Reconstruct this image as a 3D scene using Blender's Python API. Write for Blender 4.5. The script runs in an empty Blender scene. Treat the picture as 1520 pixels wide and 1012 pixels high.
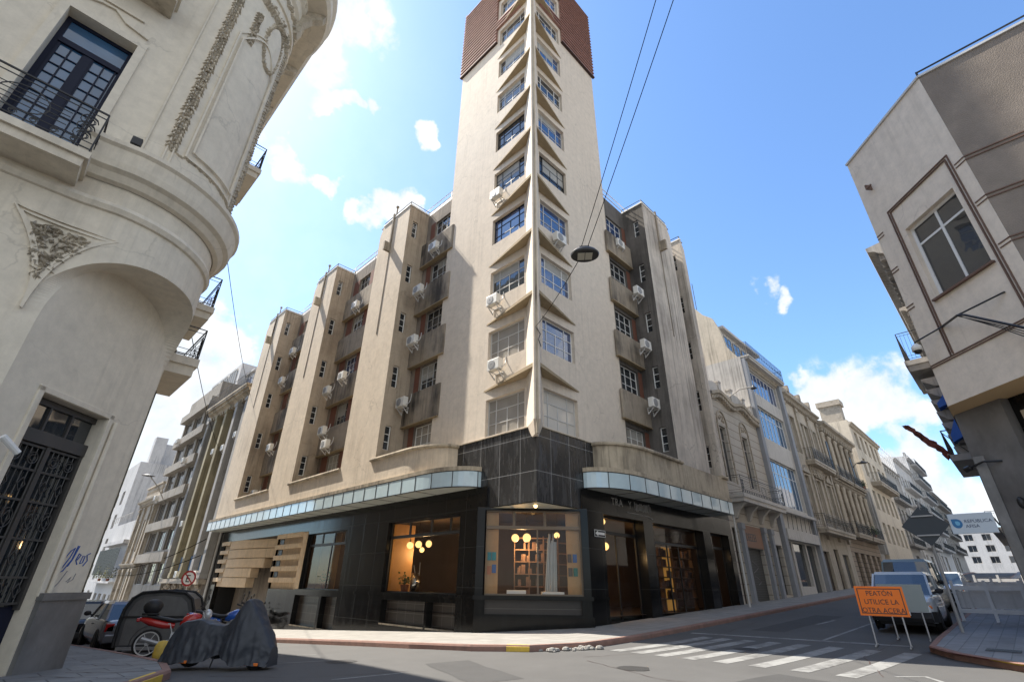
import bpy, math, random
from mathutils import Vector, Matrix
S = bpy.context.scene
COL = S.collection
rad = math.radians
rnd = random.Random(7)
# ------------------------------------------------------------------ camera
CAMP = Vector((0, 0, 1.5))
FOC, PITCH, ROLL, YAW = 711.39, 0.46897, 0.013478, 0.783106      # focal length in photo pixels (photo 1520 wide)
cy_, sy_, cp_, sp_ = math.cos(YAW), math.sin(YAW), math.cos(PITCH), math.sin(PITCH)
FW = Vector((cy_*cp_, sy_*cp_, sp_))
r0_ = Vector((sy_, -cy_, 0)); u0_ = r0_.cross(FW)
RT = r0_*math.cos(ROLL) + u0_*math.sin(ROLL)
UP = -r0_*math.sin(ROLL) + u0_*math.cos(ROLL)
cd = bpy.data.cameras.new('camera'); cam = bpy.data.objects.new('camera', cd); COL.objects.link(cam)
cam.matrix_world = Matrix(((RT.x, UP.x, -FW.x, CAMP.x), (RT.y, UP.y, -FW.y, CAMP.y), (RT.z, UP.z, -FW.z, CAMP.z), (0, 0, 0, 1)))
cd.sensor_width = 36; cd.lens = FOC/1520*36; cd.clip_end = 3000; cd.clip_start = .05
S.camera = cam
S.view_settings.view_transform = 'Standard'; S.view_settings.look = 'None'
S.view_settings.exposure = 1.2; S.view_settings.gamma = 1
# ------------------------------------------------------------------ sun and sky
SUN = Vector((-1, 4.1, 5.65)).normalized()
sd = bpy.data.lights.new('sun', 'SUN'); sd.energy = 5; sd.angle = rad(.5); sd.color = (1, .93, .82)
so = bpy.data.objects.new('sun', sd); COL.objects.link(so)
so.rotation_euler = (-SUN).to_track_quat('-Z', 'Y').to_euler(); so.location = SUN*60
W = bpy.data.worlds.new('World'); S.world = W; W.use_nodes = True
def raydir(px, py): return (FW*FOC + RT*(px-760) - UP*(py-506)).normalized()
def at(px, py, ax, val):
    d = raydir(px, py); t = (val-CAMP[ax])/d[ax]; return CAMP + d*t
def smax(v): return (v+math.sqrt(v*v+4))/2
def G(x, y): return 0.03 + .036*min(smax(x-13.5), 130) - .054*min(smax(y-11), 70)

def world_sky():
    nt = W.node_tree; N = nt.nodes; L = nt.links; N.clear()
    out = N.new('ShaderNodeOutputWorld'); bg = N.new('ShaderNodeBackground'); L.new(bg.outputs[0], out.inputs[0])
    sky = N.new('ShaderNodeTexSky'); sky.sky_type = 'NISHITA'; sky.sun_disc = False
    sky.sun_elevation = math.asin(SUN.z); sky.sun_rotation = math.atan2(SUN.x, SUN.y)
    sky.air_density = 1.0; sky.dust_density = .6; sky.ozone_density = 2.0; sky.altitude = 50
    bg.inputs[1].default_value = .067
    tc = N.new('ShaderNodeTexCoord')
    # clouds: soft blobs set out in world directions, broken up by fractal noise
    blobs = [(505, 15, .075), (485, 85, .06), (455, 60, .05), (545, 160, .03), (628, 200, .034), (640, 210, .02), (610, 193, .02), (440, 252, .045), (470, 262, .03), (545, 302, .035), (572, 297, .045), (600, 310, .035), (548, 175, .03), (565, 172, .02), (515, 160, .025), (490, 158, .02),
             (525, 258, .02), (525, 318, .03), (455, 210, .02), (300, 500, .05), (352, 518, .05), (260, 560, .16), (215, 640, .2), (330, 560, .07), (230, 500, .1), (300, 590, .08), (170, 720, .13), (60, 700, .2),
             (-120, 500, .3), (-300, 300, .3),
             (1128, 438, .022), (1142, 430, .026), (1166, 446, .026), (1215, 590, .06), (1290, 590, .075), (1250, 625, .06), (1345, 605, .045), (1355, 668, .055), (1330, 700, .05), (1390, 720, .06), (1420, 760, .07),
             (1180, 570, .03), (480, 150, .03), (505, 155, .025), (395, 205, .03)]
    nz = N.new('ShaderNodeTexNoise'); nz.inputs['Scale'].default_value = 15; nz.inputs['Detail'].default_value = 12; nz.inputs['Roughness'].default_value = .6
    nz.inputs['Distortion'].default_value = .2
    L.new(tc.outputs['Generated'], nz.inputs['Vector'])
    blobs += [((-.75, -.45, .35), None, .6), ((-.2, -.85, .45), None, .6), ((.45, -.85, .3), None, .55), ((-.95, .1, .25), None, .45), ((-.35, -.45, .82), None, .5)]  # broad unseen clouds added behind the camera to brighten and neutralise shade
    wn = N.new('ShaderNodeTexNoise'); wn.inputs['Scale'].default_value = 11; wn.inputs['Detail'].default_value = 6; L.new(tc.outputs['Generated'], wn.inputs['Vector'])
    ws = N.new('ShaderNodeVectorMath'); ws.operation = 'SUBTRACT'; L.new(wn.outputs['Color'], ws.inputs[0]); ws.inputs[1].default_value = (.5, .5, .5)
    wm = N.new('ShaderNodeVectorMath'); wm.operation = 'SCALE'; L.new(ws.outputs[0], wm.inputs[0]); wm.inputs['Scale'].default_value = .16
    wa = N.new('ShaderNodeVectorMath'); L.new(tc.outputs['Generated'], wa.inputs[0]); L.new(wm.outputs[0], wa.inputs[1])
    prev = None
    for px, py, rr in blobs:
        d = raydir(px, py) if py is not None else Vector(px).normalized()
        vm = N.new('ShaderNodeVectorMath'); vm.operation = 'DISTANCE'; L.new(wa.outputs[0], vm.inputs[0]); vm.inputs[1].default_value = d
        mr = N.new('ShaderNodeMapRange'); mr.inputs['From Min'].default_value = rr*1.35; mr.inputs['From Max'].default_value = rr*.1
        mr.interpolation_type = 'SMOOTHSTEP'; L.new(vm.outputs['Value'], mr.inputs['Value'])
        if prev is None: prev = mr.outputs[0]
        else:
            mx = N.new('ShaderNodeMath'); mx.operation = 'MAXIMUM'; L.new(prev, mx.inputs[0]); L.new(mr.outputs[0], mx.inputs[1]); prev = mx.outputs[0]
    a = N.new('ShaderNodeMath'); a.operation = 'MULTIPLY_ADD'; L.new(prev, a.inputs[0]); a.inputs[1].default_value = .5
    L.new(nz.outputs[0], a.inputs[2])
    m = N.new('ShaderNodeMapRange'); m.inputs['From Min'].default_value = .55; m.inputs['From Max'].default_value = .86; m.interpolation_type = 'SMOOTHSTEP'
    L.new(a.outputs[0], m.inputs['Value'])
    gate = N.new('ShaderNodeMapRange'); gate.inputs['From Min'].default_value = .02; gate.inputs['From Max'].default_value = .3; L.new(prev, gate.inputs['Value'])
    mg = N.new('ShaderNodeMath'); mg.operation = 'MULTIPLY'; L.new(m.outputs[0], mg.inputs[0]); L.new(gate.outputs[0], mg.inputs[1]); m = mg
    # thin haze wisps over the left of the sky
    n2 = N.new('ShaderNodeTexNoise'); n2.inputs['Scale'].default_value = 2.6; n2.inputs['Detail'].default_value = 7; L.new(tc.outputs['Generated'], n2.inputs['Vector'])
    vm = N.new('ShaderNodeVectorMath'); vm.operation = 'DISTANCE'; L.new(tc.outputs['Generated'], vm.inputs[0]); vm.inputs[1].default_value = raydir(330, 420)
    mr = N.new('ShaderNodeMapRange'); mr.inputs['From Min'].default_value = .75; mr.inputs['From Max'].default_value = .05; mr.inputs['To Max'].default_value = .42; L.new(vm.outputs['Value'], mr.inputs['Value'])
    m2 = N.new('ShaderNodeMath'); m2.operation = 'MULTIPLY'; L.new(n2.outputs[0], m2.inputs[0]); L.new(mr.outputs[0], m2.inputs[1])
    mm = N.new('ShaderNodeMath'); mm.operation = 'MAXIMUM'; L.new(m.outputs[0], mm.inputs[0]); L.new(m2.outputs[0], mm.inputs[1])
    gain = N.new('ShaderNodeMix'); gain.data_type = 'RGBA'; gain.blend_type = 'MULTIPLY'; gain.inputs[0].default_value = 1
    L.new(sky.outputs[0], gain.inputs[6]); gain.inputs[7].default_value = SKYTINT
    cl = N.new('ShaderNodeMix'); cl.data_type = 'RGBA'; L.new(mm.outputs[0], cl.inputs[0]); L.new(gain.outputs[2], cl.inputs[6])
    shade = N.new('ShaderNodeMapRange'); shade.inputs['From Min'].default_value = .35; shade.inputs['From Max'].default_value = .75
    L.new(nz.outputs[0], shade.inputs['Value'])
    cc = N.new('ShaderNodeMix'); cc.data_type = 'RGBA'; L.new(shade.outputs[0], cc.inputs[0])
    cc.inputs[6].default_value = (5.6, 6.1, 6.8, 1); cc.inputs[7].default_value = (8.0, 8.1, 8.2, 1)
    L.new(cc.outputs[2], cl.inputs[7]); L.new(cl.outputs[2], bg.inputs[0])
SKYTINT = (1.50, 1.82, 2.10, 1)
world_sky()

# ------------------------------------------------------------------ mesh helpers
class Fr:
    """a wall frame: u to the right seen from outside, d inwards, z up"""
    def __init__(s, o, rot): s.o = Vector(o); s.rot = rot; s.c = math.cos(rot); s.s = math.sin(rot)
    def p(s, u, d, z): return Vector((s.o.x + u*s.c - d*s.s, s.o.y + u*s.s + d*s.c, s.o.z + z))
FL = Fr((0, 0, 0), rad(-90))     # walls facing -X: u = -y, d = x
FRT = Fr((0, 0, 0), 0)           # walls facing -Y: u = x,  d = y
FS = Fr((0, 0, 0), rad(180))     # walls facing +Y: u = -x, d = -y
FE = Fr((0, 0, 0), rad(90))      # walls facing +X: u = y,  d = -x
class MB:
    def __init__(s): s.v = []; s.f = []
    def poly(s, pts):
        n = len(s.v); s.v += [Vector(p) for p in pts]; s.f.append(list(range(n, n+len(pts))))
    def box(s, x0, y0, z0, x1, y1, z1, fr=None):
        x0, x1 = sorted((x0, x1)); y0, y1 = sorted((y0, y1)); z0, z1 = sorted((z0, z1))
        c = [(x0, y0, z0), (x1, y0, z0), (x1, y1, z0), (x0, y1, z0), (x0, y0, z1), (x1, y0, z1), (x1, y1, z1), (x0, y1, z1)]
        n = len(s.v); s.v += [fr.p(*p) if fr else Vector(p) for p in c]
        s.f += [[n+i for i in q] for q in ((0, 3, 2, 1), (4, 5, 6, 7), (0, 1, 5, 4), (1, 2, 6, 5), (2, 3, 7, 6), (3, 0, 4, 7))]
    def ext(s, pts, vec):
        pts = [Vector(p) for p in pts]; vec = Vector(vec); n = len(s.v); k = len(pts)
        s.v += pts + [p+vec for p in pts]
        s.f.append(list(range(n+k-1, n-1, -1))); s.f.append(list(range(n+k, n+2*k)))
        for i in range(k):
            j = (i+1) % k; s.f.append([n+i, n+j, n+k+j, n+k+i])
    def prism(s, p2, z0, z1, fr=None):
        s.ext([fr.p(a, b, z0) if fr else (a, b, z0) for a, b in p2], (0, 0, z1-z0))
    def tube(s, pts, r, n=5, closed=False, caps=True):
        pts = [Vector(p) for p in pts]; k = len(pts); base = len(s.v); prevx = None
        for i, p in enumerate(pts):
            a = pts[(i-1) % k] if (closed or i > 0) else p
            b = pts[(i+1) % k] if (closed or i < k-1) else p
            t = (b-a).normalized() if (b-a).length > 1e-9 else Vector((0, 0, 1))
            x = prevx - t*prevx.dot(t) if prevx is not None else (t.cross(Vector((0, 0, 1))) if abs(t.z) < .95 else t.cross(Vector((1, 0, 0))))
            if x.length < 1e-6: x = t.orthogonal()
            x.normalize(); prevx = x; y = t.cross(x)
            rr = r[i] if isinstance(r, (list, tuple)) else r
            for j in range(n):
                an = 2*math.pi*j/n + math.pi/4; s.v.append(p + x*math.cos(an)*rr + y*math.sin(an)*rr)
        for i in range(k if closed else k-1):
            for j in range(n):
                a0 = base+i*n; b0 = base+((i+1) % k)*n; j2 = (j+1) % n
                s.f.append([a0+j, a0+j2, b0+j2, b0+j])
        if caps and not closed:
            s.f.append([base+j for j in range(n)][::-1]); s.f.append([base+(k-1)*n+j for j in range(n)])
    def sphere(s, c, r, nu=12, nv=8, sc=(1, 1, 1), hemi=False):
        c = Vector(c); base = len(s.v); top = nv
        for i in range(nv+1):
            ph = math.pi*i/nv*(.5 if hemi else 1)
            for j in range(nu):
                th = 2*math.pi*j/nu
                s.v.append(c + Vector((r*sc[0]*math.sin(ph)*math.cos(th), r*sc[1]*math.sin(ph)*math.sin(th), r*sc[2]*math.cos(ph))))
        for i in range(nv):
            for j in range(nu):
                a = base+i*nu; j2 = (j+1) % nu; s.f.append([a+j, a+nu+j, a+nu+j2, a+j2])
    def lathe(s, o, ax, prof, n=20):
        """prof: (radius, distance along ax)"""
        o = Vector(o); ax = Vector(ax).normalized(); x = ax.orthogonal().normalized(); y = ax.cross(x); base = len(s.v)
        for r, h in prof:
            for j in range(n):
                th = 2*math.pi*j/n; s.v.append(o + ax*h + x*math.cos(th)*r + y*math.sin(th)*r)
        for i in range(len(prof)-1):
            for j in range(n):
                a = base+i*n; j2 = (j+1) % n; s.f.append([a+j, a+j2, a+n+j2, a+n+j])
    def grid(s, rows, closed=False):
        base = len(s.v); k = len(rows[0])
        for r in rows: s.v += [Vector(p) for p in r]
        for i in range(len(rows)-1):
            for j in range(k if closed else k-1):
                j2 = (j+1) % k; s.f.append([base+i*k+j, base+i*k+j2, base+(i+1)*k+j2, base+(i+1)*k+j])
    def along(s, path, prof, closed=False):
        """sweep a profile of (outward offset, z) along a plan path; outward is to the right of travel"""
        P = [Vector((p[0], p[1])) for p in path]; k = len(P); rows = []
        for i in range(k):
            a = P[max(i-1, 0)]; b = P[min(i+1, k-1)]
            t1 = (P[i]-a); t2 = (b-P[i])
            if t1.length < 1e-9: t1 = t2
            if t2.length < 1e-9: t2 = t1
            t1.normalize(); t2.normalize(); n1 = Vector((t1.y, -t1.x)); n2 = Vector((t2.y, -t2.x)); n = n1+n2
            n.normalize(); sc = 1/max(.35, n.dot(n1))
            rows.append([(P[i].x+n.x*o*sc, P[i].y+n.y*o*sc, z) for o, z in prof])
        s.grid(rows, False)
        s.poly(rows[0]); s.poly(rows[-1][::-1])
    def wall(s, fr, u0, u1, d, z0, z1, holes, depth=.2, back=False):
        """flat wall with rectangular openings and their reveals"""
        us = sorted({u0, u1, *[h[0] for h in holes], *[h[2] for h in holes]}); zs = sorted({z0, z1, *[h[1] for h in holes], *[h[3] for h in holes]})
        us = [u for u in us if u0-1e-6 <= u <= u1+1e-6]; zs = [z for z in zs if z0-1e-6 <= z <= z1+1e-6]
        for i in range(len(us)-1):
            for j in range(len(zs)-1):
                cu = (us[i]+us[i+1])/2; cz = (zs[j]+zs[j+1])/2
                if any(h[0] < cu < h[2] and h[1] < cz < h[3] for h in holes): continue
                s.poly([fr.p(us[i], d, zs[j]), fr.p(us[i+1], d, zs[j]), fr.p(us[i+1], d, zs[j+1]), fr.p(us[i], d, zs[j+1])])
        for h in holes:
            a, b, c, e = h[:4]; q = [(a, b), (c, b), (c, e), (a, e)]
            for i in range(4):
                (ua, za), (ub, zb) = q[i], q[(i+1) % 4]
                s.poly([fr.p(ua, d, za), fr.p(ub, d, zb), fr.p(ub, d+depth, zb), fr.p(ua, d+depth, za)])
    def build(s, name, mat, par=None, smooth=False, bevel=0, loc=None):
        me = bpy.data.meshes.new(name); o0 = WL.get(par, Vector((0, 0, 0))) if par else (Vector(loc) if loc else Vector((0, 0, 0)))
        me.from_pydata([tuple(p-o0) for p in s.v], [], s.f); me.update()
        o = bpy.data.objects.new(name, me); COL.objects.link(o)
        if mat: me.materials.append(mat)
        if par: o.parent = par; WL[o] = o0
        else: o.location = o0; WL[o] = o0
        if smooth: me.polygons.foreach_set('use_smooth', [True]*len(me.polygons))
        if bevel:
            b = o.modifiers.new('bevel', 'BEVEL'); b.width = bevel; b.segments = 2; b.limit_method = 'ANGLE'
        return o
WL = {}
def thing(name, label, cat, loc, group=None, rz=0):
    o = bpy.data.objects.new(name, None); COL.objects.link(o); o.location = loc; o.empty_display_size = .2
    o['label'] = label; o['category'] = cat
    if group: o['group'] = group
    if rz: o.rotation_euler.z = rz
    WL[o] = Vector(loc); return o
def tag(o, label, cat, group=None):
    o['label'] = label; o['category'] = cat
    if group: o['group'] = group
    return o
def kind(o, k='structure'): o['kind'] = k; return o
def inst(src, par, loc, rz=0, name=None):
    """copy of one mesh object (sharing its data) under a parent; loc in world space"""
    c = src.copy(); COL.objects.link(c); c.parent = par; c.location = Vector(loc) - (WL[par] if par else Vector()); c.rotation_euler = (0, 0, rz)
    WL[c] = Vector(loc); return c
def copy_tree(root, loc, rz, label=None, group=None):
    r = root.copy(); COL.objects.link(r); r.location = loc; r.rotation_euler = (0, 0, rz)
    if label: r['label'] = label
    if group: r['group'] = group
    for ch in list(root.children):
        c = ch.copy(); COL.objects.link(c); c.parent = r
        for g in list(ch.children):
            d = g.copy(); COL.objects.link(d); d.parent = c
    return r
def text_mesh(txt, size, depth=.004, align='LEFT', spacing=1.0):
    cu = bpy.data.curves.new('lettering', 'FONT'); cu.body = txt; cu.size = size; cu.extrude = depth; cu.align_x = align; cu.space_character = spacing
    cu.resolution_u = 3
    o = bpy.data.objects.new('lettering', cu); COL.objects.link(o)
    dg = bpy.context.evaluated_depsgraph_get(); me = bpy.data.meshes.new_from_object(o.evaluated_get(dg))
    bpy.data.objects.remove(o); return me
def put_text(txt, size, mat, par, origin, ux, uz, align='LEFT', name='lettering', depth=.004, spacing=1.0, sx=1.0):
    """raised lettering: ux reading direction, uz letter up"""
    me = text_mesh(txt, size, depth, align, spacing); ux = Vector(ux).normalized(); uz = Vector(uz).normalized(); uy = uz; n = ux.cross(uz)
    base = Vector(origin) - WL[par]
    for v in me.vertices:
        p = v.co.copy(); v.co = base + ux*p.x*sx + uz*p.y + n*p.z
    me.materials.clear(); me.materials.append(mat); o = bpy.data.objects.new(name, me); COL.objects.link(o); o.parent = par; WL[o] = WL[par]; return o

# ------------------------------------------------------------------ materials
def mat(name, col, rough=.8, var=.12, stain=0, stain_col=(.03, .028, .025), scale=1.0, bump=.0, bscale=40, metal=0, spec=.4, streak=.12, thr=.5, col2=None, coat=0, runs=0, cracks=0):
    m = bpy.data.materials.new(name); m.use_nodes = True; nt = m.node_tree; N = nt.nodes; L = nt.links
    b = N['Principled BSDF']; b.inputs['Roughness'].default_value = rough; b.inputs['Metallic'].default_value = metal
    b.inputs['Specular IOR Level'].default_value = spec; b.inputs['Base Color'].default_value = (*col, 1)
    if coat: b.inputs['Coat Weight'].default_value = coat; b.inputs['Coat Roughness'].default_value = .05
    if not (var or stain or bump): return m
    g = N.new('ShaderNodeNewGeometry')
    n1 = N.new('ShaderNodeTexNoise'); n1.inputs['Scale'].default_value = .9*scale; n1.inputs['Detail'].default_value = 8; n1.inputs['Roughness'].default_value = .65
    L.new(g.outputs['Position'], n1.inputs['Vector'])
    mx = N.new('ShaderNodeMix'); mx.data_type = 'RGBA'
    c2 = col2 or tuple(c*.62 for c in col); hi = tuple(min(1, c*1.08) for c in col)
    mr = N.new('ShaderNodeMapRange'); mr.inputs['From Min'].default_value = .3; mr.inputs['From Max'].default_value = .7
    mr.inputs['To Min'].default_value = .5-min(.5, var*3); mr.inputs['To Max'].default_value = .5+min(.5, var*3)
    L.new(n1.outputs[0], mr.inputs['Value']); L.new(mr.outputs[0], mx.inputs[0])
    mx.inputs[6].default_value = (*[h*(1-.0)+0*x for h, x in zip(hi, c2)], 1); mx.inputs[7].default_value = (*[c*(1-var*1.6) + x*var*1.6 if False else c*(1-var) for c, x in zip(col, c2)], 1)
    last = mx.outputs[2]
    if stain:
        mp = N.new('ShaderNodeMapping'); mp.inputs['Scale'].default_value = (1.6*scale, 1.6*scale, streak*1.6*scale); L.new(g.outputs['Position'], mp.inputs['Vector'])
        n2 = N.new('ShaderNodeTexNoise'); n2.inputs['Scale'].default_value = 1; n2.inputs['Detail'].default_value = 9; n2.inputs['Roughness'].default_value = .7; L.new(mp.outputs[0], n2.inputs['Vector'])
        n3 = N.new('ShaderNodeTexNoise'); n3.inputs['Scale'].default_value = .35*scale; n3.inputs['Detail'].default_value = 4; L.new(g.outputs['Position'], n3.inputs['Vector'])
        ad = N.new('ShaderNodeMath'); ad.operation = 'ADD'; L.new(n2.outputs[0], ad.inputs[0]); L.new(n3.outputs[0], ad.inputs[1])
        m3 = N.new('ShaderNodeMapRange'); m3.inputs['From Min'].default_value = thr*2; m3.inputs['From Max'].default_value = thr*2+.32; m3.inputs['To Max'].default_value = stain
        L.new(ad.outputs[0], m3.inputs['Value'])
        mx2 = N.new('ShaderNodeMix'); mx2.data_type = 'RGBA'; L.new(m3.outputs[0], mx2.inputs[0]); L.new(last, mx2.inputs[6]); mx2.inputs[7].default_value = (*stain_col, 1)
        last = mx2.outputs[2]
    if runs:
        mp = N.new('ShaderNodeMapping'); mp.inputs['Scale'].default_value = (6.5, 6.5, .22); L.new(g.outputs['Position'], mp.inputs['Vector'])
        n5 = N.new('ShaderNodeTexNoise'); n5.inputs['Scale'].default_value = 1; n5.inputs['Detail'].default_value = 6; n5.inputs['Roughness'].default_value = .6; L.new(mp.outputs[0], n5.inputs['Vector'])
        n6 = N.new('ShaderNodeTexNoise'); n6.inputs['Scale'].default_value = .22; n6.inputs['Detail'].default_value = 3; L.new(g.outputs['Position'], n6.inputs['Vector'])
        ad2 = N.new('ShaderNodeMath'); ad2.operation = 'MULTIPLY_ADD'; L.new(n6.outputs[0], ad2.inputs[0]); ad2.inputs[1].default_value = .7; L.new(n5.outputs[0], ad2.inputs[2])
        m5 = N.new('ShaderNodeMapRange'); m5.inputs['From Min'].default_value = .90; m5.inputs['From Max'].default_value = 1.15; m5.inputs['To Max'].default_value = runs; L.new(ad2.outputs[0], m5.inputs['Value'])
        mx5 = N.new('ShaderNodeMix'); mx5.data_type = 'RGBA'; L.new(m5.outputs[0], mx5.inputs[0]); L.new(last, mx5.inputs[6]); mx5.inputs[7].default_value = (*[c*.32 for c in col], 1); last = mx5.outputs[2]
        n7 = N.new('ShaderNodeTexNoise'); n7.inputs['Scale'].default_value = 3.2; n7.inputs['Detail'].default_value = 10; n7.inputs['Roughness'].default_value = .75; L.new(g.outputs['Position'], n7.inputs['Vector'])
        m7 = N.new('ShaderNodeMapRange'); m7.inputs['From Min'].default_value = .3; m7.inputs['From Max'].default_value = .7; m7.inputs['To Min'].default_value = .86; m7.inputs['To Max'].default_value = 1.08; L.new(n7.outputs[0], m7.inputs['Value'])
        v7 = N.new('ShaderNodeVectorMath'); v7.operation = 'SCALE'; L.new(last, v7.inputs[0]); L.new(m7.outputs[0], v7.inputs['Scale']); last = v7.outputs[0]
    if cracks:
        n8 = N.new('ShaderNodeTexNoise'); n8.inputs['Scale'].default_value = 2.5; n8.inputs['Detail'].default_value = 5; L.new(g.outputs['Position'], n8.inputs['Vector'])
        v8 = N.new('ShaderNodeVectorMath'); v8.operation = 'MULTIPLY_ADD'; L.new(n8.outputs['Color'], v8.inputs[0]); v8.inputs[1].default_value = (.5, .5, .5); L.new(g.outputs['Position'], v8.inputs[2])
        vo = N.new('ShaderNodeTexVoronoi'); vo.feature = 'DISTANCE_TO_EDGE'; vo.inputs['Scale'].default_value = .42; L.new(v8.outputs[0], vo.inputs['Vector'])
        n9 = N.new('ShaderNodeTexNoise'); n9.inputs['Scale'].default_value = .6; L.new(g.outputs['Position'], n9.inputs['Vector'])
        m9 = N.new('ShaderNodeMapRange'); m9.inputs['From Min'].default_value = .0; m9.inputs['From Max'].default_value = .009; m9.inputs['To Min'].default_value = cracks; m9.inputs['To Max'].default_value = 0; L.new(vo.outputs['Distance'], m9.inputs['Value'])
        ma = N.new('ShaderNodeMapRange'); ma.inputs['From Min'].default_value = .5; ma.inputs['From Max'].default_value = .58; L.new(n9.outputs[0], ma.inputs['Value'])
        mm9 = N.new('ShaderNodeMath'); mm9.operation = 'MULTIPLY'; L.new(m9.outputs[0], mm9.inputs[0]); L.new(ma.outputs[0], mm9.inputs[1])
        mx9 = N.new('ShaderNodeMix'); mx9.data_type = 'RGBA'; L.new(mm9.outputs[0], mx9.inputs[0]); L.new(last, mx9.inputs[6]); mx9.inputs[7].default_value = (*[c*.3 for c in col], 1); last = mx9.outputs[2]
    L.new(last, b.inputs['Base Color'])
    if bump:
        n4 = N.new('ShaderNodeTexNoise'); n4.inputs['Scale'].default_value = bscale; n4.inputs['Detail'].default_value = 5; L.new(g.outputs['Position'], n4.inputs['Vector'])
        bp = N.new('ShaderNodeBump'); bp.inputs['Strength'].default_value = bump; bp.inputs['Distance'].default_value = .02; L.new(n4.outputs[0], bp.inputs['Height']); L.new(bp.outputs[0], b.inputs['Normal'])
    return m
def glass_dark(name, col=(.02, .025, .03), spec=.9, rough=.03, var=.3, ior=1.6):
    """window pane seen from the street: dark room behind a reflecting sheet"""
    m = bpy.data.materials.new(name); m.use_nodes = True; nt = m.node_tree; N = nt.nodes; L = nt.links; b = N['Principled BSDF']
    b.inputs['Base Color'].default_value = (*col, 1); b.inputs['Roughness'].default_value = rough; b.inputs['Specular IOR Level'].default_value = spec; b.inputs['IOR'].default_value = ior
    g = N.new('ShaderNodeNewGeometry'); n1 = N.new('ShaderNodeTexNoise'); n1.inputs['Scale'].default_value = 1.1; n1.inputs['Detail'].default_value = 2; L.new(g.outputs['Position'], n1.inputs['Vector'])
    bp = N.new('ShaderNodeBump'); bp.inputs['Strength'].default_value = .12; bp.inputs['Distance'].default_value = .05; L.new(n1.outputs[0], bp.inputs['Height']); L.new(bp.outputs[0], b.inputs['Normal'])
    if var:
        n2 = N.new('ShaderNodeTexNoise'); n2.inputs['Scale'].default_value = 1.7; n2.inputs['Detail'].default_value = 3; L.new(g.outputs['Position'], n2.inputs['Vector'])
        mx = N.new('ShaderNodeMix'); mx.data_type = 'RGBA'; L.new(n2.outputs[0], mx.inputs[0]); mx.inputs[6].default_value = (*[c*(1-var) for c in col], 1); mx.inputs[7].default_value = (*[c*(1+var*2) for c in col], 1)
        L.new(mx.outputs[2], b.inputs['Base Color'])
    return m
def glass_clear(name, tint=(.93, .95, .95), refl=1.0):
    m = bpy.data.materials.new(name); m.use_nodes = True; nt = m.node_tree; N = nt.nodes; L = nt.links; N.remove(N['Principled BSDF'])
    tr = N.new('ShaderNodeBsdfTransparent'); tr.inputs[0].default_value = (*tint, 1); gl = N.new('ShaderNodeBsdfGlossy'); gl.inputs['Roughness'].default_value = .02
    fr = N.new('ShaderNodeFresnel'); fr.inputs[0].default_value = 1.38; ms = N.new('ShaderNodeMixShader')
    L.new(fr.outputs[0], ms.inputs[0]); L.new(tr.outputs[0], ms.inputs[1]); L.new(gl.outputs[0], ms.inputs[2]); L.new(ms.outputs[0], N['Material Output'].inputs[0]); return m
def emit(name, col, strength):
    m = bpy.data.materials.new(name); m.use_nodes = True; b = m.node_tree.nodes['Principled BSDF']; b.inputs['Base Color'].default_value = (*col, 1)
    b.inputs['Emission Color'].default_value = (*col, 1); b.inputs['Emission Strength'].default_value = strength; return m
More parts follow.
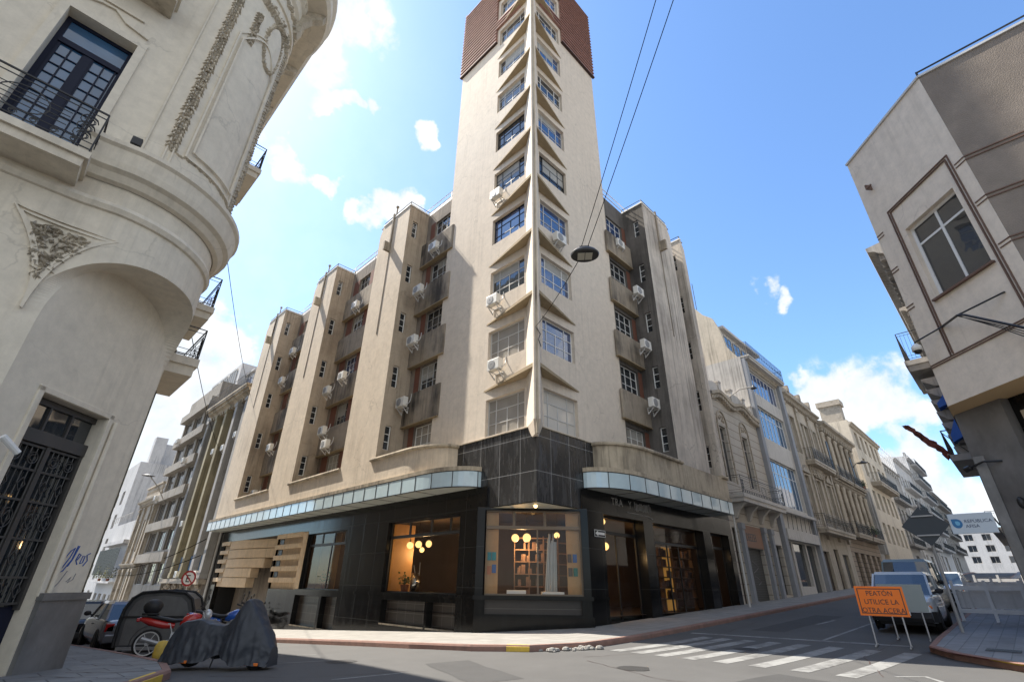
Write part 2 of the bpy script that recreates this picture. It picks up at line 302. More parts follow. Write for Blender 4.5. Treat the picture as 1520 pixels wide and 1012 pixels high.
def brick_mat(name, col, mortar, bw, bh, msize=.01, rough=.5, axes='xz', var=.1, bump=.3, spec=.4, dust=0, dustcol=(.4, .4, .4), offset=0, rot=0):
    m = mat(name, col, rough, var, spec=spec); nt = m.node_tree; N = nt.nodes; L = nt.links; b = N['Principled BSDF']
    src = b.inputs['Base Color'].links[0].from_socket if b.inputs['Base Color'].links else None
    g = N.new('ShaderNodeNewGeometry'); sp = N.new('ShaderNodeSeparateXYZ'); L.new(g.outputs['Position'], sp.inputs[0]); cb = N.new('ShaderNodeCombineXYZ')
    if axes == 'wall':
        ad = N.new('ShaderNodeMath'); ad.operation = 'ADD'; L.new(sp.outputs[0], ad.inputs[0]); L.new(sp.outputs[1], ad.inputs[1]); L.new(ad.outputs[0], cb.inputs[0]); L.new(sp.outputs[2], cb.inputs[1])
    else: L.new(sp.outputs[0], cb.inputs[0]); L.new(sp.outputs[1], cb.inputs[1])
    bt = N.new('ShaderNodeTexBrick'); bt.inputs['Scale'].default_value = 1; bt.inputs['Brick Width'].default_value = bw; bt.inputs['Row Height'].default_value = bh; bt.inputs['Mortar Size'].default_value = msize
    bt.inputs['Mortar Smooth'].default_value = .3; bt.offset = offset
    if rot:
        mp = N.new('ShaderNodeMapping'); mp.inputs['Rotation'].default_value = (0, 0, rot); L.new(cb.outputs[0], mp.inputs[0]); L.new(mp.outputs[0], bt.inputs['Vector'])
    else: L.new(cb.outputs[0], bt.inputs['Vector'])
    bt.inputs['Color1'].default_value = (1, 1, 1, 1); bt.inputs['Color2'].default_value = (1-var, 1-var, 1-var, 1); bt.inputs['Mortar'].default_value = (1, 1, 1, 1)
    mu = N.new('ShaderNodeMix'); mu.data_type = 'RGBA'; mu.blend_type = 'MULTIPLY'; mu.inputs[0].default_value = 1
    if src: L.new(src, mu.inputs[6])
    else: mu.inputs[6].default_value = (*col, 1)
    L.new(bt.outputs['Color'], mu.inputs[7])
    mo = N.new('ShaderNodeMix'); mo.data_type = 'RGBA'; L.new(bt.outputs['Fac'], mo.inputs[0]); L.new(mu.outputs[2], mo.inputs[6]); mo.inputs[7].default_value = (*mortar, 1)
    last = mo.outputs[2]
    if dust:
        mp = N.new('ShaderNodeMapping'); mp.inputs['Scale'].default_value = (3, 3, .5); L.new(g.outputs['Position'], mp.inputs[0])
        n = N.new('ShaderNodeTexNoise'); n.inputs['Scale'].default_value = 1.2; n.inputs['Detail'].default_value = 10; n.inputs['Roughness'].default_value = .75; L.new(mp.outputs[0], n.inputs['Vector'])
        mr = N.new('ShaderNodeMapRange'); mr.inputs['From Min'].default_value = .48; mr.inputs['From Max'].default_value = .8; mr.inputs['To Max'].default_value = dust; L.new(n.outputs[0], mr.inputs['Value'])
        md = N.new('ShaderNodeMix'); md.data_type = 'RGBA'; L.new(mr.outputs[0], md.inputs[0]); L.new(last, md.inputs[6]); md.inputs[7].default_value = (*dustcol, 1); last = md.outputs[2]
        rr = N.new('ShaderNodeMath'); rr.operation = 'ADD'; L.new(mr.outputs[0], rr.inputs[0]); rr.inputs[1].default_value = rough; L.new(rr.outputs[0], b.inputs['Roughness'])
    L.new(last, b.inputs['Base Color'])
    if bump:
        bp = N.new('ShaderNodeBump'); bp.invert = True; bp.inputs['Strength'].default_value = bump; bp.inputs['Distance'].default_value = .01; L.new(bt.outputs['Fac'], bp.inputs['Height']); L.new(bp.outputs[0], b.inputs['Normal'])
    return m
M = {}
M['cream'] = mat('cream_stucco', (.66, .555, .43), .9, .10, .42, (.30, .22, .14), 1, .35, 9, thr=.53, runs=.38, cracks=.4)
M['towercream'] = mat('tower_stucco', (.68, .59, .485), .9, .07, .22, (.36, .29, .21), .8, .12, 12, thr=.56, runs=.2, cracks=.3)
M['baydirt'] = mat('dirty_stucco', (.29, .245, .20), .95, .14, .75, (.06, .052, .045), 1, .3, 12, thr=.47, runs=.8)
M['apron'] = mat('stained_apron', (.34, .285, .22), .95, .16, .92, (.035, .03, .026), 1.3, .25, 16, thr=.46, runs=.8)
M['capstone'] = mat('coping', (.50, .42, .31), .9, .14, .7, (.09, .07, .055), 2, .3, 20, thr=.47, runs=.8)
M['rust'] = mat('red_panel', (.17, .07, .045), .8, .12, .4)
M['black'] = brick_mat('black_granite', (.012, .0115, .011), (.05, .05, .048), 1.3, 1.37, .006, .13, 'wall', .3, .1, .22, .14, (.05, .049, .047))
M['blackband'] = brick_mat('grey_black_granite', (.040, .040, .041), (.36, .36, .36), 1.12, 1.3, .009, .2, 'wall', .3, .1, .55, .45, (.11, .11, .115))
M['darkmetal'] = mat('dark_metal', (.014, .014, .015), .45, .1, spec=.5)
M['iron'] = mat('wrought_iron', (.012, .012, .014), .5, 0, spec=.5)
M['white'] = mat('white_paint', (.74, .73, .70), .5, .08)
M['frame'] = mat('steel_window_frame', (.55, .54, .52), .5, .1)
M['frameold'] = mat('aged_window_frame', (.40, .37, .33), .6, .15)
M['acwhite'] = mat('air_conditioner_white', (.72, .70, .65), .45, .08, .25, (.35, .30, .24), 3)
M['acgrey'] = mat('air_conditioner_grille', (.27, .27, .27), .5, .05)
M['glass'] = glass_dark('dark_pane')
M['glassblue'] = glass_dark('blue_reflection_pane', (.012, .045, .14), 1.0, ior=1.9)  # blue sky reflection put into the base colour
M['blind'] = glass_dark('pane_with_blind', (.30, .28, .25), .6, .08, .15)
M['blindlt'] = glass_dark('pane_with_pale_blind', (.55, .52, .47), .5, .1, .1)
M['tile'] = mat('red_brown_tile', (.33, .185, .15), .75, .2, .4, (.16, .09, .08), 2, .15, 14, thr=.5)
M['tiledk'] = mat('tile_joint', (.05, .028, .024), .85, 0)
M['canopy'] = mat('canopy_glass', (.50, .62, .66), .05, .1, .25, (.72, .76, .76), 3, spec=.8, streak=.2)
M['canopysoff'] = mat('canopy_soffit', (.50, .52, .47), .5, .06, .2, (.3, .3, .27), 2)
M['wood'] = mat('oak_panel', (.42, .235, .095), .5, .15, .35, (.30, .15, .05), 3, streak=.05)
M['hoodu'] = mat('shaded_hood_stucco', (.36, .28, .175), .9, .1, .5, (.20, .14, .08), 1.2, .15, 14, thr=.5, runs=.5)  # browner than the tower wall: underside shade put into the colour
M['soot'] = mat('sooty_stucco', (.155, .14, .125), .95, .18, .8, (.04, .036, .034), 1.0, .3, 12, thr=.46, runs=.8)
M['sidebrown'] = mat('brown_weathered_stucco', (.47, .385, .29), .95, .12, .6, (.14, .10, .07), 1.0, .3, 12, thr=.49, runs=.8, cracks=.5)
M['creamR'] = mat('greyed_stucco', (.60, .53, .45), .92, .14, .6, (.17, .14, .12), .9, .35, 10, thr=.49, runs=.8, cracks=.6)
# ------------------------------------------------------------------ windows (one mesh per kind, then copies)
WC = {}
M['blindcloth'] = mat('blind_cloth', (.36, .35, .32), .6, .15)
def window(par, fr, u, d, z, w, h, vs=(), hs=(), pane='glass', frame='frame', t=.045, lower=(), name='window', opened=0, blind=0, bl_side=0):
    """frame with bars at fractions vs / hs; 'lower' bars stop at the first transom"""
    key = (round(w, 3), round(h, 3), tuple(vs), tuple(hs), frame, pane, t, tuple(lower))
    pos = fr.p(u, d, z); dp_ = .06
    if key not in WC:
        m = MB(); dp = .06
        m.box(0, 0, 0, t, dp, h); m.box(w-t, 0, 0, w, dp, h); m.box(t, 0, 0, w-t, dp, t); m.box(t, 0, h-t, w-t, dp, h)
        for v in vs: m.box(v*w-t*.4, .004, t, v*w+t*.4, dp-.004, h-t)
        zt = max(hs)*h if hs else h
        for v in lower: m.box(v*w-t*.35, .006, t, v*w+t*.35, dp-.006, zt)
        for q in hs: m.box(t, .008, q*h-t*.35, w-t, dp-.008, q*h+t*.35)
        me = bpy.data.meshes.new('window'); me.from_pydata([tuple(p) for p in m.v], [], m.f); me.materials.append(M[frame])
        g = MB(); g.poly([(t*.5, dp*.5, t*.5), (w-t*.5, dp*.5, t*.5), (w-t*.5, dp*.5, h-t*.5), (t*.5, dp*.5, h-t*.5)])
        mg = bpy.data.meshes.new('pane'); mg.from_pydata([tuple(p) for p in g.v], [], g.f); mg.materials.append(M[pane]); WC[key] = (me, mg)
    me, mg = WC[key]
    o = bpy.data.objects.new(name, me); COL.objects.link(o); o.parent = par; o.location = pos-WL[par]; o.rotation_euler.z = fr.rot; WL[o] = pos
    p = bpy.data.objects.new('pane', mg); COL.objects.link(p); p.parent = o
    if blind:
        x0, x1, zz = t*.6, w-t*.6, h*(1-blind)
        if vs: x0 = (0, vs[0]*w)[bl_side]+t*.6; x1 = (vs[-1]*w, w)[bl_side]-t*.6
        bk = ('b', key, round(blind, 2), bl_side)
        if bk not in WC:
            g = MB(); g.box(x0, dp_*.35, zz, x1, dp_*.42, h-t*.6); mb_ = bpy.data.meshes.new('blind'); mb_.from_pydata([tuple(q) for q in g.v], [], g.f); mb_.materials.append(M['blindcloth']); WC[bk] = mb_
        c = bpy.data.objects.new('blind', WC[bk]); COL.objects.link(c); c.parent = o
    return o
# ------------------------------------------------------------------ the corner building
B = thing('corner_building', 'cream stucco corner building with a tall tower and black stone ground floor', 'building', (13.1, 11.7, 0))
XT, YT, XP, YP, XB, YB, XG, YG = 13.26, 11.85, 12.0, 10.55, 13.45, 11.95, 13.1, 11.7
FLH = 3.34; TT = 42.0; ZT = 34.3; ZC = 6.86
kf = range(10)
holesL = [(-14.75, 6.98+FLH*k, -12.46, 8.60+FLH*k) for k in kf]
holesR = [(13.74, 6.98+FLH*k, 15.97, 8.60+FLH*k) for k in kf]
m = MB(); m.wall(FL, -18.6, -11.85, XT, ZC, TT, holesL, .28); m.wall(FRT, 13.26, 19.7, YT, ZC, TT, holesR, .28)
m.wall(FS, -19.7, -13.26, -18.6, ZC, TT, []); m.wall(FE, 11.85, 18.6, -19.7, ZC, TT, [])
m.poly([(XT, YT, TT), (19.7, YT, TT), (19.7, 18.6, TT), (XT, 18.6, TT)])
m.build('tower_wall', M['towercream'], B)
m = MB()                                                     # dark rooms behind the panes
m.prism([(XT+.3, YT+.3), (19.6, YT+.3), (19.6, 18.5), (XT+.3, 18.5)], ZC+.05, TT-.1); m.build('room_wall', M['darkmetal'], B)
panes = ['blind', 'blind', 'glass', 'glassblue', 'glass', 'glass', 'glass', 'glass', 'glass', 'glass']
panesR = ['blindlt', 'glassblue', 'glassblue', 'glassblue', 'glass', 'glassblue', 'glass', 'glassblue', 'glass', 'glassblue']
frs = ['frame', 'frame', 'frame', 'darkmetal', 'darkmetal', 'darkmetal', 'frame', 'frame', 'frame', 'frame']
frsR = ['frame', 'white', 'white', 'frame', 'darkmetal', 'frame', 'white', 'frame', 'white', 'white']
for k in kf:
    window(B, FL, -14.75, XT+.17, 6.98+FLH*k, 2.29, 1.62, (.21, .77), (.33, .68), panes[k], frs[k], .05, (.5,), blind=(0, 0, .3, 0, .45, 0, .2, .5, 0, .3)[k], bl_side=k % 2)
    window(B, FRT, 13.74, YT+.17, 6.98+FLH*k, 2.23, 1.62, (.2, .76), (.33, .68), panesR[k], frsR[k], .05, (.48,), blind=(0, 0, .34, 0, .6, .25, 0, .4, 0, 0)[k], bl_side=(k+1) % 2)
# folded fin up the corner
fin = [(13.30, 12.40), (12.66, 11.46), (12.585, 11.37), (12.56, 11.30), (12.60, 11.24), (12.655, 11.265), (12.68, 11.20), (12.73, 11.155), (12.80, 11.18), (12.86, 11.24), (13.72, 11.90), (13.5, 12.2)]
m = MB(); m.prism(fin, 6.9, TT+.25)
c0 = Vector((13.3, 11.9)); n0 = len(m.v)
low = [(x, y, 6.9) for x, y in fin]; tip = [((x*.35+13.05*.65), (y*.35+11.68*.65), 6.45) for x, y in fin]
m.grid([[Vector(a) for a in low], [Vector(a) for a in tip]], True); m.poly([Vector(a) for a in tip])
m.build('corner_fin', M['towercream'], B)
m = MB(); m.tube([(12.64, 11.22, 6.35), (12.64, 11.22, TT+.3)], .045, 8); m.build('fin_moulding', M['capstone'], B)
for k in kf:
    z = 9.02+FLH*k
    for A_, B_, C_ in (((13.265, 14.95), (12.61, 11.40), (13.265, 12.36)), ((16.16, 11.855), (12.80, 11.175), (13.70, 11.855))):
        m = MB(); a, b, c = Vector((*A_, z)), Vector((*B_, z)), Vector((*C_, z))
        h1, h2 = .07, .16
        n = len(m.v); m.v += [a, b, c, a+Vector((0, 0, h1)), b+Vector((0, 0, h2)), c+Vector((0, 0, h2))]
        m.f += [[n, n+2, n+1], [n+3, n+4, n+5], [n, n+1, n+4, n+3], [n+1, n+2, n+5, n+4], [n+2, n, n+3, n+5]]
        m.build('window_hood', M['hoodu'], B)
# lapped red-brown tiling round the top of the tower
m = MB(); ch = .348; nC = int((TT-ZT)/ch)
def course(fr, u0, u1, d, z0):
    P = [(d-.005, z0), (d-.17, z0), (d-.17, z0+.05), (d-.09, z0+ch*.9), (d-.06, z0+ch), (d-.005, z0+ch)]
    a = [fr.p(u0, q, z) for q, z in P]; m.ext(a, fr.p(u1, 0, 0)-fr.p(u0, 0, 0))
for i in range(nC):
    z0 = ZT+i*ch
    blocked = any(6.98+FLH*k-.25 < z0+ch*.5 < 9.05+FLH*k for k in kf)
    course(FL, -18.74, -14.98 if blocked else -12.75, XT, z0); course(FRT, 16.2 if blocked else 14.0, 19.84, YT, z0)
    course(FS, -19.84, -13.12, -18.6, z0)
m.build('tile_cladding', M['tile'], B)
m = MB(); m.box(-18.76, XT-.17, ZT-.09, -14.95, XT-.004, ZT, FL); m.build('cladding_drip', M['tiledk'], B); m = MB(); m.box(16.2, YT-.17, ZT-.09, 19.86, YT-.004, ZT, FRT); m.build('cladding_drip', M['tiledk'], B)
# black stone band under the tower and its overhanging corner
m = MB()
m.box(-18.5, XT-.09, 4.9, -12.45, XT+.5, ZC, FL)
m.prism([(XT-.09, 12.45), (XT-.09, 11.76), (YT+3.9, 11.76), (YT+3.9, 12.4), (XT+.5, 12.45)], 4.13, ZC)
m.prism([(XT-.09, 14.95), (XT-.09, 12.45), (XT+.5, 12.45), (XT+.5, 14.95)], 4.13, 4.9)
m.box(15.755, YT-.09, 4.9, 19.6, YT+.3, ZC, FRT)
m.build('black_stone_band', M['blackband'], B)
m = MB(); m.box(-16.4, XT-.13, ZC, -11.74, XT+.05, ZC+.035, FL); m.box(XT-.13, YT-.13, ZC, 19.0, YT+.05, ZC+.035, FRT); m.build('band_edge', M['capstone'], B)
m = MB(); m.poly([(13.2, 14.3, 4.10), (13.19, 11.78, 4.10), (15.7, 11.78, 4.10)]); m.build('corner_soffit', M['canopysoff'], B)
m = MB(); m.sphere((13.75, 12.35, 4.07), .07, 10, 6); LAMPW = emit('warm_bulb', (1, .62, .25), 3.0); m.build('soffit_lamp', LAMPW, B)

# piers with slit windows
SLZ = [8.02+3.33*i for i in range(5)]
PTOP = 23.05
def pier(fr, sidefr, u0, u1, d, back, sd, slit):
    """u0..u1 along the street, d street plane; sidefr looks at the tower-side face"""
    m = MB()
    tall = [(u0, 6.782), (u1, 6.782), (u1, PTOP), (u0, PTOP)]
    far_left = fr is FL
    if far_left: tall = [(u0, 6.782), (u1, 6.782), (u1, PTOP), (u0+.32, PTOP), (u0, PTOP-.62)]
    else: tall = [(u0, 6.782), (u1, 6.782), (u1, PTOP-.62), (u1-.32, PTOP), (u0, PTOP)]
    m.poly([fr.p(u, d, z) for u, z in tall])
    us, uo = (u1, u0) if far_left else (u0, u1)          # us: tower side, uo: other side
    m.poly([fr.p(uo, d, 6.782), fr.p(uo, back, 6.782), fr.p(uo, back, PTOP-.62), fr.p(uo, d, PTOP-.62)])
    m.poly([fr.p(uo, d, PTOP-.62), fr.p(uo, back, PTOP-.62), fr.p(uo+(.32 if far_left else -.32), back, PTOP), fr.p(uo+(.32 if far_left else -.32), d, PTOP)])
    m.poly([fr.p(us, d, PTOP), fr.p(us, back, PTOP), fr.p(uo, back, PTOP), fr.p(uo, d, PTOP)])
    a = sorted((sidefr[1](d), sidefr[1](back)))
    hol = [(slit-.18, z-.62, slit+.18, z+.62) for z in SLZ]
    ms = MB(); ms.wall(sidefr[0], a[0], a[1], sd, 6.782, PTOP, hol, .2)
    return m, ms
def pier_set(fr, sidefr, u0, u1, d, back, sd, slit, mat_side):
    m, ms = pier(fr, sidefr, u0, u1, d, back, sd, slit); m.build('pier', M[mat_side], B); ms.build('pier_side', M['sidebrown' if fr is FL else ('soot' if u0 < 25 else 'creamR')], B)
    for i, z in enumerate(SLZ): window(B, sidefr[0], slit-.18, sd+.1, z-.62, .36, 1.24, (), (.34, .66), 'glass', 'white', .045)
    r = MB(); w = MB()                                     # roof rail and white coping round the top
    us = u1 if fr is FL else u0; s = -1 if fr is FL else 1
    pts = [fr.p(us+s*(abs(u1-u0)-.4), d+.03, 0), fr.p(us, d+.03, 0), fr.p(us, back, 0)]
    for zz in (PTOP+.12, PTOP+.30): r.tube([p+Vector((0, 0, zz)) for p in pts], .025, 5)
    for p in pts: r.tube([p+Vector((0, 0, PTOP)), p+Vector((0, 0, PTOP+.32))], .025, 5)
    r.build('roof_rail', M['darkmetal'], B)
    a, b = sorted((us, us+s*(abs(u1-u0)-.35)))
    w.box(a-(.05 if fr is FRT else 0), d-.05, PTOP, b+(.05 if fr is FL else 0), d+.12, PTOP+.1, fr)
    w.box(us-(.05 if fr is FRT else .12), d+.121, PTOP, us+(.12 if fr is FRT else .05), back, PTOP+.1, fr); w.build('coping', M['white'], B)
SIDE_L = (FRT, lambda d: d); SIDE_R = (FL, lambda d: -d)
for a, b in ((21.25, 24.72), (30.95, 34.5), (40.45, 44.4)):
    pier_set(FL, SIDE_L, -b, -a, XP, XB+.05, a, 12.5, 'cream')
    h = MB(); yb = a+1.85                                  # rain hopper and its pipe channel on the face
    h.box(11.54, yb-.07, 20.3, 11.995, yb+.10, 20.95); h.build('rain_hopper', M['capstone'], B)
    h = MB(); h.box(11.90, yb-.06, 20.96, 11.995, yb+.07, PTOP+.35); h.box(11.965, yb-.03, 14.4, 11.996, yb+.03, 20.29); h.tube([(12.1, yb, PTOP), (12.1, yb, PTOP+1.0)], .05, 6); h.sphere((12.1, yb, PTOP+1.05), .11, 8, 6); h.build('vent_pipe', M['apron'], B)
pier_set(FRT, SIDE_R, 22.02, 25.5, YP, YB+.05, 22.02, -11.13, 'creamR')
h = MB(); h.box(23.6, 10.1, 20.2, 23.78, 10.545, 20.9); h.build('rain_hopper', M['capstone'], B)
h = MB(); h.box(23.62, 10.47, 20.91, 23.76, 10.545, PTOP+.35); h.box(23.66, 10.52, 14.2, 23.72, 10.546, 20.19); h.build('vent_pipe', M['apron'], B)
pier_set(FRT, SIDE_R, 27.0, 27.5, YP, YB+.05, 27.0, -11.2, 'creamR')
# recessed bays with windows and aprons
def bay(fr, u0, u1, d, wins, aps, matw='baydirt'):
    zs = [6.95+3.35*i for i in range(5)] if fr is FL else [6.8+3.3*i for i in range(5)]; hb, ht = (1.62, .08) if fr is FL else (1.42, .06)
    hol = [(a, z, b, z+1.62) for a, b in wins for z in zs]
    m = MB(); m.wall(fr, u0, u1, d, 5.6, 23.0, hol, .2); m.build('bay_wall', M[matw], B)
    m = MB(); m.box(u0+.02, d+.22, 5.7, u1-.02, d+.3, 22.9, fr); m.build('room_wall', M['darkmetal'], B)
    for a, b in wins:
        for i, z in enumerate(zs):
            window(B, fr, a, d+.12, z, b-a, 1.62, (.33, .67), (.4, .7), rnd.choice(['glass', 'glass', 'glass', 'glassblue']) if i else 'blind', rnd.choice(['frame', 'white', 'frameold']), .045, blind=rnd.choice([0, 0, 0, .3, .5]), bl_side=rnd.randint(0, 1))
    for (a, b) in aps[1]:
        for z in zs: p = MB(); p.box(a, d-.03, z-.02, b, d-.003, z+1.64, fr); p.build('red_infill', M['rust'], B)
    for z in zs[1:]:
        q = MB(); q.prism([(a, b) for a, b in aps[0]], z-hb, z+ht, fr); q.build('apron', M['apron'], B, bevel=.03)
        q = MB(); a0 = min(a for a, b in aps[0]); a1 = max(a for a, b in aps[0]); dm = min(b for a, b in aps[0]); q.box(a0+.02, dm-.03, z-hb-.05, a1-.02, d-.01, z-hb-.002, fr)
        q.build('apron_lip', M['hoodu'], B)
def apr(u0, u1, d, end, th=.27):
    """apron plan in (u, d) with a rounded end towards the tower at u = end"""
    if end is None: return [(u0, d), (u1, d), (u1, d-th), (u0, d-th)]
    s = 1 if end > u0 else -1
    base = u0 if s > 0 else u1
    pts = [(base, d-.01), (base, d-th), (end-s*.14, d-th), (end-s*.04, d-th+.02), (end, d-th+.06), (end, d-.15), (base+s*1.0, d-.15), (base+s*1.0, d-.01)]
    return pts if s > 0 else pts[::-1]
XA = XB
bay(FL, -21.25, -18.55, XB, [(-20.35, -18.8)], (apr(-21.25, -18.12, XB, -18.12), [(-20.8, -20.37)]))
bay(FL, -30.95, -24.72, XB, [(-29.7, -28.2), (-27.2, -25.7)], (apr(-30.95, -24.72, XB, None), [(-30.5, -29.72), (-28.15, -27.25)]))
bay(FL, -40.45, -34.5, XB, [(-39.2, -37.7), (-36.7, -35.2)], (apr(-40.45, -34.5, XB, None), [(-40.0, -39.22), (-37.65, -36.75)]))
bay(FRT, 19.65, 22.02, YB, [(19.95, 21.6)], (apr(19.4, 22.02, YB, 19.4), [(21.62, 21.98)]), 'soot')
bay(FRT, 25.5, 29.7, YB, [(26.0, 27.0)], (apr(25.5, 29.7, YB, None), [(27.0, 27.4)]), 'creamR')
# rear block and roof
m = MB(); m.box(XB+.35, 18.7, 5.7, 23, 44.35, 22.8); m.box(19.8, YB+.35, 5.7, 29.65, 18.7, 22.8); m.box(14.6, 30.2, -3, 23, 44.35, 5.69)
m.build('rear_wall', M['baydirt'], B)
m = MB()
for z in (23.35, 23.75): m.tube([(13.5, 18.7, z), (13.5, 44, z)], .03, 5); m.tube([(19.8, 12, z), (29.5, 12, z)], .03, 5)
for y in (19, 25, 28, 31, 37, 43.5): m.tube([(13.5, y, 22.8), (13.5, y, 23.75)], .03, 5)
m.box(13.62, 18.9, 22.85, 13.66, 44, 23.6)
m.build('roof_rail', M['white'], B)
# spandrel wall over the canopy, its rounded parapets and coping
def lin_(a, b, s): return [a+(b-a)*i/s for i in range(s+1)]
def qarc(x0, y0, x1, y1, n=10, first='y'):
    """quarter ellipse from (x0,y0) to (x1,y1); starts along y or x"""
    P = []
    for i in range(n+1):
        t = math.pi/2*i/n
        if first == 'y': P.append((x1-(x1-x0)*math.cos(t), y0+(y1-y0)*math.sin(t)))
        else: P.append((x0+(x1-x0)*math.sin(t), y1-(y1-y0)*math.cos(t)))
    return P
pathL = [(XP, 44.4), (XP, 30), (XP, 18.6)] + qarc(XP, 18.6, XT-.09, 16.35)[1:]
pathR = [(16.75, YT-.09)] + [p for p in qarc(19.0, YP, 16.75, YT-.09, first='x')[::-1][1:]] + [(25, YP), (27.5, YP)]
pathL2 = [(p[0]-.001, p[1]) for p in pathL]
m = MB(); m.along(pathL, [(0, 5.6), (0, 6.78), (-.28, 6.78), (-.28, 5.6)]); m.build('parapet', M['cream'], B)
m = MB(); m.along(pathR, [(0, 5.6), (0, 6.78), (-.28, 6.78), (-.28, 5.6)]); m.build('parapet', M['capstone'], B)
cp = [(.0, 6.74), (.10, 6.77), (.12, 6.83), (.10, 6.90), (-.3, 6.90), (-.3, 6.781), (-.0, 6.781)]
for a, b in ((21.25+.35, 0), (30.95+.3, 24.72), (40.45+.3, 34.5)):
    if b == 0: P = [(XP, a), (XP, 19.9)] + pathL[2:]
    else: P = [(XP, a), (XP, (a+b)/2), (XP, b)]
    m = MB(); m.along(P, cp); m.build('coping', M['capstone'], B)
m = MB(); m.along(pathR[:-2]+[(22.35, YP)], cp); m.build('coping', M['capstone'], B)
m = MB(); m.along([(26.8, YP), (27.5, YP)], cp); m.build('coping', M['capstone'], B)
# glazed canopy
XC, YC = XP-.08, YP-.08
cL = [(XC, 45.6), (XC, 38), (XC, 28), (XC, 17.3)] + qarc(XC, 17.3, XT-.1, 14.75, 12)[1:]
cR = [(15.95, YT-.1)] + qarc(18.6, YC, 15.95, YT-.1, 12, 'x')[::-1][1:] + [(22, YC), (27.45, YC)]
for P, nm in ((cL, 'L'), (cR, 'R')):
    m = MB(); m.along(P, [(.02, 5.56), (.03, 5.72), (-.3, 5.72), (-.3, 5.56)]); m.build('canopy_slab', M['capstone'], B)
    m = MB(); m.along(P, [(0, 4.93), (0, 5.56), (-.02, 5.56), (-.02, 4.93)]); m.build('canopy_glass', M['canopy'], B)
    # joints
    m = MB(); acc = 0; step = 1.04
    m.along(P, [(.012, 4.90), (.012, 4.935), (-.03, 4.935), (-.03, 4.90)]); m.along(P, [(.012, 5.53), (.012, 5.558), (-.01, 5.558), (-.01, 5.53)])
    for i in range(len(P)-1):
        a = Vector(P[i]); b = Vector(P[i+1]); L_ = (b-a).length; t = (b-a)/L_; s = (step-acc) if acc else 0
        while s < L_:
            p = a+t*s; m.box(-.014, -.016, 4.93, .014, .01, 5.55, Fr((p.x, p.y, 0), math.atan2(t.y, t.x))); s += step
        acc = (L_-(s-step)) % step if s > 0 else acc
    m.build('canopy_joint', M['darkmetal'], B)
    # soffit
    m = MB()
    inner = [(XT+.02, p[1]) if nm == 'L' else (p[0], YT+.02) for p in P]
    m.grid([[(p[0], p[1], 4.92) for p in P], [(q[0], q[1], 4.92) for q in inner]])
    m.build('canopy_soffit', M['canopysoff'], B)
    m = MB()
    ks = [k*1.56 for k in range(1, 19)]
    for k in ks:
        if nm == 'L' and 45.6-k > 16.5: m.box(XC+.01, 45.6-k-.015, 4.905, XG-.02, 45.6-k+.015, 4.918)
        if nm == 'R' and 27.4-k > 17.5: m.box(27.4-k-.015, YC+.01, 4.905, 27.4-k+.015, YG-.02, 4.918)
    m.build('soffit_joint', M['darkmetal'], B)
m = MB(); m.box(XC+.01, 45.4, 4.93, XT, 45.6, 5.6); m.box(27.35, YC+.01, 4.93, 27.45, YT, 5.6); m.build('canopy_end', M['canopy'], B)

# ground floor: black granite wall, openings, plinth
HL = [(-21.1, 1.12, -15.85, 4.0), (-29.6, 1.12, -25.0, 3.95), (-29.9, -.58, -26.95, .83), (-26.7, -.58, -25.05, .83), (-20.95, -.05, -17.75, .83), (-17.6, -.05, -15.85, .83),
      (-44.1, -3.2, -33.9, 4.12), (-33.9, 1.08, -29.65, 4.12)]
m = MB(); m.wall(FL, -45.5, -14.28, XG, -3.2, 4.93, HL, .35); m.build('granite_wall', M['black'], B); m = MB()
HR = [(17.1, .25, 20.15, 4.06), (20.95, .4, 26.05, 4.07), (26.9, .5, 29.2, 4.08)]
m.wall(FRT, 15.68, 29.75, YG, -1, 4.93, HR, .5)
m.build('granite_wall', M['black'], B)
m = MB(); m.box(-30.0, XG-.05, 1.0, -14.2, XG-.003, 1.12, FL); m.box(15.6, YG-.05, 1.02, 17.08, YG-.003, 1.12, FRT); m.build('sill_ledge', M['black'], B)
GRM = brick_mat('basement_tiles', (.05, .04, .034), (.10, .09, .08), .62, .36, .012, .35, 'wall', .3, .3)
for a, b, c, e in HL[2:6]:
    m = MB(); m.box(a, XG+.3, b, c, XG+.34, e, FL); gq = m.build('basement_grating', GRM, B)
    m = MB(); m.box(a, XG-.02, b-.06, c, XG+.29, b-.001, FL); m.build('grating_sill', M['capstone'], B)
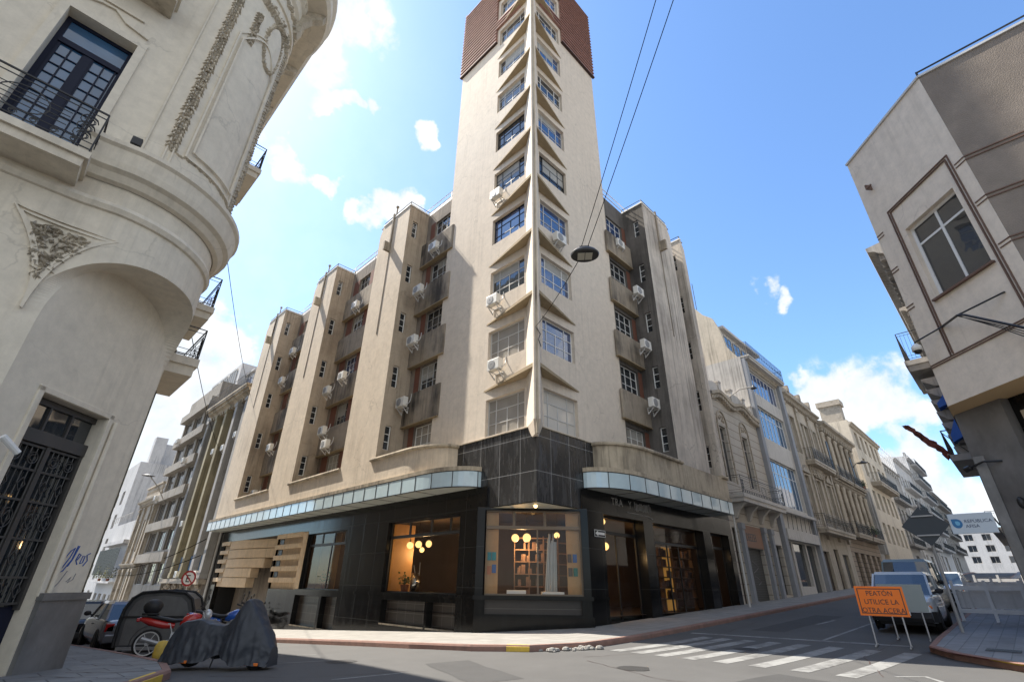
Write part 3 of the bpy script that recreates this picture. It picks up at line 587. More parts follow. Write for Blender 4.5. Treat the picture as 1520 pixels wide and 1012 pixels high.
# chamfered corner shop window, behind a concave recess
CH = Fr((13.02, 14.33, 0), rad(-45)); CW = 3.69
def cf(u, d, z): return CH.p(u, d, z)
m = MB(); m.wall(CH, -.25, CW+.25, 0, -1, 4.12, [(.04, 1.14, CW-.02, 4.02), (.12, .55, CW-.1, 1.0)], .25)
m.box(-.3, -.14, 1.0, CW+.3, -.002, 1.13, CH); m.box(-.25, -.10, -1, CW+.3, -.003, .5, CH)
m.build('corner_wall', M['black'], B)
m = MB(); m.box(.12, .2, .55, CW-.1, .24, 1.0, CH); m.build('basement_grating', GRM, B)
M['shopglass'] = glass_clear('shop_glass')
M['bronze'] = mat('shop_window_frame', (.16, .12, .085), .4, .1, metal=.3)
def shop_window(fr, u0, u1, d, z0, z1, zt, vs, vt, mframe='bronze'):
    m = MB(); t = .05
    m.box(u0, d, z0, u0+t, d+.08, z1, fr); m.box(u1-t, d, z0, u1, d+.08, z1, fr); m.box(u0+t, d, z0, u1-t, d+.08, z0+t, fr); m.box(u0+t, d, z1-t, u1-t, d+.08, z1, fr)
    m.box(u0+t, d-.02, zt-.06, u1-t, d+.1, zt+.06, fr)
    for v in vs: m.box(v-.03, d+.01, z0+t, v+.03, d+.07, zt-.06, fr)
    for v in vt: m.box(v-.05, d+.01, zt+.06, v+.05, d+.07, z1-t, fr)
    w = m.build('shop_window', M[mframe], B)
    g = MB(); g.poly([fr.p(u0+.02, d+.04, z0+.02), fr.p(u1-.02, d+.04, z0+.02), fr.p(u1-.02, d+.04, z1-.02), fr.p(u0+.02, d+.04, z1-.02)])
    p = g.build('pane', M['shopglass'], B); p.parent = w; return w
shop_window(CH, .04, CW-.02, .12, 1.14, 4.02, 3.42, (CW*.55,), (CW*.31, CW*.63))
shop_window(FL, -21.1, -15.85, XG+.2, 1.12, 4.0, 3.37, (), (-19.6, -18.0, -16.7), 'darkmetal')
shop_window(FL, -29.6, -25.0, XG+.2, 1.12, 3.95, 3.33, (-26.9,), (-28.1, -26.7, -25.5), 'darkmetal')
shop_window(FRT, 20.95, 26.05, YG+.45, .4, 4.07, 3.3, (22.9, 24.0), (), 'darkmetal')
shop_window(FRT, 26.9, 29.2, YG+.42, .5, 4.08, 3.4, (28.0,), (), 'darkmetal')
shop_window(FRT, 17.1, 20.15, YG+.45, .25, 4.06, 3.44, (18.6,), (), 'darkmetal')
# shop room behind the glass
ZF = .45
M['dkwall'] = mat('shop_wall', (.10, .065, .045), .8, .2); M['shopfloor'] = mat('shop_floor', (.07, .05, .04), .4, .2); M['ceil'] = mat('shop_ceiling', (.13, .09, .065), .8, .1)
m = MB(); Lsh = [(13.25, 14.7), (15.9, 11.95), (29.4, 11.95), (29.4, 17), (18.4, 17), (18.4, 30.1), (13.35, 30.1)]
n = len(m.v); m.poly([(x, y, ZF) for x, y in Lsh]); m.build('shop_floor', M['shopfloor'], B)
m = MB(); m.poly([(x, y, 4.3) for x, y in Lsh]); m.build('shop_ceiling', M['ceil'], B)
m = MB()
for i in range(2, 6):
    a, b = Lsh[i], Lsh[i+1]; m.poly([(*a, ZF), (*b, ZF), (*b, 4.3), (*a, 4.3)])
m.build('shop_wall', M['dkwall'], B)
m = MB()                                                     # oak side panels of the shop windows
m.box(.07, .26, 1.14, .56, .32, 4.0, CH); m.box(CW-.56, .26, 1.14, CW-.05, .32, 4.0, CH)
m.box(-21.08, XG+.32, 1.12, -21.04, XG+1.5, 4.0, FL); m.box(-29.5, XG+.9, 1.12, -27.3, XG+.94, 3.95, FL)
m.build('oak_panel', M['wood'], B)
m = MB(); m.box(22.9, YG+.9, .5, 23.9, YG+.95, 3.25, FRT)
M['amber'] = emit('lit_shelf_back', (1, .50, .10), .07); m.build('lit_shelf', M['amber'], B)
m = MB()
for z in (.95, 1.4, 1.85, 2.3, 2.75, 3.2):
    m.box(21.0, YG+.8, z, 26.0, YG+.98, z+.05, FRT); m.box(17.2, YG+3.5, z, 20, YG+3.7, z+.04, FRT)
    m.box(1.2, 2.2, z, 3.0, 2.4, z+.04, CH)
for u in (21.0, 22.85, 23.92, 26.0): m.box(u-.03, YG+.79, .45, u+.03, YG+.99, 3.3, FRT)
for u in (1.2, 1.8, 2.4, 3.0): m.box(u-.02, 2.19, .5, u+.02, 2.41, 3.3, CH)
m.build('shelf', mat('shop_shelf', (.16, .09, .05), .6, .2), B)
m = MB()
for k in range(46):
    z = rnd.choice((1.0, 1.45, 1.9, 2.35, 2.8)); u = 21.1+rnd.random()*4.7; m.box(u, YG+.82, z, u+.08+rnd.random()*.25, YG+.93, z+.2+rnd.random()*.15, FRT)
for k in range(40):
    z = rnd.choice((.99, 1.44, 1.89, 2.34, 2.79)); u = 1.25+rnd.random()*1.6; m.box(u, 2.22, z, u+.05+rnd.random()*.12, 2.36, z+.18+rnd.random()*.15, CH)
kk = m.build('shelf_goods', mat('shelf_goods', (.20, .11, .07), .7, .5, .6, (.05, .06, .08), 8), B); kind(kk, 'stuff')
m = MB(); m.box(.9, .35, 1.14, 1.6, 1.2, 1.3, CH); m.box(2.2, .35, 1.14, 3.0, 1.2, 1.26, CH); m.build('display_plinth', M['white'], B)
m = MB()
for k in range(7): m.tube([cf(2.35+.07*k, .9, 1.15), cf(2.5+.05*k, .95, 3.1+.2*math.sin(k*2))], .03+.02*(k % 2), 6)
m.build('display_drape', M['blind'], B)
# curved louvre blocks round the garage entrance
M['louvre'] = mat('sunlit_cream_stucco', (.74, .56, .37), .9, .1, .4, (.35, .24, .14), 1.5, .1, 14, thr=.53, runs=.4)  # warmer than the wall cream: sun and bounce light put into the colour
PR = [(XG+.25, 33.9), (XG+.02, 33.82), (XG-.02, 33.6), (XG-.02, 30.35), (XG+.06, 30.22)]
m = MB(); m.box(-33.86, XG+.12, 1.08, -30.2, XG+.5, 4.12, FL); m.build('louvre_recess', M['louvre'], B)
for i in range(5):
    z = 1.42+i*.61; m = MB(); m.along(PR, [(.10, z), (.12, z+.02), (.12, z+.25), (.10, z+.27), (-.2, z+.27), (-.2, z)]); m.build('louvre_band', M['louvre'], B)
    if 0 < i < 5: m = MB(); m.box(-33.72, XG+.09, z-.33, -33.15, XG+.118, z-.01, FL); m.build('louvre_opening', M['darkmetal'], B)
m = MB(); m.box(-30.2, XG-.06, 1.08, -29.62, XG+.34, 4.12, FL); m.build('louvre_jamb', M['louvre'], B, bevel=.08)
for i in range(5):
    e = (38.4, 38.1, 36.9, 35.3, 34.7)[i]; z = 1.08+i*.61
    P_ = [(XG-.06, 42.3), (XG-.07, 41.4), (XG-.04, 40.6)] + [(XG-.04+1.4*((40.6-y)/5.9)**1.6, y) for y in lin_(40.3, e, 7)]
    m = MB(); m.along(P_, [(.05, z), (.09, z+.06), (.10, z+.56), (.05, z+.585), (-.5, z+.585), (-.5, z)]); m.build('louvre_band', M['louvre'], B)
    P_ = [(XG+.2, 44.35), (XG-.02, 44.25), (XG-.07, 43.9), (XG-.06, 42.32)]
    m = MB(); m.along(P_, [(.12, z+.32), (.14, z+.34), (.14, z+.57), (.12, z+.59), (-.3, z+.59), (-.3, z+.32)]); m.build('louvre_band', M['louvre'], B)
    if i: m = MB(); m.box(-42.85, XG+.06, z+.02, -42.32, XG+.1, z+.31, FL); m.build('louvre_opening', M['darkmetal'], B)
m = MB(); m.box(-44.2, XG+.101, 1.08, -42.3, XG+.4, 4.12, FL); m.build('louvre_recess', M['louvre'], B)
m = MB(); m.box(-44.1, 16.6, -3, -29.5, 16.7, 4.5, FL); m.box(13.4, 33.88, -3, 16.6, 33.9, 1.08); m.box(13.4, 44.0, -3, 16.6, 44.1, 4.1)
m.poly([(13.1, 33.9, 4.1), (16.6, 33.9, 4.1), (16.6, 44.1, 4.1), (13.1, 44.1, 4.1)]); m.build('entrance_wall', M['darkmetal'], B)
m = MB(); m.tube([(27.62, 10.6, 5.6), (27.62, 10.6, .3)], .05, 8); m.build('downpipe', M['frame'], B); m = MB(); m.tube([(13.0, 45.55, 4.9), (13.0, 45.55, -2)], .09, 8)
m.build('downpipe', M['frame'], B)
# remains of removed letters over the shop door
M['ghost'] = mat('letter_residue', (.40, .37, .33), .8, .3)
put_text("TRA", .42, M['ghost'], B, (17.75, YG-.004, 4.50), (1, 0, 0), (0, 0, 1), name='letter_residue', depth=.002, spacing=1.15)
put_text("Y", .42, M['ghost'], B, (19.05, YG-.004, 4.50), (1, 0, 0), (0, 0, 1), name='letter_residue', depth=.002)
m = MB()
for k in range(13): m.box(19.55+k*.11, YG-.006, 4.42+.05*rnd.random(), 19.59+k*.11+.03*rnd.random(), YG-.002, 4.72+.1*rnd.random(), FRT)
m.build('letter_residue', M['ghost'], B); m = MB(); m.tube([(18.9, YG-.01, 4.30), (20.6, YG-.01, 4.28), (21.0, YG-.01, 4.20)], .025, 4)
m.build('scrape_mark', M['ghost'], B)
# ------------------------------------------------------------------ ground, roads, pavements
M['asphalt'] = mat('asphalt', (.088, .086, .083), .85, .14, .35, (.06, .058, .056), .8, .35, 55, streak=1, thr=.5)
M['earth'] = mat('earth', (.12, .11, .1), .9, .1)
M['pave'] = brick_mat('pavement_tiles', (.30, .285, .26), (.16, .15, .14), .4, .4, .012, .8, 'xy', .16, .35, .3, .35, (.20, .19, .18))
M['paveL'] = brick_mat('grey_pavement_slabs', (.20, .205, .205), (.08, .08, .08), .9, .6, .014, .75, 'xy', .18, .35, .3, .3, (.13, .13, .13), .5)
M['paveR'] = brick_mat('worn_pavement_slabs', (.25, .25, .255), (.13, .13, .135), 1.3, .3, .012, .7, 'xy', .25, .35, .3, .35, (.15, .155, .165), .5)
M['kerb'] = mat('red_granite_kerb', (.25, .145, .115), .85, .25, .4, (.12, .10, .09), 4, .3, 30, streak=1)
M['paint'] = mat('worn_road_paint', (.25, .25, .242), .8, .15, .9, (.10, .098, .095), 3.5, 0, streak=1, thr=.45)
M['yellow'] = mat('yellow_paint', (.62, .42, .06), .7, .2, .5, (.25, .2, .12), 5, streak=1)
M['redpaint'] = mat('faded_red_paint', (.38, .14, .12), .8, .2, .5, (.25, .2, .18), 5, streak=1)
def resample(P, step=1.5):
    out = []
    for i in range(len(P)-1):
        a = Vector(P[i]); b = Vector(P[i+1]); n = max(1, int((b-a).length/step))
        for j in range(n): out.append(a+(b-a)*(j/n))
    out.append(Vector(P[-1])); return out
def lin(a, b, s): return [a+(b-a)*i/s for i in range(s+1)]
m = MB(); m.poly([(-1500, -1500, -4.2), (1500, -1500, -4.2), (1500, 1500, -4.2), (-1500, 1500, -4.2)]); kind(m.build('ground', M['earth']))
xs = lin(-60, -10, 5)+lin(-8, 30, 38)+lin(32, 60, 14)+lin(66, 230, 20); ys = lin(-60, -12, 5)+lin(-10, 30, 40)+lin(32, 60, 14)+lin(66, 230, 16)
m = MB(); m.grid([[(x, y, G(x, y)) for x in xs] for y in ys]); kind(m.build('road', M['asphalt'], smooth=True))
def sidewalk(K, I, matp, name, paint=None):
    """K kerb line, I wall line with as many points; kerb stands .13 over the road"""
    k2 = []; i2 = []
    for j in range(len(K)-1):
        a, b = Vector(K[j]), Vector(K[j+1]); c, d = Vector(I[j]), Vector(I[j+1]); n = max(1, int((b-a).length/1.5))
        for q in range(n): t = q/n; k2.append(a+(b-a)*t); i2.append(c+(d-c)*t)
    k2.append(Vector(K[-1])); i2.append(Vector(I[-1]))
    def g(p, h): return (p.x, p.y, G(p.x, p.y)+h)
    kin = []
    for a, b in zip(k2, i2):
        v = b-a; v.normalize(); kin.append(a+v*.16)
    m = MB(); rows = []
    for q in range(5): rows.append([g(a+(b-a)*q/4, .135) for a, b in zip(kin, i2)])
    m.grid(rows); kind(m.build(name, matp))
    m = MB(); ko = [a-(b-a).normalized()*.0 for a, b in zip(k2, kin)]
    m.grid([[g(a, -.3) for a in ko], [g(a, .10) for a in ko], [g(a+(b-a)*.15, .14) for a, b in zip(ko, kin)], [g(b, .142) for b in kin], [g(b, -.3) for b in kin]])
    kind(m.build('kerb', M['kerb']))
Km = [(8.3, 85), (8.4, 20), (8.9, 12.6), (9.4, 10.7), (10.3, 9.5), (11.8, 8.95), (14, 8.95), (30, 9.0), (220, 9.0)]
Im = [(13.25, 85), (13.25, 20), (13.25, 15.5), (13.25, 14.2), (14.0, 13.3), (15.0, 12.4), (15.7, 11.85), (30, 11.85), (220, 11.85)]
sidewalk(Km, Im, M['pave'], 'pavement')
Kl = [(3.4, 85), (3.4, 16), (3.35, 13), (3.0, 11.2), (2.3, 10.1), (1.0, 9.3), (-1.5, 9.0), (-40, 9.0)]
Il = [(1.6, 85), (1.6, 16), (1.6, 13.3), (1.1, 12.7), (.5, 12.1), (-.1, 11.5), (-1.5, 11.05), (-40, 11.05)]
sidewalk(Kl, Il, M['paveL'], 'pavement')
Kr = [(14.1, -60), (14.1, -4), (14.3, -.9), (14.95, .75), (15.9, 1.85), (16.9, 2.4), (18.6, 2.45), (60, 2.45), (220, 2.45)]
Ir = [(16.2, -60), (16.2, -4), (16.2, -2.5), (16.6, -1.6), (17.3, -.9), (18.2, .1), (19.5, .3), (60, .3), (220, .3)]
sidewalk(Kr, Ir, M['paveR'], 'pavement')
def painted(name, P, w, mt, h=.005):
    """flat painted strip following the road"""
    Q = resample(P, .6); m = MB(); a = []; b = []
    for i, p in enumerate(Q):
        t = (Q[min(i+1, len(Q)-1)]-Q[max(i-1, 0)]).normalized(); n = Vector((-t.y, t.x)); u = p+n*w/2; v = p-n*w/2
        a.append((u.x, u.y, G(u.x, u.y)+h)); b.append((v.x, v.y, G(v.x, v.y)+h))
    m.grid([a, b]); return kind(m.build(name, mt))
for y in (3.05, 3.85, 4.65, 5.42, 6.15, 6.85, 7.5, 8.1): painted('crosswalk_stripe', [(12.0, y+.05), (16.4, y-.38)], .36, M['paint'])
painted('stop_line', [(17.1, 8.6), (17.7, 2.9)], .22, M['paint'])
painted('lane_line', [(17.5, 4.9), (30, 4.7)], .10, M['paint'])
painted('lane_line', [(12.7, 2.45), (13.1, 2.05), (12.4, 1.6)], .10, M['paint'])
painted('lane_line', [(4.5, 12.3), (6.0, 11.6)], .08, M['paint']); painted('lane_line', [(4.9, 9.1), (6.2, 8.9)], .08, M['paint'])
painted('lane_line', [(6.6, 13.2), (4.2, 15.2)], .07, M['paint']); painted('lane_line', [(22, 6.2), (24, 6.1)], .12, M['paint'])
def kerbpaint(P, mt, name='kerb_paint'):
    Q = resample(P, .3); m = MB(); rows = [[], [], []]
    for i, p in enumerate(Q):
        t = (Q[min(i+1, len(Q)-1)]-Q[max(i-1, 0)]).normalized(); n = Vector((t.y, -t.x)); g = G(p.x, p.y)
        rows[0].append((p.x+n.x*.006, p.y+n.y*.006, g+.004)); rows[1].append((p.x+n.x*.006, p.y+n.y*.006, g+.106)); rows[2].append((p.x-n.x*.14, p.y-n.y*.14, g+.148))
    m.grid(rows); kind(m.build(name, mt))
kerbpaint([(15.3, 1.16), (14.95, .75), (14.3, -.9), (14.1, -4)][::-1], M['yellow']); kerbpaint([(16.9, 2.4), (15.9, 1.85), (15.3, 1.16)][::-1], M['redpaint'])
kerbpaint([(9.95, 9.96), (10.3, 9.5)], M['yellow'])
kerbpaint([(2.8, 10.88), (2.3, 10.1)][::-1], M['yellow'])
M['patch'] = mat('asphalt_patch', (.060, .059, .058), .9, .15, 0, bump=.3, bscale=60)
def patch(name, P, mt, h=.003):
    m = MB(); c = sum((Vector(p) for p in P), Vector((0, 0)))/len(P); pts = []
    for i in range(len(P)):
        a, b = Vector(P[i]), Vector(P[(i+1) % len(P)]); n = max(1, int((b-a).length/.5))
        for j in range(n): q_ = a+(b-a)*(j/n)+Vector((rnd.uniform(-.03, .03), rnd.uniform(-.03, .03))); pts.append(q_)
    m.grid([[(c.x+(p.x-c.x)*f, c.y+(p.y-c.y)*f, G(c.x+(p.x-c.x)*f, c.y+(p.y-c.y)*f)+h) for p in pts] for f in (0.01, .33, .66, 1)], True); return kind(m.build(name, mt))
patch('asphalt_patch', [(9.2, 3.2), (11.2, 3.0), (11.4, 4.1), (9.3, 4.4)], M['patch']); patch('asphalt_patch', [(19, 6.4), (26, 6.2), (26, 7.3), (19, 7.4)], M['patch']); patch('asphalt_patch', [(6.4, 7.2), (7.4, 7.0), (8.2, 9.4), (7.2, 9.6)], M['patch']); patch('asphalt_patch', [(5.2, 16), (6.1, 16), (6.0, 24), (5.1, 24)], M['patch'])
M['castiron'] = mat('cast_iron', (.035, .034, .033), .6, .2, bump=.8, bscale=90)
for cx_, cy_m in ((9.9, 6.3), (14.6, 5.9), (6.2, 11.2)): patch('manhole_cover', [(cx_+.32*math.cos(k*math.pi/8), cy_m+.32*math.sin(k*math.pi/8)) for k in range(16)], M['castiron'], .006)
# broken stones where the kerb has crumbled, drain grate, cracks
m = MB()
for k in range(26):
    x = 10.6+rnd.random()*1.5; y = 8.95+.5*rnd.random()-(x-10.6)*.25; s = .04+.08*rnd.random(); z = G(x, y)
    m.sphere((x, y, z+s*.3), s, 6, 4, (1.2, .9, .6))
kind(m.build('rubble', M['pave']), 'stuff')
m = MB()
for k in range(9): m.box(16.6+k*.07, .75, G(17, 1)+.137, 16.63+k*.07, 1.35, G(17, 1)+.146)
kind(m.build('drain_grate', M['darkmetal']))
m = MB()
def crack(P, w, dz=.139):
    Q = []
    for i in range(len(P)-1):
        a, b = Vector(P[i]), Vector(P[i+1])
        for j in range(8): q = a+(b-a)*(j/8); Q.append(q+Vector((rnd.uniform(-.04, .04), rnd.uniform(-.04, .04))))
    Q.append(Vector(P[-1])); A = []; C = []
    for i, p in enumerate(Q):
        t = (Q[min(i+1, len(Q)-1)]-Q[max(i-1, 0)]).normalized(); n = Vector((-t.y, t.x)); ww = w*rnd.uniform(.3, 1)
        A.append((p.x+n.x*ww, p.y+n.y*ww, G(p.x, p.y)+dz)); C.append((p.x-n.x*ww, p.y-n.y*ww, G(p.x, p.y)+dz))
    m.grid([A, C])
crack([(1.7, 12.2), (2.2, 11.6), (2.9, 11.2)], .018); crack([(1.2, 12), (1.9, 11), (2.3, 10.4)], .014); crack([(2.1, 13.8), (2.6, 12.8), (3.2, 12.5)], .015)
crack([(8.6, 2.0), (9.4, 3.6), (9.2, 5.4), (10.1, 7.6)], .012, .005); crack([(12.5, 2.6), (15, 3.4), (19, 3.3), (24, 4.4)], .012, .005); crack([(10.5, 8.0), (12.4, 7.3), (16, 7.6), (22, 8.2)], .010, .005); crack([(3.6, 11.0), (4.6, 9.6), (6.4, 9.0)], .012, .004)
kind(m.build('pavement_crack', M['tiledk']))

# ------------------------------------------------------------------ ornate building on the left with a round corner turret
M['ornate'] = mat('painted_cream_stucco', (.72, .645, .52), .85, .08, .45, (.32, .265, .19), .9, .08, 30, thr=.56, runs=.22, cracks=.25)
M['ornate2'] = mat('relief_stucco', (.56, .49, .38), .9, .25, .6, (.12, .095, .065), 5, .3, 30, streak=1, thr=.49)
M['marble'] = mat('grey_marble', (.20, .195, .19), .35, .25, .6, (.07, .068, .066), 1.2, 0, streak=.6, spec=.5, thr=.47)
M['navy'] = mat('navy_paint', (.008, .011, .028), .5, .1, spec=.2)
M['doorbronze'] = mat('dark_bronze_grille', (.075, .07, .066), .45, .15, metal=.3)
OB = thing('ornate_corner_building', 'cream ornate building with a round corner turret, garland reliefs and an iron street door', 'building', (.5, 12.2, 0))
YL, XL = 11.0, 1.65
TC = Vector((-.25, 12.9)); TR = 2.0
def T(an, z, off=0): return Vector((TC.x+(TR+off)*math.cos(rad(an)), TC.y+(TR+off)*math.sin(rad(an)), z))
curve = [(-.98, 11.0), (-.82, 10.985), (-.66, 10.955), (-.5, 10.93)] + [(T(a, 0).x, T(a, 0).y) for a in range(-92, 1, 6)] + [(1.72, 13.2), (XL, 13.6)]
HT = 26.5
m = MB()
hw = [(-2.5, 8.8, -1.3, 12.4), (-2.5, 14.4, -1.3, 17.9), (-5.6, 8.8, -4.4, 12.4), (-5.6, 14.4, -4.4, 17.9)]
m.wall(FRT, -14, -.98, YL, -1, 19.3, hw, .35)
arch = [p for p in curve]
L0 = 0; acc = [0]
for i in range(1, len(arch)): acc.append(acc[-1]+(Vector(arch[i])-Vector(arch[i-1])).length)
tt = [a/acc[-1] for a in acc]
def zb(t): return 5.45+1.75*max(0, 1-abs(2*t-1)**2.6)**.5
fine = []
for i in range(len(arch)-1):
    for j in range(8): t = j/8; fine.append((Vector(arch[i]).lerp(Vector(arch[i+1]), t), tt[i]+(tt[i+1]-tt[i])*t))
fine.append((Vector(arch[-1]), 1.0))
m.grid([[(p.x, p.y, zb(t)) for p, t in fine], [(p.x, p.y, 8.3) for p, t in fine], [(p.x, p.y, 19.3) for p, t in fine]])
C0, C1 = Vector((-.98, 11.0+.0)), Vector((XL, 13.6))
c0 = Vector((-.66, 11.02)); c1 = Vector((XL-.02, 13.33))
m.grid([[(p.x, p.y, zb(t)) for p, t in fine], [(*(c0.lerp(c1, t)), zb(t)) for p, t in fine]])
he = [(y, z, y+1.2, z+3.4) for y in (15.4, 19.5, 23.6, 27.7, 31.8) for z in (8.8, 14.4)]
m.wall(FE, 13.6, 50, -XL, -4, 19.3, he, .35)
m.poly([(XL, 13.3, -3), (XL, 13.6, -3), (XL, 13.6, 5.45), (XL, 13.3, 5.45)])
m.poly([(-.98, 11, 5.45), (-.66, 11.02, 5.45), (-.66, 11.02, -1), (-.98, 11, -1)])
m.build('stucco_wall', M['ornate'], OB)
CD = Fr((c0.x, c0.y, 0), math.atan2(c1.y-c0.y, c1.x-c0.x)); CDW = (c1-c0).length
m = MB(); m.wall(CD, 0, CDW, 0, -1.2, 5.45, [(.72, -1.1, 2.26, 4.42)], .38)
m.grid([[(*(c0.lerp(c1, t)), 5.45) for p, t in fine], [(*(c0.lerp(c1, t)), zb(t)+.02) for p, t in fine]])
m.build('chamfer_wall', M['ornate'], OB)
m = MB()
for u0, u1, z0, z1 in ((.60, .715, 1.2, 4.53), (2.265, 2.38, 1.2, 4.53), (.60, 2.38, 4.425, 4.54)): m.box(u0, -.035, z0, u1, .06, z1, CD)
m.tube([CD.p(2.45, -.05, 1.25), CD.p(2.45, -.05, 4.4)], .045, 8)
m.build('door_surround', M['ornate'], OB, bevel=.015)
m = MB(); m.box(2.30, -.09, -1.2, CDW+.09, -.002, 1.14, CD); m.box(-.02, -.09, -1.2, .62, -.002, 1.14, CD); m.box(2.30, .0, -1.2, 2.32, .3, 1.14, CD)
m.box(2.28, -.12, 1.14, CDW+.12, -.002, 1.26, CD); m.box(-.02, -.12, 1.14, .64, -.002, 1.26, CD)
m.box(-14, YL-.08, -1, -.99, YL-.002, 1.0, FRT); m.box(13.42, -XL-.09, -4, 50, -XL-.002, 1.0, FE); m.build('marble_plinth', M['marble'], OB)
# street door: iron grille over dark glass, blue kick panel, fanlight
D = MB(); D.box(.72, .26, -.6, 2.26, .33, 1.05, CD); dr = D.build('street_door', M['navy'], OB)
g = MB(); g.box(.74, .30, 1.05, 2.24, .33, 3.62, CD); o = g.build('pane', M['glass'], OB); o.parent = dr
g = MB()
for u in lin(.76, 2.22, 13): g.tube([CD.p(u, .22, 1.1), CD.p(u, .22, 3.6)], .011, 4)
for z in (1.1, 1.5, 2.1, 2.7, 3.2, 3.6): g.box(.74, .20, z-.018, 2.24, .235, z+.018, CD)
for u in (.74, 1.49, 2.24): g.box(u-.045, .18, 1.0, u+.045, .26, 3.65, CD)
for uc in (.93, 1.27, 1.71, 2.05):
    for z in (1.3, 1.8, 2.4, 2.95): g.tube([CD.p(uc+.075*a, .20, z+.11*b) for a, b in ((0, 1), (1, 0), (0, -1), (-1, 0))], .013, 4, True)
    for z in (3.4,):
        for rr in (.10, .055): g.tube([CD.p(uc+rr*math.cos(q*math.pi/6), .20, z+rr*math.sin(q*math.pi/6)) for q in range(12)], .011, 4, True)
    for z in (2.4,): g.tube([CD.p(uc+.12*math.cos(q*math.pi/6), .205, z+.16*math.sin(q*math.pi/6)) for q in range(12)], .009, 4, True)
o = g.build('grille', M['doorbronze'], OB); o.parent = dr
g = MB(); g.box(.72, .16, 3.64, 2.26, .30, 3.86, CD); g.box(.72, .2, 4.30, 2.26, .3, 4.41, CD); g.box(1.2, .2, 3.86, 1.24, .28, 4.3, CD); g.box(1.7, .2, 3.86, 1.74, .28, 4.3, CD)
fl = g.build('fanlight', M['doorbronze'], OB); g = MB(); g.poly([CD.p(.74, .25, 3.86), CD.p(2.24, .25, 3.86), CD.p(2.24, .25, 4.3), CD.p(.74, .25, 4.3)]); o = g.build('pane', M['glass'], OB); o.parent = fl
# mouldings, ledge and cornice along the curve
full = [(-14, YL), (-4, YL)] + curve + [(XL, 20), (XL, 50)]
led = [(-1.28, YL-.01)] + curve + [(XL, 20), (XL, 50)]
m = MB(); m.along(led, [(.02, 8.62), (.12, 8.66), (.20, 8.80), (.30, 8.86), (.33, 9.0), (.36, 9.3), (.42, 9.36), (.42, 9.46), (.0, 9.55), (-.02, 8.7)]); m.build('ledge', M['ornate'], OB)
m = MB(); m.along(full, [(.0, 7.98), (.05, 8.0), (.09, 8.1), (.05, 8.2), (.0, 8.22), (-.02, 8.1)]); m.build('moulding', M['ornate'], OB)
cor = [(.0, 18.3), (.10, 18.4), (.12, 18.75), (.22, 18.85), (.25, 19.1), (.85, 19.2), (.95, 19.35), (.95, 19.75), (1.05, 19.9), (1.05, 20.1), (.0, 20.25), (-.02, 18.4)]
m = MB(); m.along(full, cor); m.build('cornice', M['ornate'], OB)
m = MB(); m.along(full, [(.0, 17.4), (.06, 17.42), (.08, 17.5), (.02, 17.6), (-.02, 17.5)]); m.along(full, [(.0, 16.9), (.06, 16.92), (.08, 16.98), (.02, 17.04), (-.02, 17.0)]); m.build('moulding', M['ornate'], OB)
m = MB()
for an in range(-88, 1, 7): p = T(an, 0); n = Vector((math.cos(rad(an)), math.sin(rad(an)))); f = Fr((p.x, p.y, 0), math.atan2(n.y, n.x)+math.pi/2); m.box(-.05, -.24, 18.86, .05, -.02, 19.09, f)
m.build('dentil', M['ornate2'], OB)
for an in (-64, -22):
    p = T(an, 0); f = Fr((p.x, p.y, 0), rad(an)+math.pi/2); b = MB()
    b.ext([f.p(-.12, -d, z) for d, z in ((-.05, 17.7), (.14, 17.75), (.24, 18.0), (.2, 18.3), (.45, 18.75), (.75, 18.95), (.82, 19.19), (-.05, 19.19))], f.p(.12, 0, 0)-f.p(-.12, 0, 0)); b.build('bracket', M['ornate2'], OB)
for y in lin(14.5, 48, 14):
    b = MB(); b.ext([(XL+d, y-.12, z) for d, z in ((-.05, 17.7), (.14, 17.75), (.24, 18.0), (.2, 18.3), (.45, 18.75), (.75, 18.95), (.82, 19.19), (-.05, 19.19))], (0, .24, 0)); b.build('bracket', M['ornate2'], OB)
# attic
m = MB(); m.prism([(-14, 11.6), (-.8, 11.6), (.6, 12.2), (1.05, 13.6), (1.05, 50), (-14, 50)], 20.2, HT); m.prism([(-13.9, 11.5), (-1.1, 11.5), (.4, 12.9), (1.15, 13.7), (1.15, 49.9), (-13.9, 49.9)], 20.0, 20.19); m.build('attic', M['ornate'], OB)
m = MB(); m.prism([(-13.9, YL+.45), (-1.2, YL+.45), (XL-.45, 13.8), (XL-.45, 49.9), (-13.9, 49.9)], -2, 19.2); m.build('room_wall', M['darkmetal'], OB)
m = MB(); m.along([(-14, 11.2), (-1.0, 11.2)] + [(T(a, 0).x*.98, T(a, 0).y) for a in range(-88, 1, 8)] + [(1.55, 20), (1.55, 50)], [(.95, 20.1), (.97, 20.7), (.91, 20.7), (.89, 20.1)]); m.build('gutter_rail', M['iron'], OB)
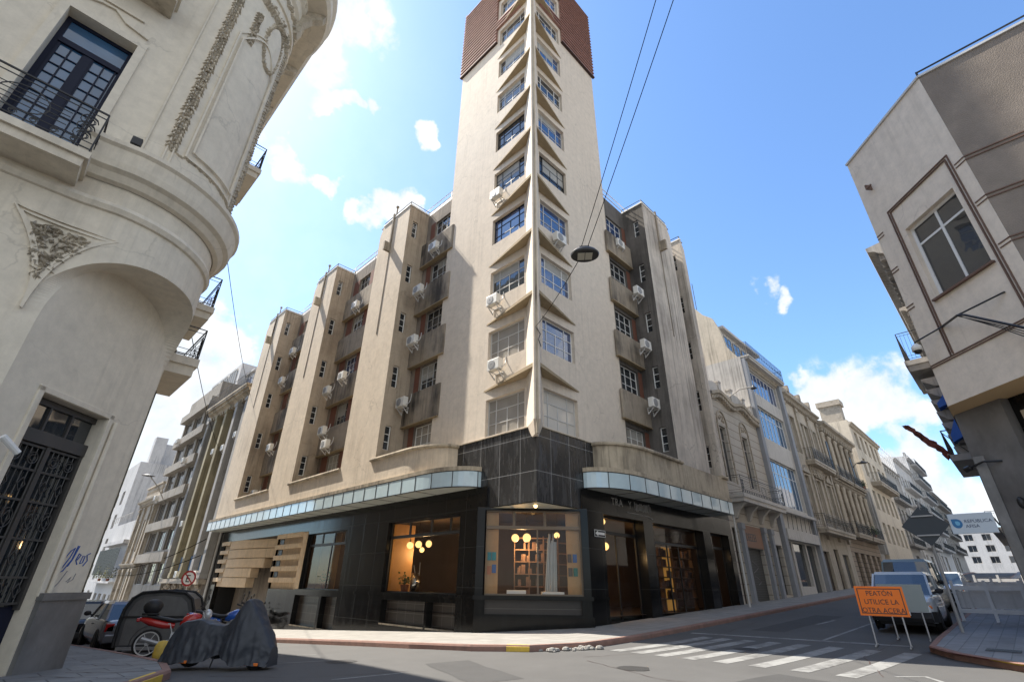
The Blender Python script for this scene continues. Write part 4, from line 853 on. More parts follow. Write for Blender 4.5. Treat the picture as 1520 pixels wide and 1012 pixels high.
# turret panel with garlands, medallion
m = MB()
for an in (-95, -84.6, -80.8, -23, -19): m.tube([T(an, 9.6, .012), T(an, 16.8, .012)], .022, 4)
for off, a0, a1, z0, z1 in ((.02, -74, -30, 10.15, 14.9), (.05, -71, -33, 10.35, 14.75)):
    m.tube([T(a0, z0, off)] + [T(a, z0, off) for a in range(a0+3, a1, 4)] + [T(a1, z0, off), T(a1, z1, off)] + [T(a, z1+.7*math.sin(math.pi*(a-a0)/(a1-a0)), off) for a in range(a1-3, a0, -4)] + [T(a0, z1, off)], .03, 4, True)
m.build('panel_moulding', M['ornate'], OB)
m = MB()
def leaf(mb, c, a, n, l, w, h):
    a = Vector(a).normalized(); n = Vector(n).normalized(); b = n.cross(a); c = Vector(c); k = len(mb.v)
    mb.v += [c-a*l*.5, c+b*w*.5-a*l*.05, c+a*l*.5, c-b*w*.5-a*l*.05, c+n*h-a*l*.12, c+n*h*.4+a*l*.3]; mb.f += [[k, k+1, k+4], [k+1, k+2, k+5, k+4], [k+2, k+3, k+4, k+5], [k+3, k, k+4]]
def tleaf(mb, an, z, rot, l=.17, w=.085, h=.07, off=.0):
    n = Vector((math.cos(rad(an)), math.sin(rad(an)), 0)); t = Vector((-n.y, n.x, 0)); leaf(mb, T(an, z, off), t*math.sin(rot)+Vector((0, 0, 1))*math.cos(rot), n+t*rnd.uniform(-.2, .2), l, w, h)
def garland(an, z0, z1, w=1.6, s=.05):
    z = z0
    while z < z1:
        for q in (-1, 0, 1): tleaf(m, an+q*w*1.15+rnd.uniform(-.3, .3), z+rnd.uniform(-.03, .03), -q*.75+rnd.uniform(-.3, .3)+(.3 if q == 0 else 0), .2*s/.05, .10*s/.05, .085)
        if rnd.random() < .25: m.sphere(T(an+rnd.uniform(-1, 1), z, .06), .035, 6, 4)
        z += .115
garland(-82.7, 10.2, 16.8); m.build('garland_relief', M['ornate2'], OB); m = MB(); garland(-21, 9.8, 16.8); m.build('garland_relief', M['ornate2'], OB); m = MB(); garland(-66, 14.9, 16.2, 1.3, .045)
m.build('garland_relief', M['ornate2'], OB); m = MB()
for a in range(-82, -20, 2): tleaf(m, a, 10.1+rnd.uniform(-.03, .03), 1.57+rnd.choice((-.6, .6)), .13, .06, .05)
m.build('garland_relief', M['ornate2'], OB); m = MB()
for k in range(44):                                            # wreath round the oval medallion and swags under the frieze
    q = 2*math.pi*k/44; tleaf(m, -44+11*math.cos(q), 15.75+.95*math.sin(q), rnd.uniform(0, 6.28), .2, .11, .1)
m.build('wreath_relief', M['ornate2'], OB); m = MB()
for k in range(70): tleaf(m, rnd.uniform(-70, -24), 16.7+.35*rnd.random(), rnd.uniform(0, 6.28), .26, .13, .12)
m.build('garland_relief', M['ornate2'], OB); m = MB()
for k in range(90): tleaf(m, -88+k*1.0, 18.0+.09*math.sin(k*.7), rnd.uniform(0, 6.28), .22, .1, .1)
m.build('frieze_relief', M['ornate2'], OB); m = MB()
for k in range(130): m.sphere((-13.5+k*.097, 10.96, 18.0+.09*math.sin(k*.7)), .055, 6, 4)
m.build('frieze_relief', M['ornate2'], OB)
m = MB(); m.grid([[T(-44+r_*10*math.cos(q*math.pi/10), 15.75+r_*.85*math.sin(q*math.pi/10), .07*(1-r_*.6)) for q in range(20)] for r_ in (.02, .5, .9, 1.0)], True); m.build('medallion', M['ornate'], OB, smooth=True)
# spandrel relief beside the arch
m = MB(); Asp, Bsp, Csp = Vector((-1.62, 0, 7.47)), Vector((-.12, 0, 7.42)), Vector((-.9, 0, 5.62))
def yface(x): return 10.985 if x < -.95 else 10.985-.06*min(1, (x+.95)/.5)
def cv(a, b, bow):
    mid = (a+b)/2+bow; return [(a*(1-t)**2+mid*2*t*(1-t)+b*t*t) for t in lin(0, 1, 8)]
edge = cv(Asp, Bsp, Vector((0, 0, 0)))[:-1] + cv(Bsp, Csp, Vector((-.38, 0, .38)))[:-1] + cv(Csp, Asp, Vector((.36, 0, .12)))[:-1]
for sc in (1.0, .84):
    cen = Vector((-.93, 0, 6.95)); m.tube([(p.x, yface(p.x)-.01, p.z) for p in [cen+(e-cen)*sc for e in edge]], .03, 4, True)
m.build('spandrel_moulding', M['ornate'], OB)
m = MB()
for k in range(120):
    a, b = rnd.random(), rnd.random()
    if a+b > 1: a, b = 1-a, 1-b
    p = Vector((-1.45, 0, 7.36))*a+Vector((-.35, 0, 7.33))*b+Vector((-.9, 0, 5.9))*(1-a-b)
    p = p+(Vector((-.93, 0, 6.95))-p)*.18; an_ = rnd.uniform(0, 6.28); leaf(m, (p.x, yface(p.x)-.003, p.z), (math.cos(an_), 0, math.sin(an_)), (rnd.uniform(-.3, .3), -1, rnd.uniform(-.3, .3)), rnd.uniform(.10, .22), rnd.uniform(.05, .10), rnd.uniform(.04, .09))
m.build('spandrel_relief', M['ornate2'], OB)
# upper windows with balconies
def scroll(mb, fr, u, d, z, r0, turns=1.5, flip=1): mb.tube([fr.p(u+flip*r0*(1-.6*k/14)*math.cos(k/14*turns*2*math.pi), d, z+r0*(1-.6*k/14)*math.sin(k/14*turns*2*math.pi)) for k in range(15)], .011, 4)
def balcony(par, fr, u0, u1, d, z, dep=.85, hh=1.0, mslab='ornate', style='scroll', slabh=.26):
    s = MB(); s.box(u0, d-dep, z-slabh*.45, u1, d-.002, z, fr); s.box(u0+.06, d-dep+.06, z-slabh, u1-.06, d-.002, z-slabh*.45, fr); sl = s.build('balcony', M[mslab], par)
    r = MB(); a, b, e = u0+.05, u1-.05, d-dep+.05
    for zz, rr in ((hh, .022), (hh-.12, .012), (.08, .014), (.22, .01)):
        r.tube([fr.p(a, d-.01, z+zz), fr.p(a, e, z+zz), fr.p(b, e, z+zz), fr.p(b, d-.01, z+zz)], rr, 4)
    for u in (a, b): r.tube([fr.p(u, e, z), fr.p(u, e, z+hh)], .018, 4)
    if style == 'scroll':
        for q in (.36, .46, .56, .66): r.tube([fr.p(a+.45, e, z+hh*q), fr.p(b-.45, e, z+hh*q)], .009, 4)
        for u in (a+.22, b-.22):
            for zz in (.32, .5, .68): scroll(r, fr, u, e, z+hh*zz, .15); scroll(r, fr, u+.05, e, z+hh*zz, .10)
        for k in range(int((b-a)/.28)): scroll(r, fr, a+.2+k*.28, e, z+.15, .06)
        for k in range(3): scroll(r, Fr(fr.p(b, 0, 0), fr.rot-math.pi/2), -(e+.2+k*.22), 0, z+.5, .12)
        r.tube([fr.p((a+b)/2+.35*math.cos(q*math.pi/8), e, z+.5+.28*math.sin(q*math.pi/8)) for q in range(16)], .011, 4, True)
    else:
        n = int((b-a)/.13)
        for k in range(1, n): r.tube([fr.p(a+(b-a)*k/n, e, z+.08), fr.p(a+(b-a)*k/n, e, z+hh-.1)], .009, 4)
        for k in range(1, max(2, int(dep/.14))):
            for u in (a, b): r.tube([fr.p(u, e+k*.14, z+.08), fr.p(u, e+k*.14, z+hh-.1)], .009, 4)
        for k in range(n//3): scroll(r, fr, a+.2+k*.39, e, z+hh*.55, .10)
    o = r.build('railing', M['iron'], par); o.parent = sl; return sl
M['glasssky'] = glass_dark('sky_reflection_pane', (.03, .085, .17), .8)  # base tinted blue to stand in for reflected sky
def french(par, fr, u0, z0, u1, z1, d, frame='navy', pane='glasssky'):
    w = u1-u0; h = z1-z0; o = window(par, fr, u0, d, z0, w, h, (), (.80,), pane, frame, .09)
    g = MB(); zt = z0+h*.80
    g.box((u0+u1)/2-.07, d-.01, z0+.09, (u0+u1)/2+.07, d+.05, zt, fr); g.box(u0+.08, d-.03, zt-.06, u1-.08, d+.05, zt+.08, fr)
    for a, b in ((u0+.14, (u0+u1)/2-.10), ((u0+u1)/2+.10, u1-.14)):
        g.box(a-.06, d, z0+.09, a, d+.05, zt-.06, fr); g.box(b, d, z0+.09, b+.03, d+.05, zt-.06, fr); g.box((a+b)/2-.012, d+.004, z0+.5, (a+b)/2+.012, d+.04, zt-.06, fr)
        for k in range(1, 8): zz = z0+.5+(zt-.1-z0-.5)*k/8; g.box(a, d+.005, zz-.011, b, d+.04, zz+.011, fr)
        g.box(a, d+.003, z0+.09, b, d+.045, z0+.5, fr)
    s = g.build('sash', M[frame], par); s.parent = o; WL[s] = WL[par]; s.location = WL[par]-WL[o]
    s.rotation_euler.z = -fr.rot; s.location = Matrix.Rotation(-fr.rot, 3, 'Z') @ (WL[par]-WL[o]); return o
for a, b, c, e in hw:
    french(OB, FRT, a, b, c, e, YL+.25)
    s = MB(); s.box(a-.16, YL-.05, b, a-.003, YL+.1, e+.16, FRT); s.box(c+.003, YL-.05, b, c+.16, YL+.1, e+.16, FRT); s.box(a-.003, YL-.05, e+.003, c+.003, YL+.1, e+.16, FRT)
    cx = (a+c)/2; s.tube([(cx-.7, YL-.03, e+.42), (cx-.25, YL-.03, e+.62), (cx, YL-.03, e+.66), (cx+.25, YL-.03, e+.45), (cx+.7, YL-.03, e+.36)], .03, 4); s.tube([(cx-.5, YL-.03, e+.75), (cx+.5, YL-.03, e+.8)], .03, 4)
    s.build('window_surround', M['ornate'], OB)
for x in (-3.25, -6.35):
    balcony(OB, FRT, x, x+2.25, YL, 8.62, .80, 1.02, slabh=.34); balcony(OB, FRT, x, x+2.25, YL, 14.3, .80, 1.02, slabh=.34)
    s = MB(); [s.sphere((x+.1+k*.1, YL-.62, 13.93), .06, 6, 4) for k in range(21)]; s.box(x+.02, YL-.6, 13.8, x+2.2, YL-.002, 13.94); s.build('balcony_moulding', M['ornate2'], OB)
for a, b, c, e in he:
    french(OB, FE, a, b, c, e, -XL+.25)
    balcony(OB, FE, a-.45, c+.45, -XL, b-.1, .85, 1.0, slabh=.4)
balcony(OB, FE, 14.6, 17.0, -XL, 6.9, .85, .9, slabh=.5)
# blue sprayed tag and pencil scrawl on the chamfer wall
M['bluespray'] = mat('blue_spray', (.03, .09, .33), .7, .2); M['greyspray'] = mat('grey_spray', (.22, .21, .22), .8, .2)
m = MB(); gr = lambda u, z: CD.p(u, -.004, z)
uz = 2.52
for st in ([(0, .16), (.12, .36), (.2, .42), (.16, .25), (.06, .06), (-.04, -.06), (.1, 0), (.22, .2), (.26, .46)], [(.30, .46), (.24, .2), (.18, .08)], [(.36, .2), (.42, .3), (.36, .32), (.33, .2), (.40, .12)], [(.46, .14), (.48, .28), (.54, .28), (.53, .16), (.46, .14)], [(.66, .34), (.58, .30), (.64, .2), (.57, .1)]):
    m.tube([gr(uz+u*.9, 1.62+z*.95) for u, z in st], .011, 4)
m.build('graffiti', M['bluespray'], OB)
m = MB()
for st in ([(.2, .2), (.1, 0), (.02, -.1)], [(.26, .02), (.34, .1), (.3, .0), (.4, .06), (.42, .16)]): m.tube([gr(uz+u, 1.42+z) for u, z in st], .007, 4)
m.build('graffiti', M['greyspray'], OB)
# ------------------------------------------------------------------ the building at the right edge
RB = thing('chamfered_building', 'beige chamfered corner building with a pebbledash side and marble ground floor', 'building', (18.3, .3, 0))
M['beige'] = mat('smooth_beige_stucco', (.76, .665, .55), .9, .05, .25, (.32, .26, .2), .9, .1, 25, thr=.56, runs=.15, cracks=.25)
M['pebble'] = mat('pebbledash', (.25, .21, .175), .95, .2, .4, (.12, .10, .09), 1, .6, 32, thr=.5, streak=.6)
M['groove'] = mat('brown_moulding', (.16, .10, .075), .8, .15)
RC = Fr((18.68, .33, 0), rad(-135)); RW = 3.62; ZB, ZTp = 6.35, 16.15
m = MB(); m.wall(RC, 0, RW, 0, ZB, ZTp, [(1.08, 9.42, 2.96, 12.1)], .3); m.build('chamfer_wall', M['beige'], RB)
m = MB(); m.wall(FL, 2.23, 22, 16.12, ZB, ZTp, [], .3); m.build('pebbledash_wall', M['pebble'], RB)
m = MB(); m.wall(FS, -32, -18.68, -.33, ZB, ZTp, [(-21.6, 9, -20.4, 12), (-25.6, 9, -24.4, 12), (-29.6, 9, -28.4, 12)], .3); m.poly([(18.68, .33, ZTp), (16.12, -2.23, ZTp), (16.12, -22, ZTp), (32, -22, ZTp), (32, .33, ZTp)]); m.poly([(32, .33, -1), (32, -22, -1), (32, -22, ZTp), (32, .33, ZTp)])
m.poly([(16.12, -22, ZB), (32, -22, ZB), (32, -22, ZTp), (16.12, -22, ZTp)]); m.wall(FS, -32, -19.5, -.33, -1, 5.0, [], .3) if False else None; m.build('stucco_wall', M['beige'], RB)
m = MB(); m.poly([(18.68, .33, ZB), (16.12, -2.23, ZB), (16.12, -22, ZB), (20, -22, ZB), (20, .33, ZB)]); m.build('soffit', mat('ochre_soffit', (.60, .43, .24), .9, .08), RB)
w = window(RB, RC, 1.08, .16, 9.42, 1.88, 2.68, (.52,), (.74,), 'glass', 'white', .10)
m = MB()
def ring(u0, z0, u1, z1, t, o):
    m.box(u0-t, -o, z0-t, u0, -.001, z1+t, RC); m.box(u1, -o, z0-t, u1+t, -.001, z1+t, RC); m.box(u0, -o, z1, u1, -.001, z1+t, RC)
ring(.88, 7.7, 3.14, 13.0, .03, .05); ring(.79, 7.65, 3.23, 13.09, .03, .04); m.box(1.0, -.10, 9.36, 3.04, .1, 9.42, RC)
for z in (7.55, 7.62): m.box(0, -.03, z, RW, -.001, z+.03, RC)
for z in (9.6, 11.05, 12.5):
    for dz in (0, .12):
        m.box(.0, -.02, z+dz, .30, -.001, z+dz+.03, RC); m.box(3.30, -.02, z+dz, RW, -.001, z+dz+.03, RC); m.box(2.23, 16.12-.03, z+dz, 22, 16.119, z+dz+.035, FL)
m.box(.55, -.22, 14.35, .60, -.001, 14.55, RC); m.box(.60, -.22, 14.35, .80, -.18, 14.40, RC)
m.build('moulding', M['groove'], RB)
m = MB(); m.box(-.02, -.05, ZTp, RW+.02, .15, ZTp+.08, RC); m.box(2.23, 16.07, ZTp, 22, 16.3, ZTp+.08, FL); m.build('coping', M['frame'], RB)
m = MB(); m.tube([RC.p(RW-.02, .04, ZTp+.12), (16.15, -22, ZTp+.12)], .03, 5); m.tube([RC.p(RW-.02, .04, ZTp+.28), (16.15, -22, ZTp+.28)], .03, 5)
for p in [RC.p(RW, .02, ZTp), Vector((16.15, -6, ZTp)), Vector((16.15, -10, ZTp))]: m.tube([p, p+Vector((0, 0, .28))], .03, 5)
m.build('roof_rail', M['darkmetal'], RB)
m = MB(); m.box(-.8, .85, -1, .72, 1.3, ZB-.002, RC); m.box(-32, -.33+.06, -1, -19.55, -.33+.3, 5.0, FS); m.build('marble_wall', M['marble'], RB)
m = MB(); m.box(.725, 1.1, -1, 5.0, 1.4, ZB-.002, RC); m.box(3.2, 17.2, -1, 22, 17.5, ZB-.002, FL); m.build('dark_wall', M['black'], RB)
shopw = window(RB, RC, 1.0, .98, 1.4, 2.4, 4.5, (.5,), (.55, .78), 'glass', 'capstone', .12)
m = MB(); m.box(2.0, .85, 2.6, 2.9, .92, 4.0, RC); m.build('white_panel', M['white'], RB)
m = MB(); m.box(.32, .81, 3.0, .56, .848, 3.16, RC); m.build('wall_plate', M['darkmetal'], RB)
m = MB(); m.prism([(18.9, -.1), (16.6, -2.5), (16.6, -21.5), (31.8, -21.5), (31.8, -.1)], 6.4, 16.1); m.prism([(21.5, -.2), (18.5, -3.5), (18.5, -21.5), (31.8, -21.5), (31.8, -.2)], -2, 6.39); m.build('room_wall', M['darkmetal'], RB)
# ------------------------------------------------------------------ neighbouring street fronts
M['stoneA'] = brick_mat('pale_rusticated_stucco', (.44, .40, .345), (.24, .21, .18), 40, .55, .03, .85, 'wall', .05, .4, .3, .35, (.20, .175, .15))
M['greywhite'] = mat('pale_grey_paint', (.50, .47, .43), .9, .07, .4, (.25, .22, .19), 1, .1, 20, thr=.55, runs=.75)
M['bluegrey'] = mat('blue_grey_paint', (.27, .28, .30), .85, .1, .4, (.12, .12, .12), 1)
M['stoneC'] = mat('weathered_cream', (.46, .40, .32), .9, .12, .6, (.12, .10, .08), 1.5, .2, 20, thr=.5, runs=.75)
M['stoneC2'] = mat('weathered_relief', (.40, .345, .275), .9, .25, .7, (.08, .07, .055), 4, .4, 20, streak=1)
M['stoneD'] = brick_mat('banded_brown_stucco', (.33, .265, .205), (.13, .10, .08), 40, .42, .03, .9, 'wall', .1, .5, .3, .5, (.12, .10, .08))
M['palecream'] = mat('pale_cream_stucco', (.56, .485, .38), .9, .07, .4, (.30, .25, .19), 1, .1, 20, thr=.55, runs=.75)
M['far'] = mat('far_grey_stucco', (.36, .345, .325), .9, .15, .5, (.16, .15, .14), 1.3, .1, 14, runs=.75)
M['farw'] = mat('far_white_stucco', (.52, .51, .50), .9, .08, .35, (.28, .28, .28), 1, .1, 14, runs=.75)
M['olive'] = mat('olive_pilaster', (.33, .285, .185), .9, .15, .6, (.11, .09, .06), 1.5, .2, 20, thr=.5, runs=.75)
M['bandstone'] = mat('stained_pale_stucco', (.31, .28, .24), .9, .14, .7, (.13, .115, .095), 1.3, .15, 18, thr=.5, runs=.8)
M['shutter'] = brick_mat('roller_shutter', (.075, .075, .072), (.03, .03, .03), 60, .09, .012, .6, 'wall', .05, .5)
M['wooddk'] = mat('dark_wood_door', (.035, .025, .02), .5, .2)
M['signbrown'] = mat('brown_sign', (.24, .135, .085), .7, .12)
M['awnblue'] = mat('blue_awning', (.03, .11, .42), .7, .1)
def cornice(par, fr, u0, u1, d, z, s=1.0, mt='stoneC', dent=True, name='cornice'):
    m = MB(); P = [(-.02, 0), (.08*s, .02*s), (.10*s, .18*s), (.22*s, .25*s), (.30*s, .34*s), (.48*s, .40*s), (.50*s, .55*s), (.0, .62*s)]
    m.ext([fr.p(u0, d-a, z+b) for a, b in P], fr.p(u1, 0, 0)-fr.p(u0, 0, 0))
    if dent:
        n = int((u1-u0)/(.45*s))
        for k in range(n): u = u0+(k+.3)*(u1-u0)/n; m.box(u, d-.24*s, z+.02, u+.18*s, d-.001, z+.24*s, fr)
    return m.build(name, M[mt], par)
def pilaster(par, fr, u, d, z0, z1, w=.5, pr=.12, mt='stoneC', cap=True, name='pilaster'):
    m = MB(); m.box(u-w/2, d-pr, z0, u+w/2, d-.001, z1, fr)
    if cap: m.box(u-w/2-.06, d-pr-.06, z1-.32, u+w/2+.06, d-.001, z1-.002, fr); m.box(u-w/2-.05, d-pr-.05, z0+.002, u+w/2+.05, d-.001, z0+.4, fr)
    return m.build(name, M[mt], par)
def surround(par, fr, a, z0, b, z1, d, mt='stoneC', ped=0):
    m = MB(); t = .16; m.box(a-t, d-.07, z0, a-.002, d+.05, z1+t, fr); m.box(b+.002, d-.07, z0, b+t, d+.05, z1+t, fr); m.box(a-.002, d-.07, z1+.002, b+.002, d+.05, z1+t, fr)
    if ped: m.ext([fr.p(u, d-.2, z) for u, z in ((a-.35, z1+.3), (b+.35, z1+.3), ((a+b)/2, z1+.3+ped))], fr.p(0, .2, 0)-fr.p(0, 0, 0)); m.box(a-.35, d-.22, z1+.2, b+.35, d-.001, z1+.299, fr)
    return m.build('window_surround', M[mt], par)
def block(name, label, cat, fr, u0, u1, d, depth, zt, wallm, rows, group=None, sidem=None, doors=(), zbase=None, roof=True):
    """street front with openings; rows: (z0, z1, [(u0,u1),...], vs, hs, pane, frame)"""
    um = (u0+u1)/2; pb = fr.p(um, d, 0); zb_ = G(pb.x, pb.y) if zbase is None else zbase
    t = thing(name, label, cat, (pb.x, pb.y, zb_), group)
    hol = []
    for r in rows:
        for a, b in r[2]: hol.append((a, r[0], b, r[1]))
    for q in doors: hol.append(q[:4])
    m = MB(); m.wall(fr, u0, u1, d, zb_-3, zt, hol, .3)
    m.build('wall', M[wallm], t)
    s = MB(); p = [fr.p(u0, d, 0), fr.p(u1, d, 0), fr.p(u1, d+depth, 0), fr.p(u0, d+depth, 0)]
    for i, j in ((1, 2), (2, 3), (3, 0)): s.poly([(p[i].x, p[i].y, zb_-3), (p[j].x, p[j].y, zb_-3), (p[j].x, p[j].y, zt), (p[i].x, p[i].y, zt)])
    s.build('side_wall', M[sidem or wallm], t)
    r_ = MB(); r_.poly([(q.x, q.y, zt-.05) for q in p]); r_.build('roof', M['far'], t)
    k = MB(); k.box(u0+.05, d+.32, zb_-2.9, u1-.05, d+depth-.05, zt-.1, fr); k.build('room_wall', M['darkmetal'], t)
    for r in rows:
        for a, b in r[2]: window(t, fr, a, d+.18, r[0], b-a, r[1]-r[0], r[3], r[4], r[5], r[6], r[7] if len(r) > 7 else .06)
    for q in doors:
        a, z0, b, z1, mm = q; g = MB(); g.box(a, d+.22, z0, b, d+.28, z1, fr); g.build('door' if mm != 'shutter' else 'roller_shutter', M[mm], t)
    return t
D0 = 11.7
def X(px, py): p = at(px, py, 1, D0); return p.x, p.z
# -- A: low pale house with a waved cornice
gA = G(34, 11)
A = block('terraced_house', 'low pale two storey house with waved dentil cornice beside the black stone building', 'house', FRT, 29.75, 38.0, D0, 9, 13.0, 'stoneA',
          [(7.35, 10.9, [(30.9, 31.9), (34.6, 35.6)], (.5,), (.75,), 'glass', 'frameold')],
          doors=[(29.95, gA-.5, 30.75, 4.6, 'wooddk'), (31.5, gA-.3, 34.3, 3.6, 'shutter'), (35.0, gA-.3, 35.7, 4.2, 'wooddk'), (36.2, gA+.4, 37.75, 4.0, 'glass')])
m = MB()
wave = lambda u: 12.35+.55*math.exp(-((u-31.4)/1.3)**2)+.55*math.exp(-((u-35.1)/1.3)**2)
us = lin(29.75, 38.0, 40)
rows = [[FRT.p(u, D0-o, wave(u)+z) for u in us] for o, z in ((0, -.1), (.10, -.05), (.14, .12), (.36, .2), (.40, .4), (0, .45))]
m.grid(rows)
for u in lin(29.9, 37.9, 30): m.box(u, D0-.3, wave(u)-.08, u+.13, D0-.002, wave(u)+.14, FRT)
m.build('cornice', M['stoneC'], A)
m = MB(); m.grid([[FRT.p(u, D0+.02, 12.9) for u in us], [FRT.p(u, D0+.02, wave(u)+1.15) for u in us], [FRT.p(u, D0+.22, wave(u)+1.15) for u in us], [FRT.p(u, D0+.22, 12.9) for u in us]])
for u in (29.95, 32.2, 34.2, 36.4, 37.8): m.box(u-.2, D0-.06, wave(u)+.4, u+.2, D0+.3, wave(u)+1.45, FRT); m.box(u-.25, D0-.1, wave(u)+1.452, u+.25, D0+.35, wave(u)+1.56, FRT)
m.build('roof_parapet', M['greywhite'], A)
for u in (31.4, 35.1):
    m = MB(); m.tube([FRT.p(u+1.0*math.cos(q*math.pi/12)*.75, D0-.03, 11.0+.95*math.sin(q*math.pi/12)) for q in range(13)], .07, 4)
    for s in (-.75, .75): m.box(u+s-.07, D0-.06, 7.3, u+s+.07, D0-.001, 11.0, FRT)
    for k in range(24): m.sphere(FRT.p(u+rnd.uniform(-.4, .4), D0-.02, 11.35+rnd.uniform(-.12, .3)), rnd.uniform(.04, .09), 6, 4)
    m.build('window_surround', M['stoneC2'], A)
balcony(A, FRT, 30.2, 37.6, D0, 6.45, .95, 1.05, 'greywhite', 'scroll', .45)
for u in (30.6, 32.6, 34.6, 36.6): m = MB(); m.ext([FRT.p(u, D0-o, z) for o, z in ((0, 5.1), (.15, 5.15), (.35, 5.6), (.8, 5.99), (0, 5.99))], (.28, 0, 0)); m.build('bracket', M['greywhite'], A)
for u in (30.2+.9, 34.65, 35.95): pilaster(A, FRT, u, D0, gA-.3, 4.9, .38, .2, 'bluegrey')
m = MB(); m.box(31.5, D0-.06, 3.62, 34.3, D0+.1, 4.85, FRT); m.build('shop_sign_board', M['signbrown'], A)
put_text("DEEZEI", .62, M['darkmetal'], A, (31.72, D0-.065, 3.98), (1, 0, 0), (0, 0, 1), name='sign_lettering', sx=.8)
m = MB(); m.box(36.1, D0-.05, 4.02, 37.85, D0+.05, 4.9, FRT); m.build('shop_fascia', M['greywhite'], A)
m = MB(); m.tube([FRT.p(33.0+.5*math.sin(k*1.3), D0+.215, gA+.9+k*.16) for k in range(9)], .02, 4); m.build('graffiti', M['greyspray'], A)
# -- B: tall pale office house with a blank curved gable
gB = G(42, 11)
Bb = block('office_house', 'tall pale house with blank curved side wall and blue railed top balcony', 'building', FRT, 38.02, 46.6, D0, 13, 18.2, 'greywhite',
           [(6.9, 10.3, [(39.0, 45.7)], (.12, .25, .38, .5, .63, .76, .88), (.72,), 'glasssky', 'white'), (11.9, 14.5, [(39.0, 45.7)], (.12, .25, .38, .5, .63, .76, .88), (.75,), 'glasssky', 'white'),
            (15.6, 17.6, [(39.0, 45.7)], (.12, .25, .38, .5, .63, .76, .88), (), 'glassblue', 'white')],
           doors=[(39.0, gB-.2, 40.0, 4.4, 'glass'), (40.4, gB+.6, 43.2, 4.4, 'glass'), (43.5, gB-.2, 45.6, 4.4, 'glass')])
for u in (38.35, 46.25): pilaster(Bb, FRT, u, D0, gB-.3, 18.0, .62, .28, 'bluegrey', False)
m = MB(); gable = [(11.75, 18.0), (12.6, 19.4), (12.9, 21.2), (13.3, 22.4), (14.0, 23.0), (14.6, 23.9), (16.0, 23.9), (22, 22.4), (24.6, 22.4), (24.6, 17.9)]
m.ext([(38.03, y, z) for y, z in gable], (.35, 0, 0)); m.build('gable_wall', M['palecream'], Bb)
m = MB(); m.box(38.4, D0+1.3, 18.2, 46.5, D0+9, 21.3, FRT); m.box(38.3, D0+.9, 21.3, 46.7, D0+9.2, 21.55, FRT); m.build('attic', M['greywhite'], Bb)
for i in range(4): window(Bb, FRT, 38.9+i*1.95, D0+1.2, 18.5, 1.5, 2.4, (.5,), (.75,), 'glasssky', 'frameold')
bl = balcony(Bb, FRT, 38.1, 46.6, D0+.3, 18.25, .95, 1.15, 'greywhite', 'bars', .3)
cornice(Bb, FRT, 38.7, 45.9, D0, 17.65, .6, 'stoneC')
m = MB(); m.box(38.7, D0-.35, 4.5, 46.0, D0-.002, 5.2, FRT); m.box(38.7, D0-.5, 6.3, 46.0, D0-.002, 6.5, FRT); m.build('fascia', M['greywhite'], Bb)
m = MB(); [m.tube([FRT.p(u, D0-.4, 5.2), FRT.p(u+.1, D0-.45, 6.25)], .02, 4) for u in lin(39, 45.8, 7)]; m.tube([FRT.p(39.1, D0-.45, 6.25), FRT.p(45.9, D0-.45, 6.25)], .02, 4); m.build('railing', M['iron'], Bb)
m = MB(); m.tube([(38.2, 14.5, 23.8), (38.2, 14.5, 26.6)], .03, 4); m.build('antenna', M['iron'], Bb); m = MB(); m.tube([(41, 16, 21.5), (41, 16, 24.5)], .03, 4); m.build('antenna', M['iron'], Bb)
# -- C: cream ornate house
gC = G(51, 11)
Cb = block('ornate_townhouse', 'cream ornate townhouse with pedimented windows and two railed balconies', 'house', FRT, 46.62, 57.2, D0, 12, 18.0, 'stoneC',
           [(6.7, 10.3, [(47.8, 49.0), (51.2, 52.4), (54.6, 55.8)], (.5,), (.75,), 'glass', 'frameold'), (12.3, 15.6, [(47.8, 49.0), (50.9, 51.9), (52.2, 53.2), (54.8, 55.8)], (.5,), (.75,), 'glass', 'frameold')],
           doors=[(47.4, gC-.2, 49.4, 4.2, 'wooddk'), (51.0, gC-.2, 52.4, 4.5, 'wooddk'), (53.6, gC-.2, 55.6, 4.2, 'shutter')])
cornice(Cb, FRT, 46.7, 57.1, D0, 16.9, 1.1, 'stoneC2')
for z, e in ((11.5, .8), (5.6, .9)): balcony(Cb, FRT, 49.6 if z > 8 else 47.3, 56.5, D0, z+.35, e, 1.05, 'stoneC', 'bars', .4)
for a, b in ((47.8, 49.0), (51.2, 52.4), (54.6, 55.8)): surround(Cb, FRT, a, 6.7, b, 10.3, D0, 'stoneC2', .6)
for a, b in ((47.8, 49.0), (50.9, 53.2), (54.8, 55.8)): surround(Cb, FRT, a, 12.3, b, 15.6, D0, 'stoneC2')
for u in (46.95, 50.2, 53.7, 56.85): pilaster(Cb, FRT, u, D0, 5.2, 16.8, .45, .14, 'stoneC2')
m = MB(); m.box(46.7, D0+.1, 18.0, 57.1, D0+.4, 18.7, FRT); [m.box(u-.2, D0, 18.0, u+.2, D0+.5, 19.2, FRT) for u in (46.95, 50.2, 53.7, 56.85)]
m.build('roof_parapet', M['stoneC2'], Cb); m = MB()
for k in range(130): m.sphere(FRT.p(rnd.uniform(50.2, 53.6), D0-.15, rnd.uniform(10.6, 11.4)), rnd.uniform(.08, .2), 6, 4)
m.build('parapet_ornament', M['stoneC2'], Cb)
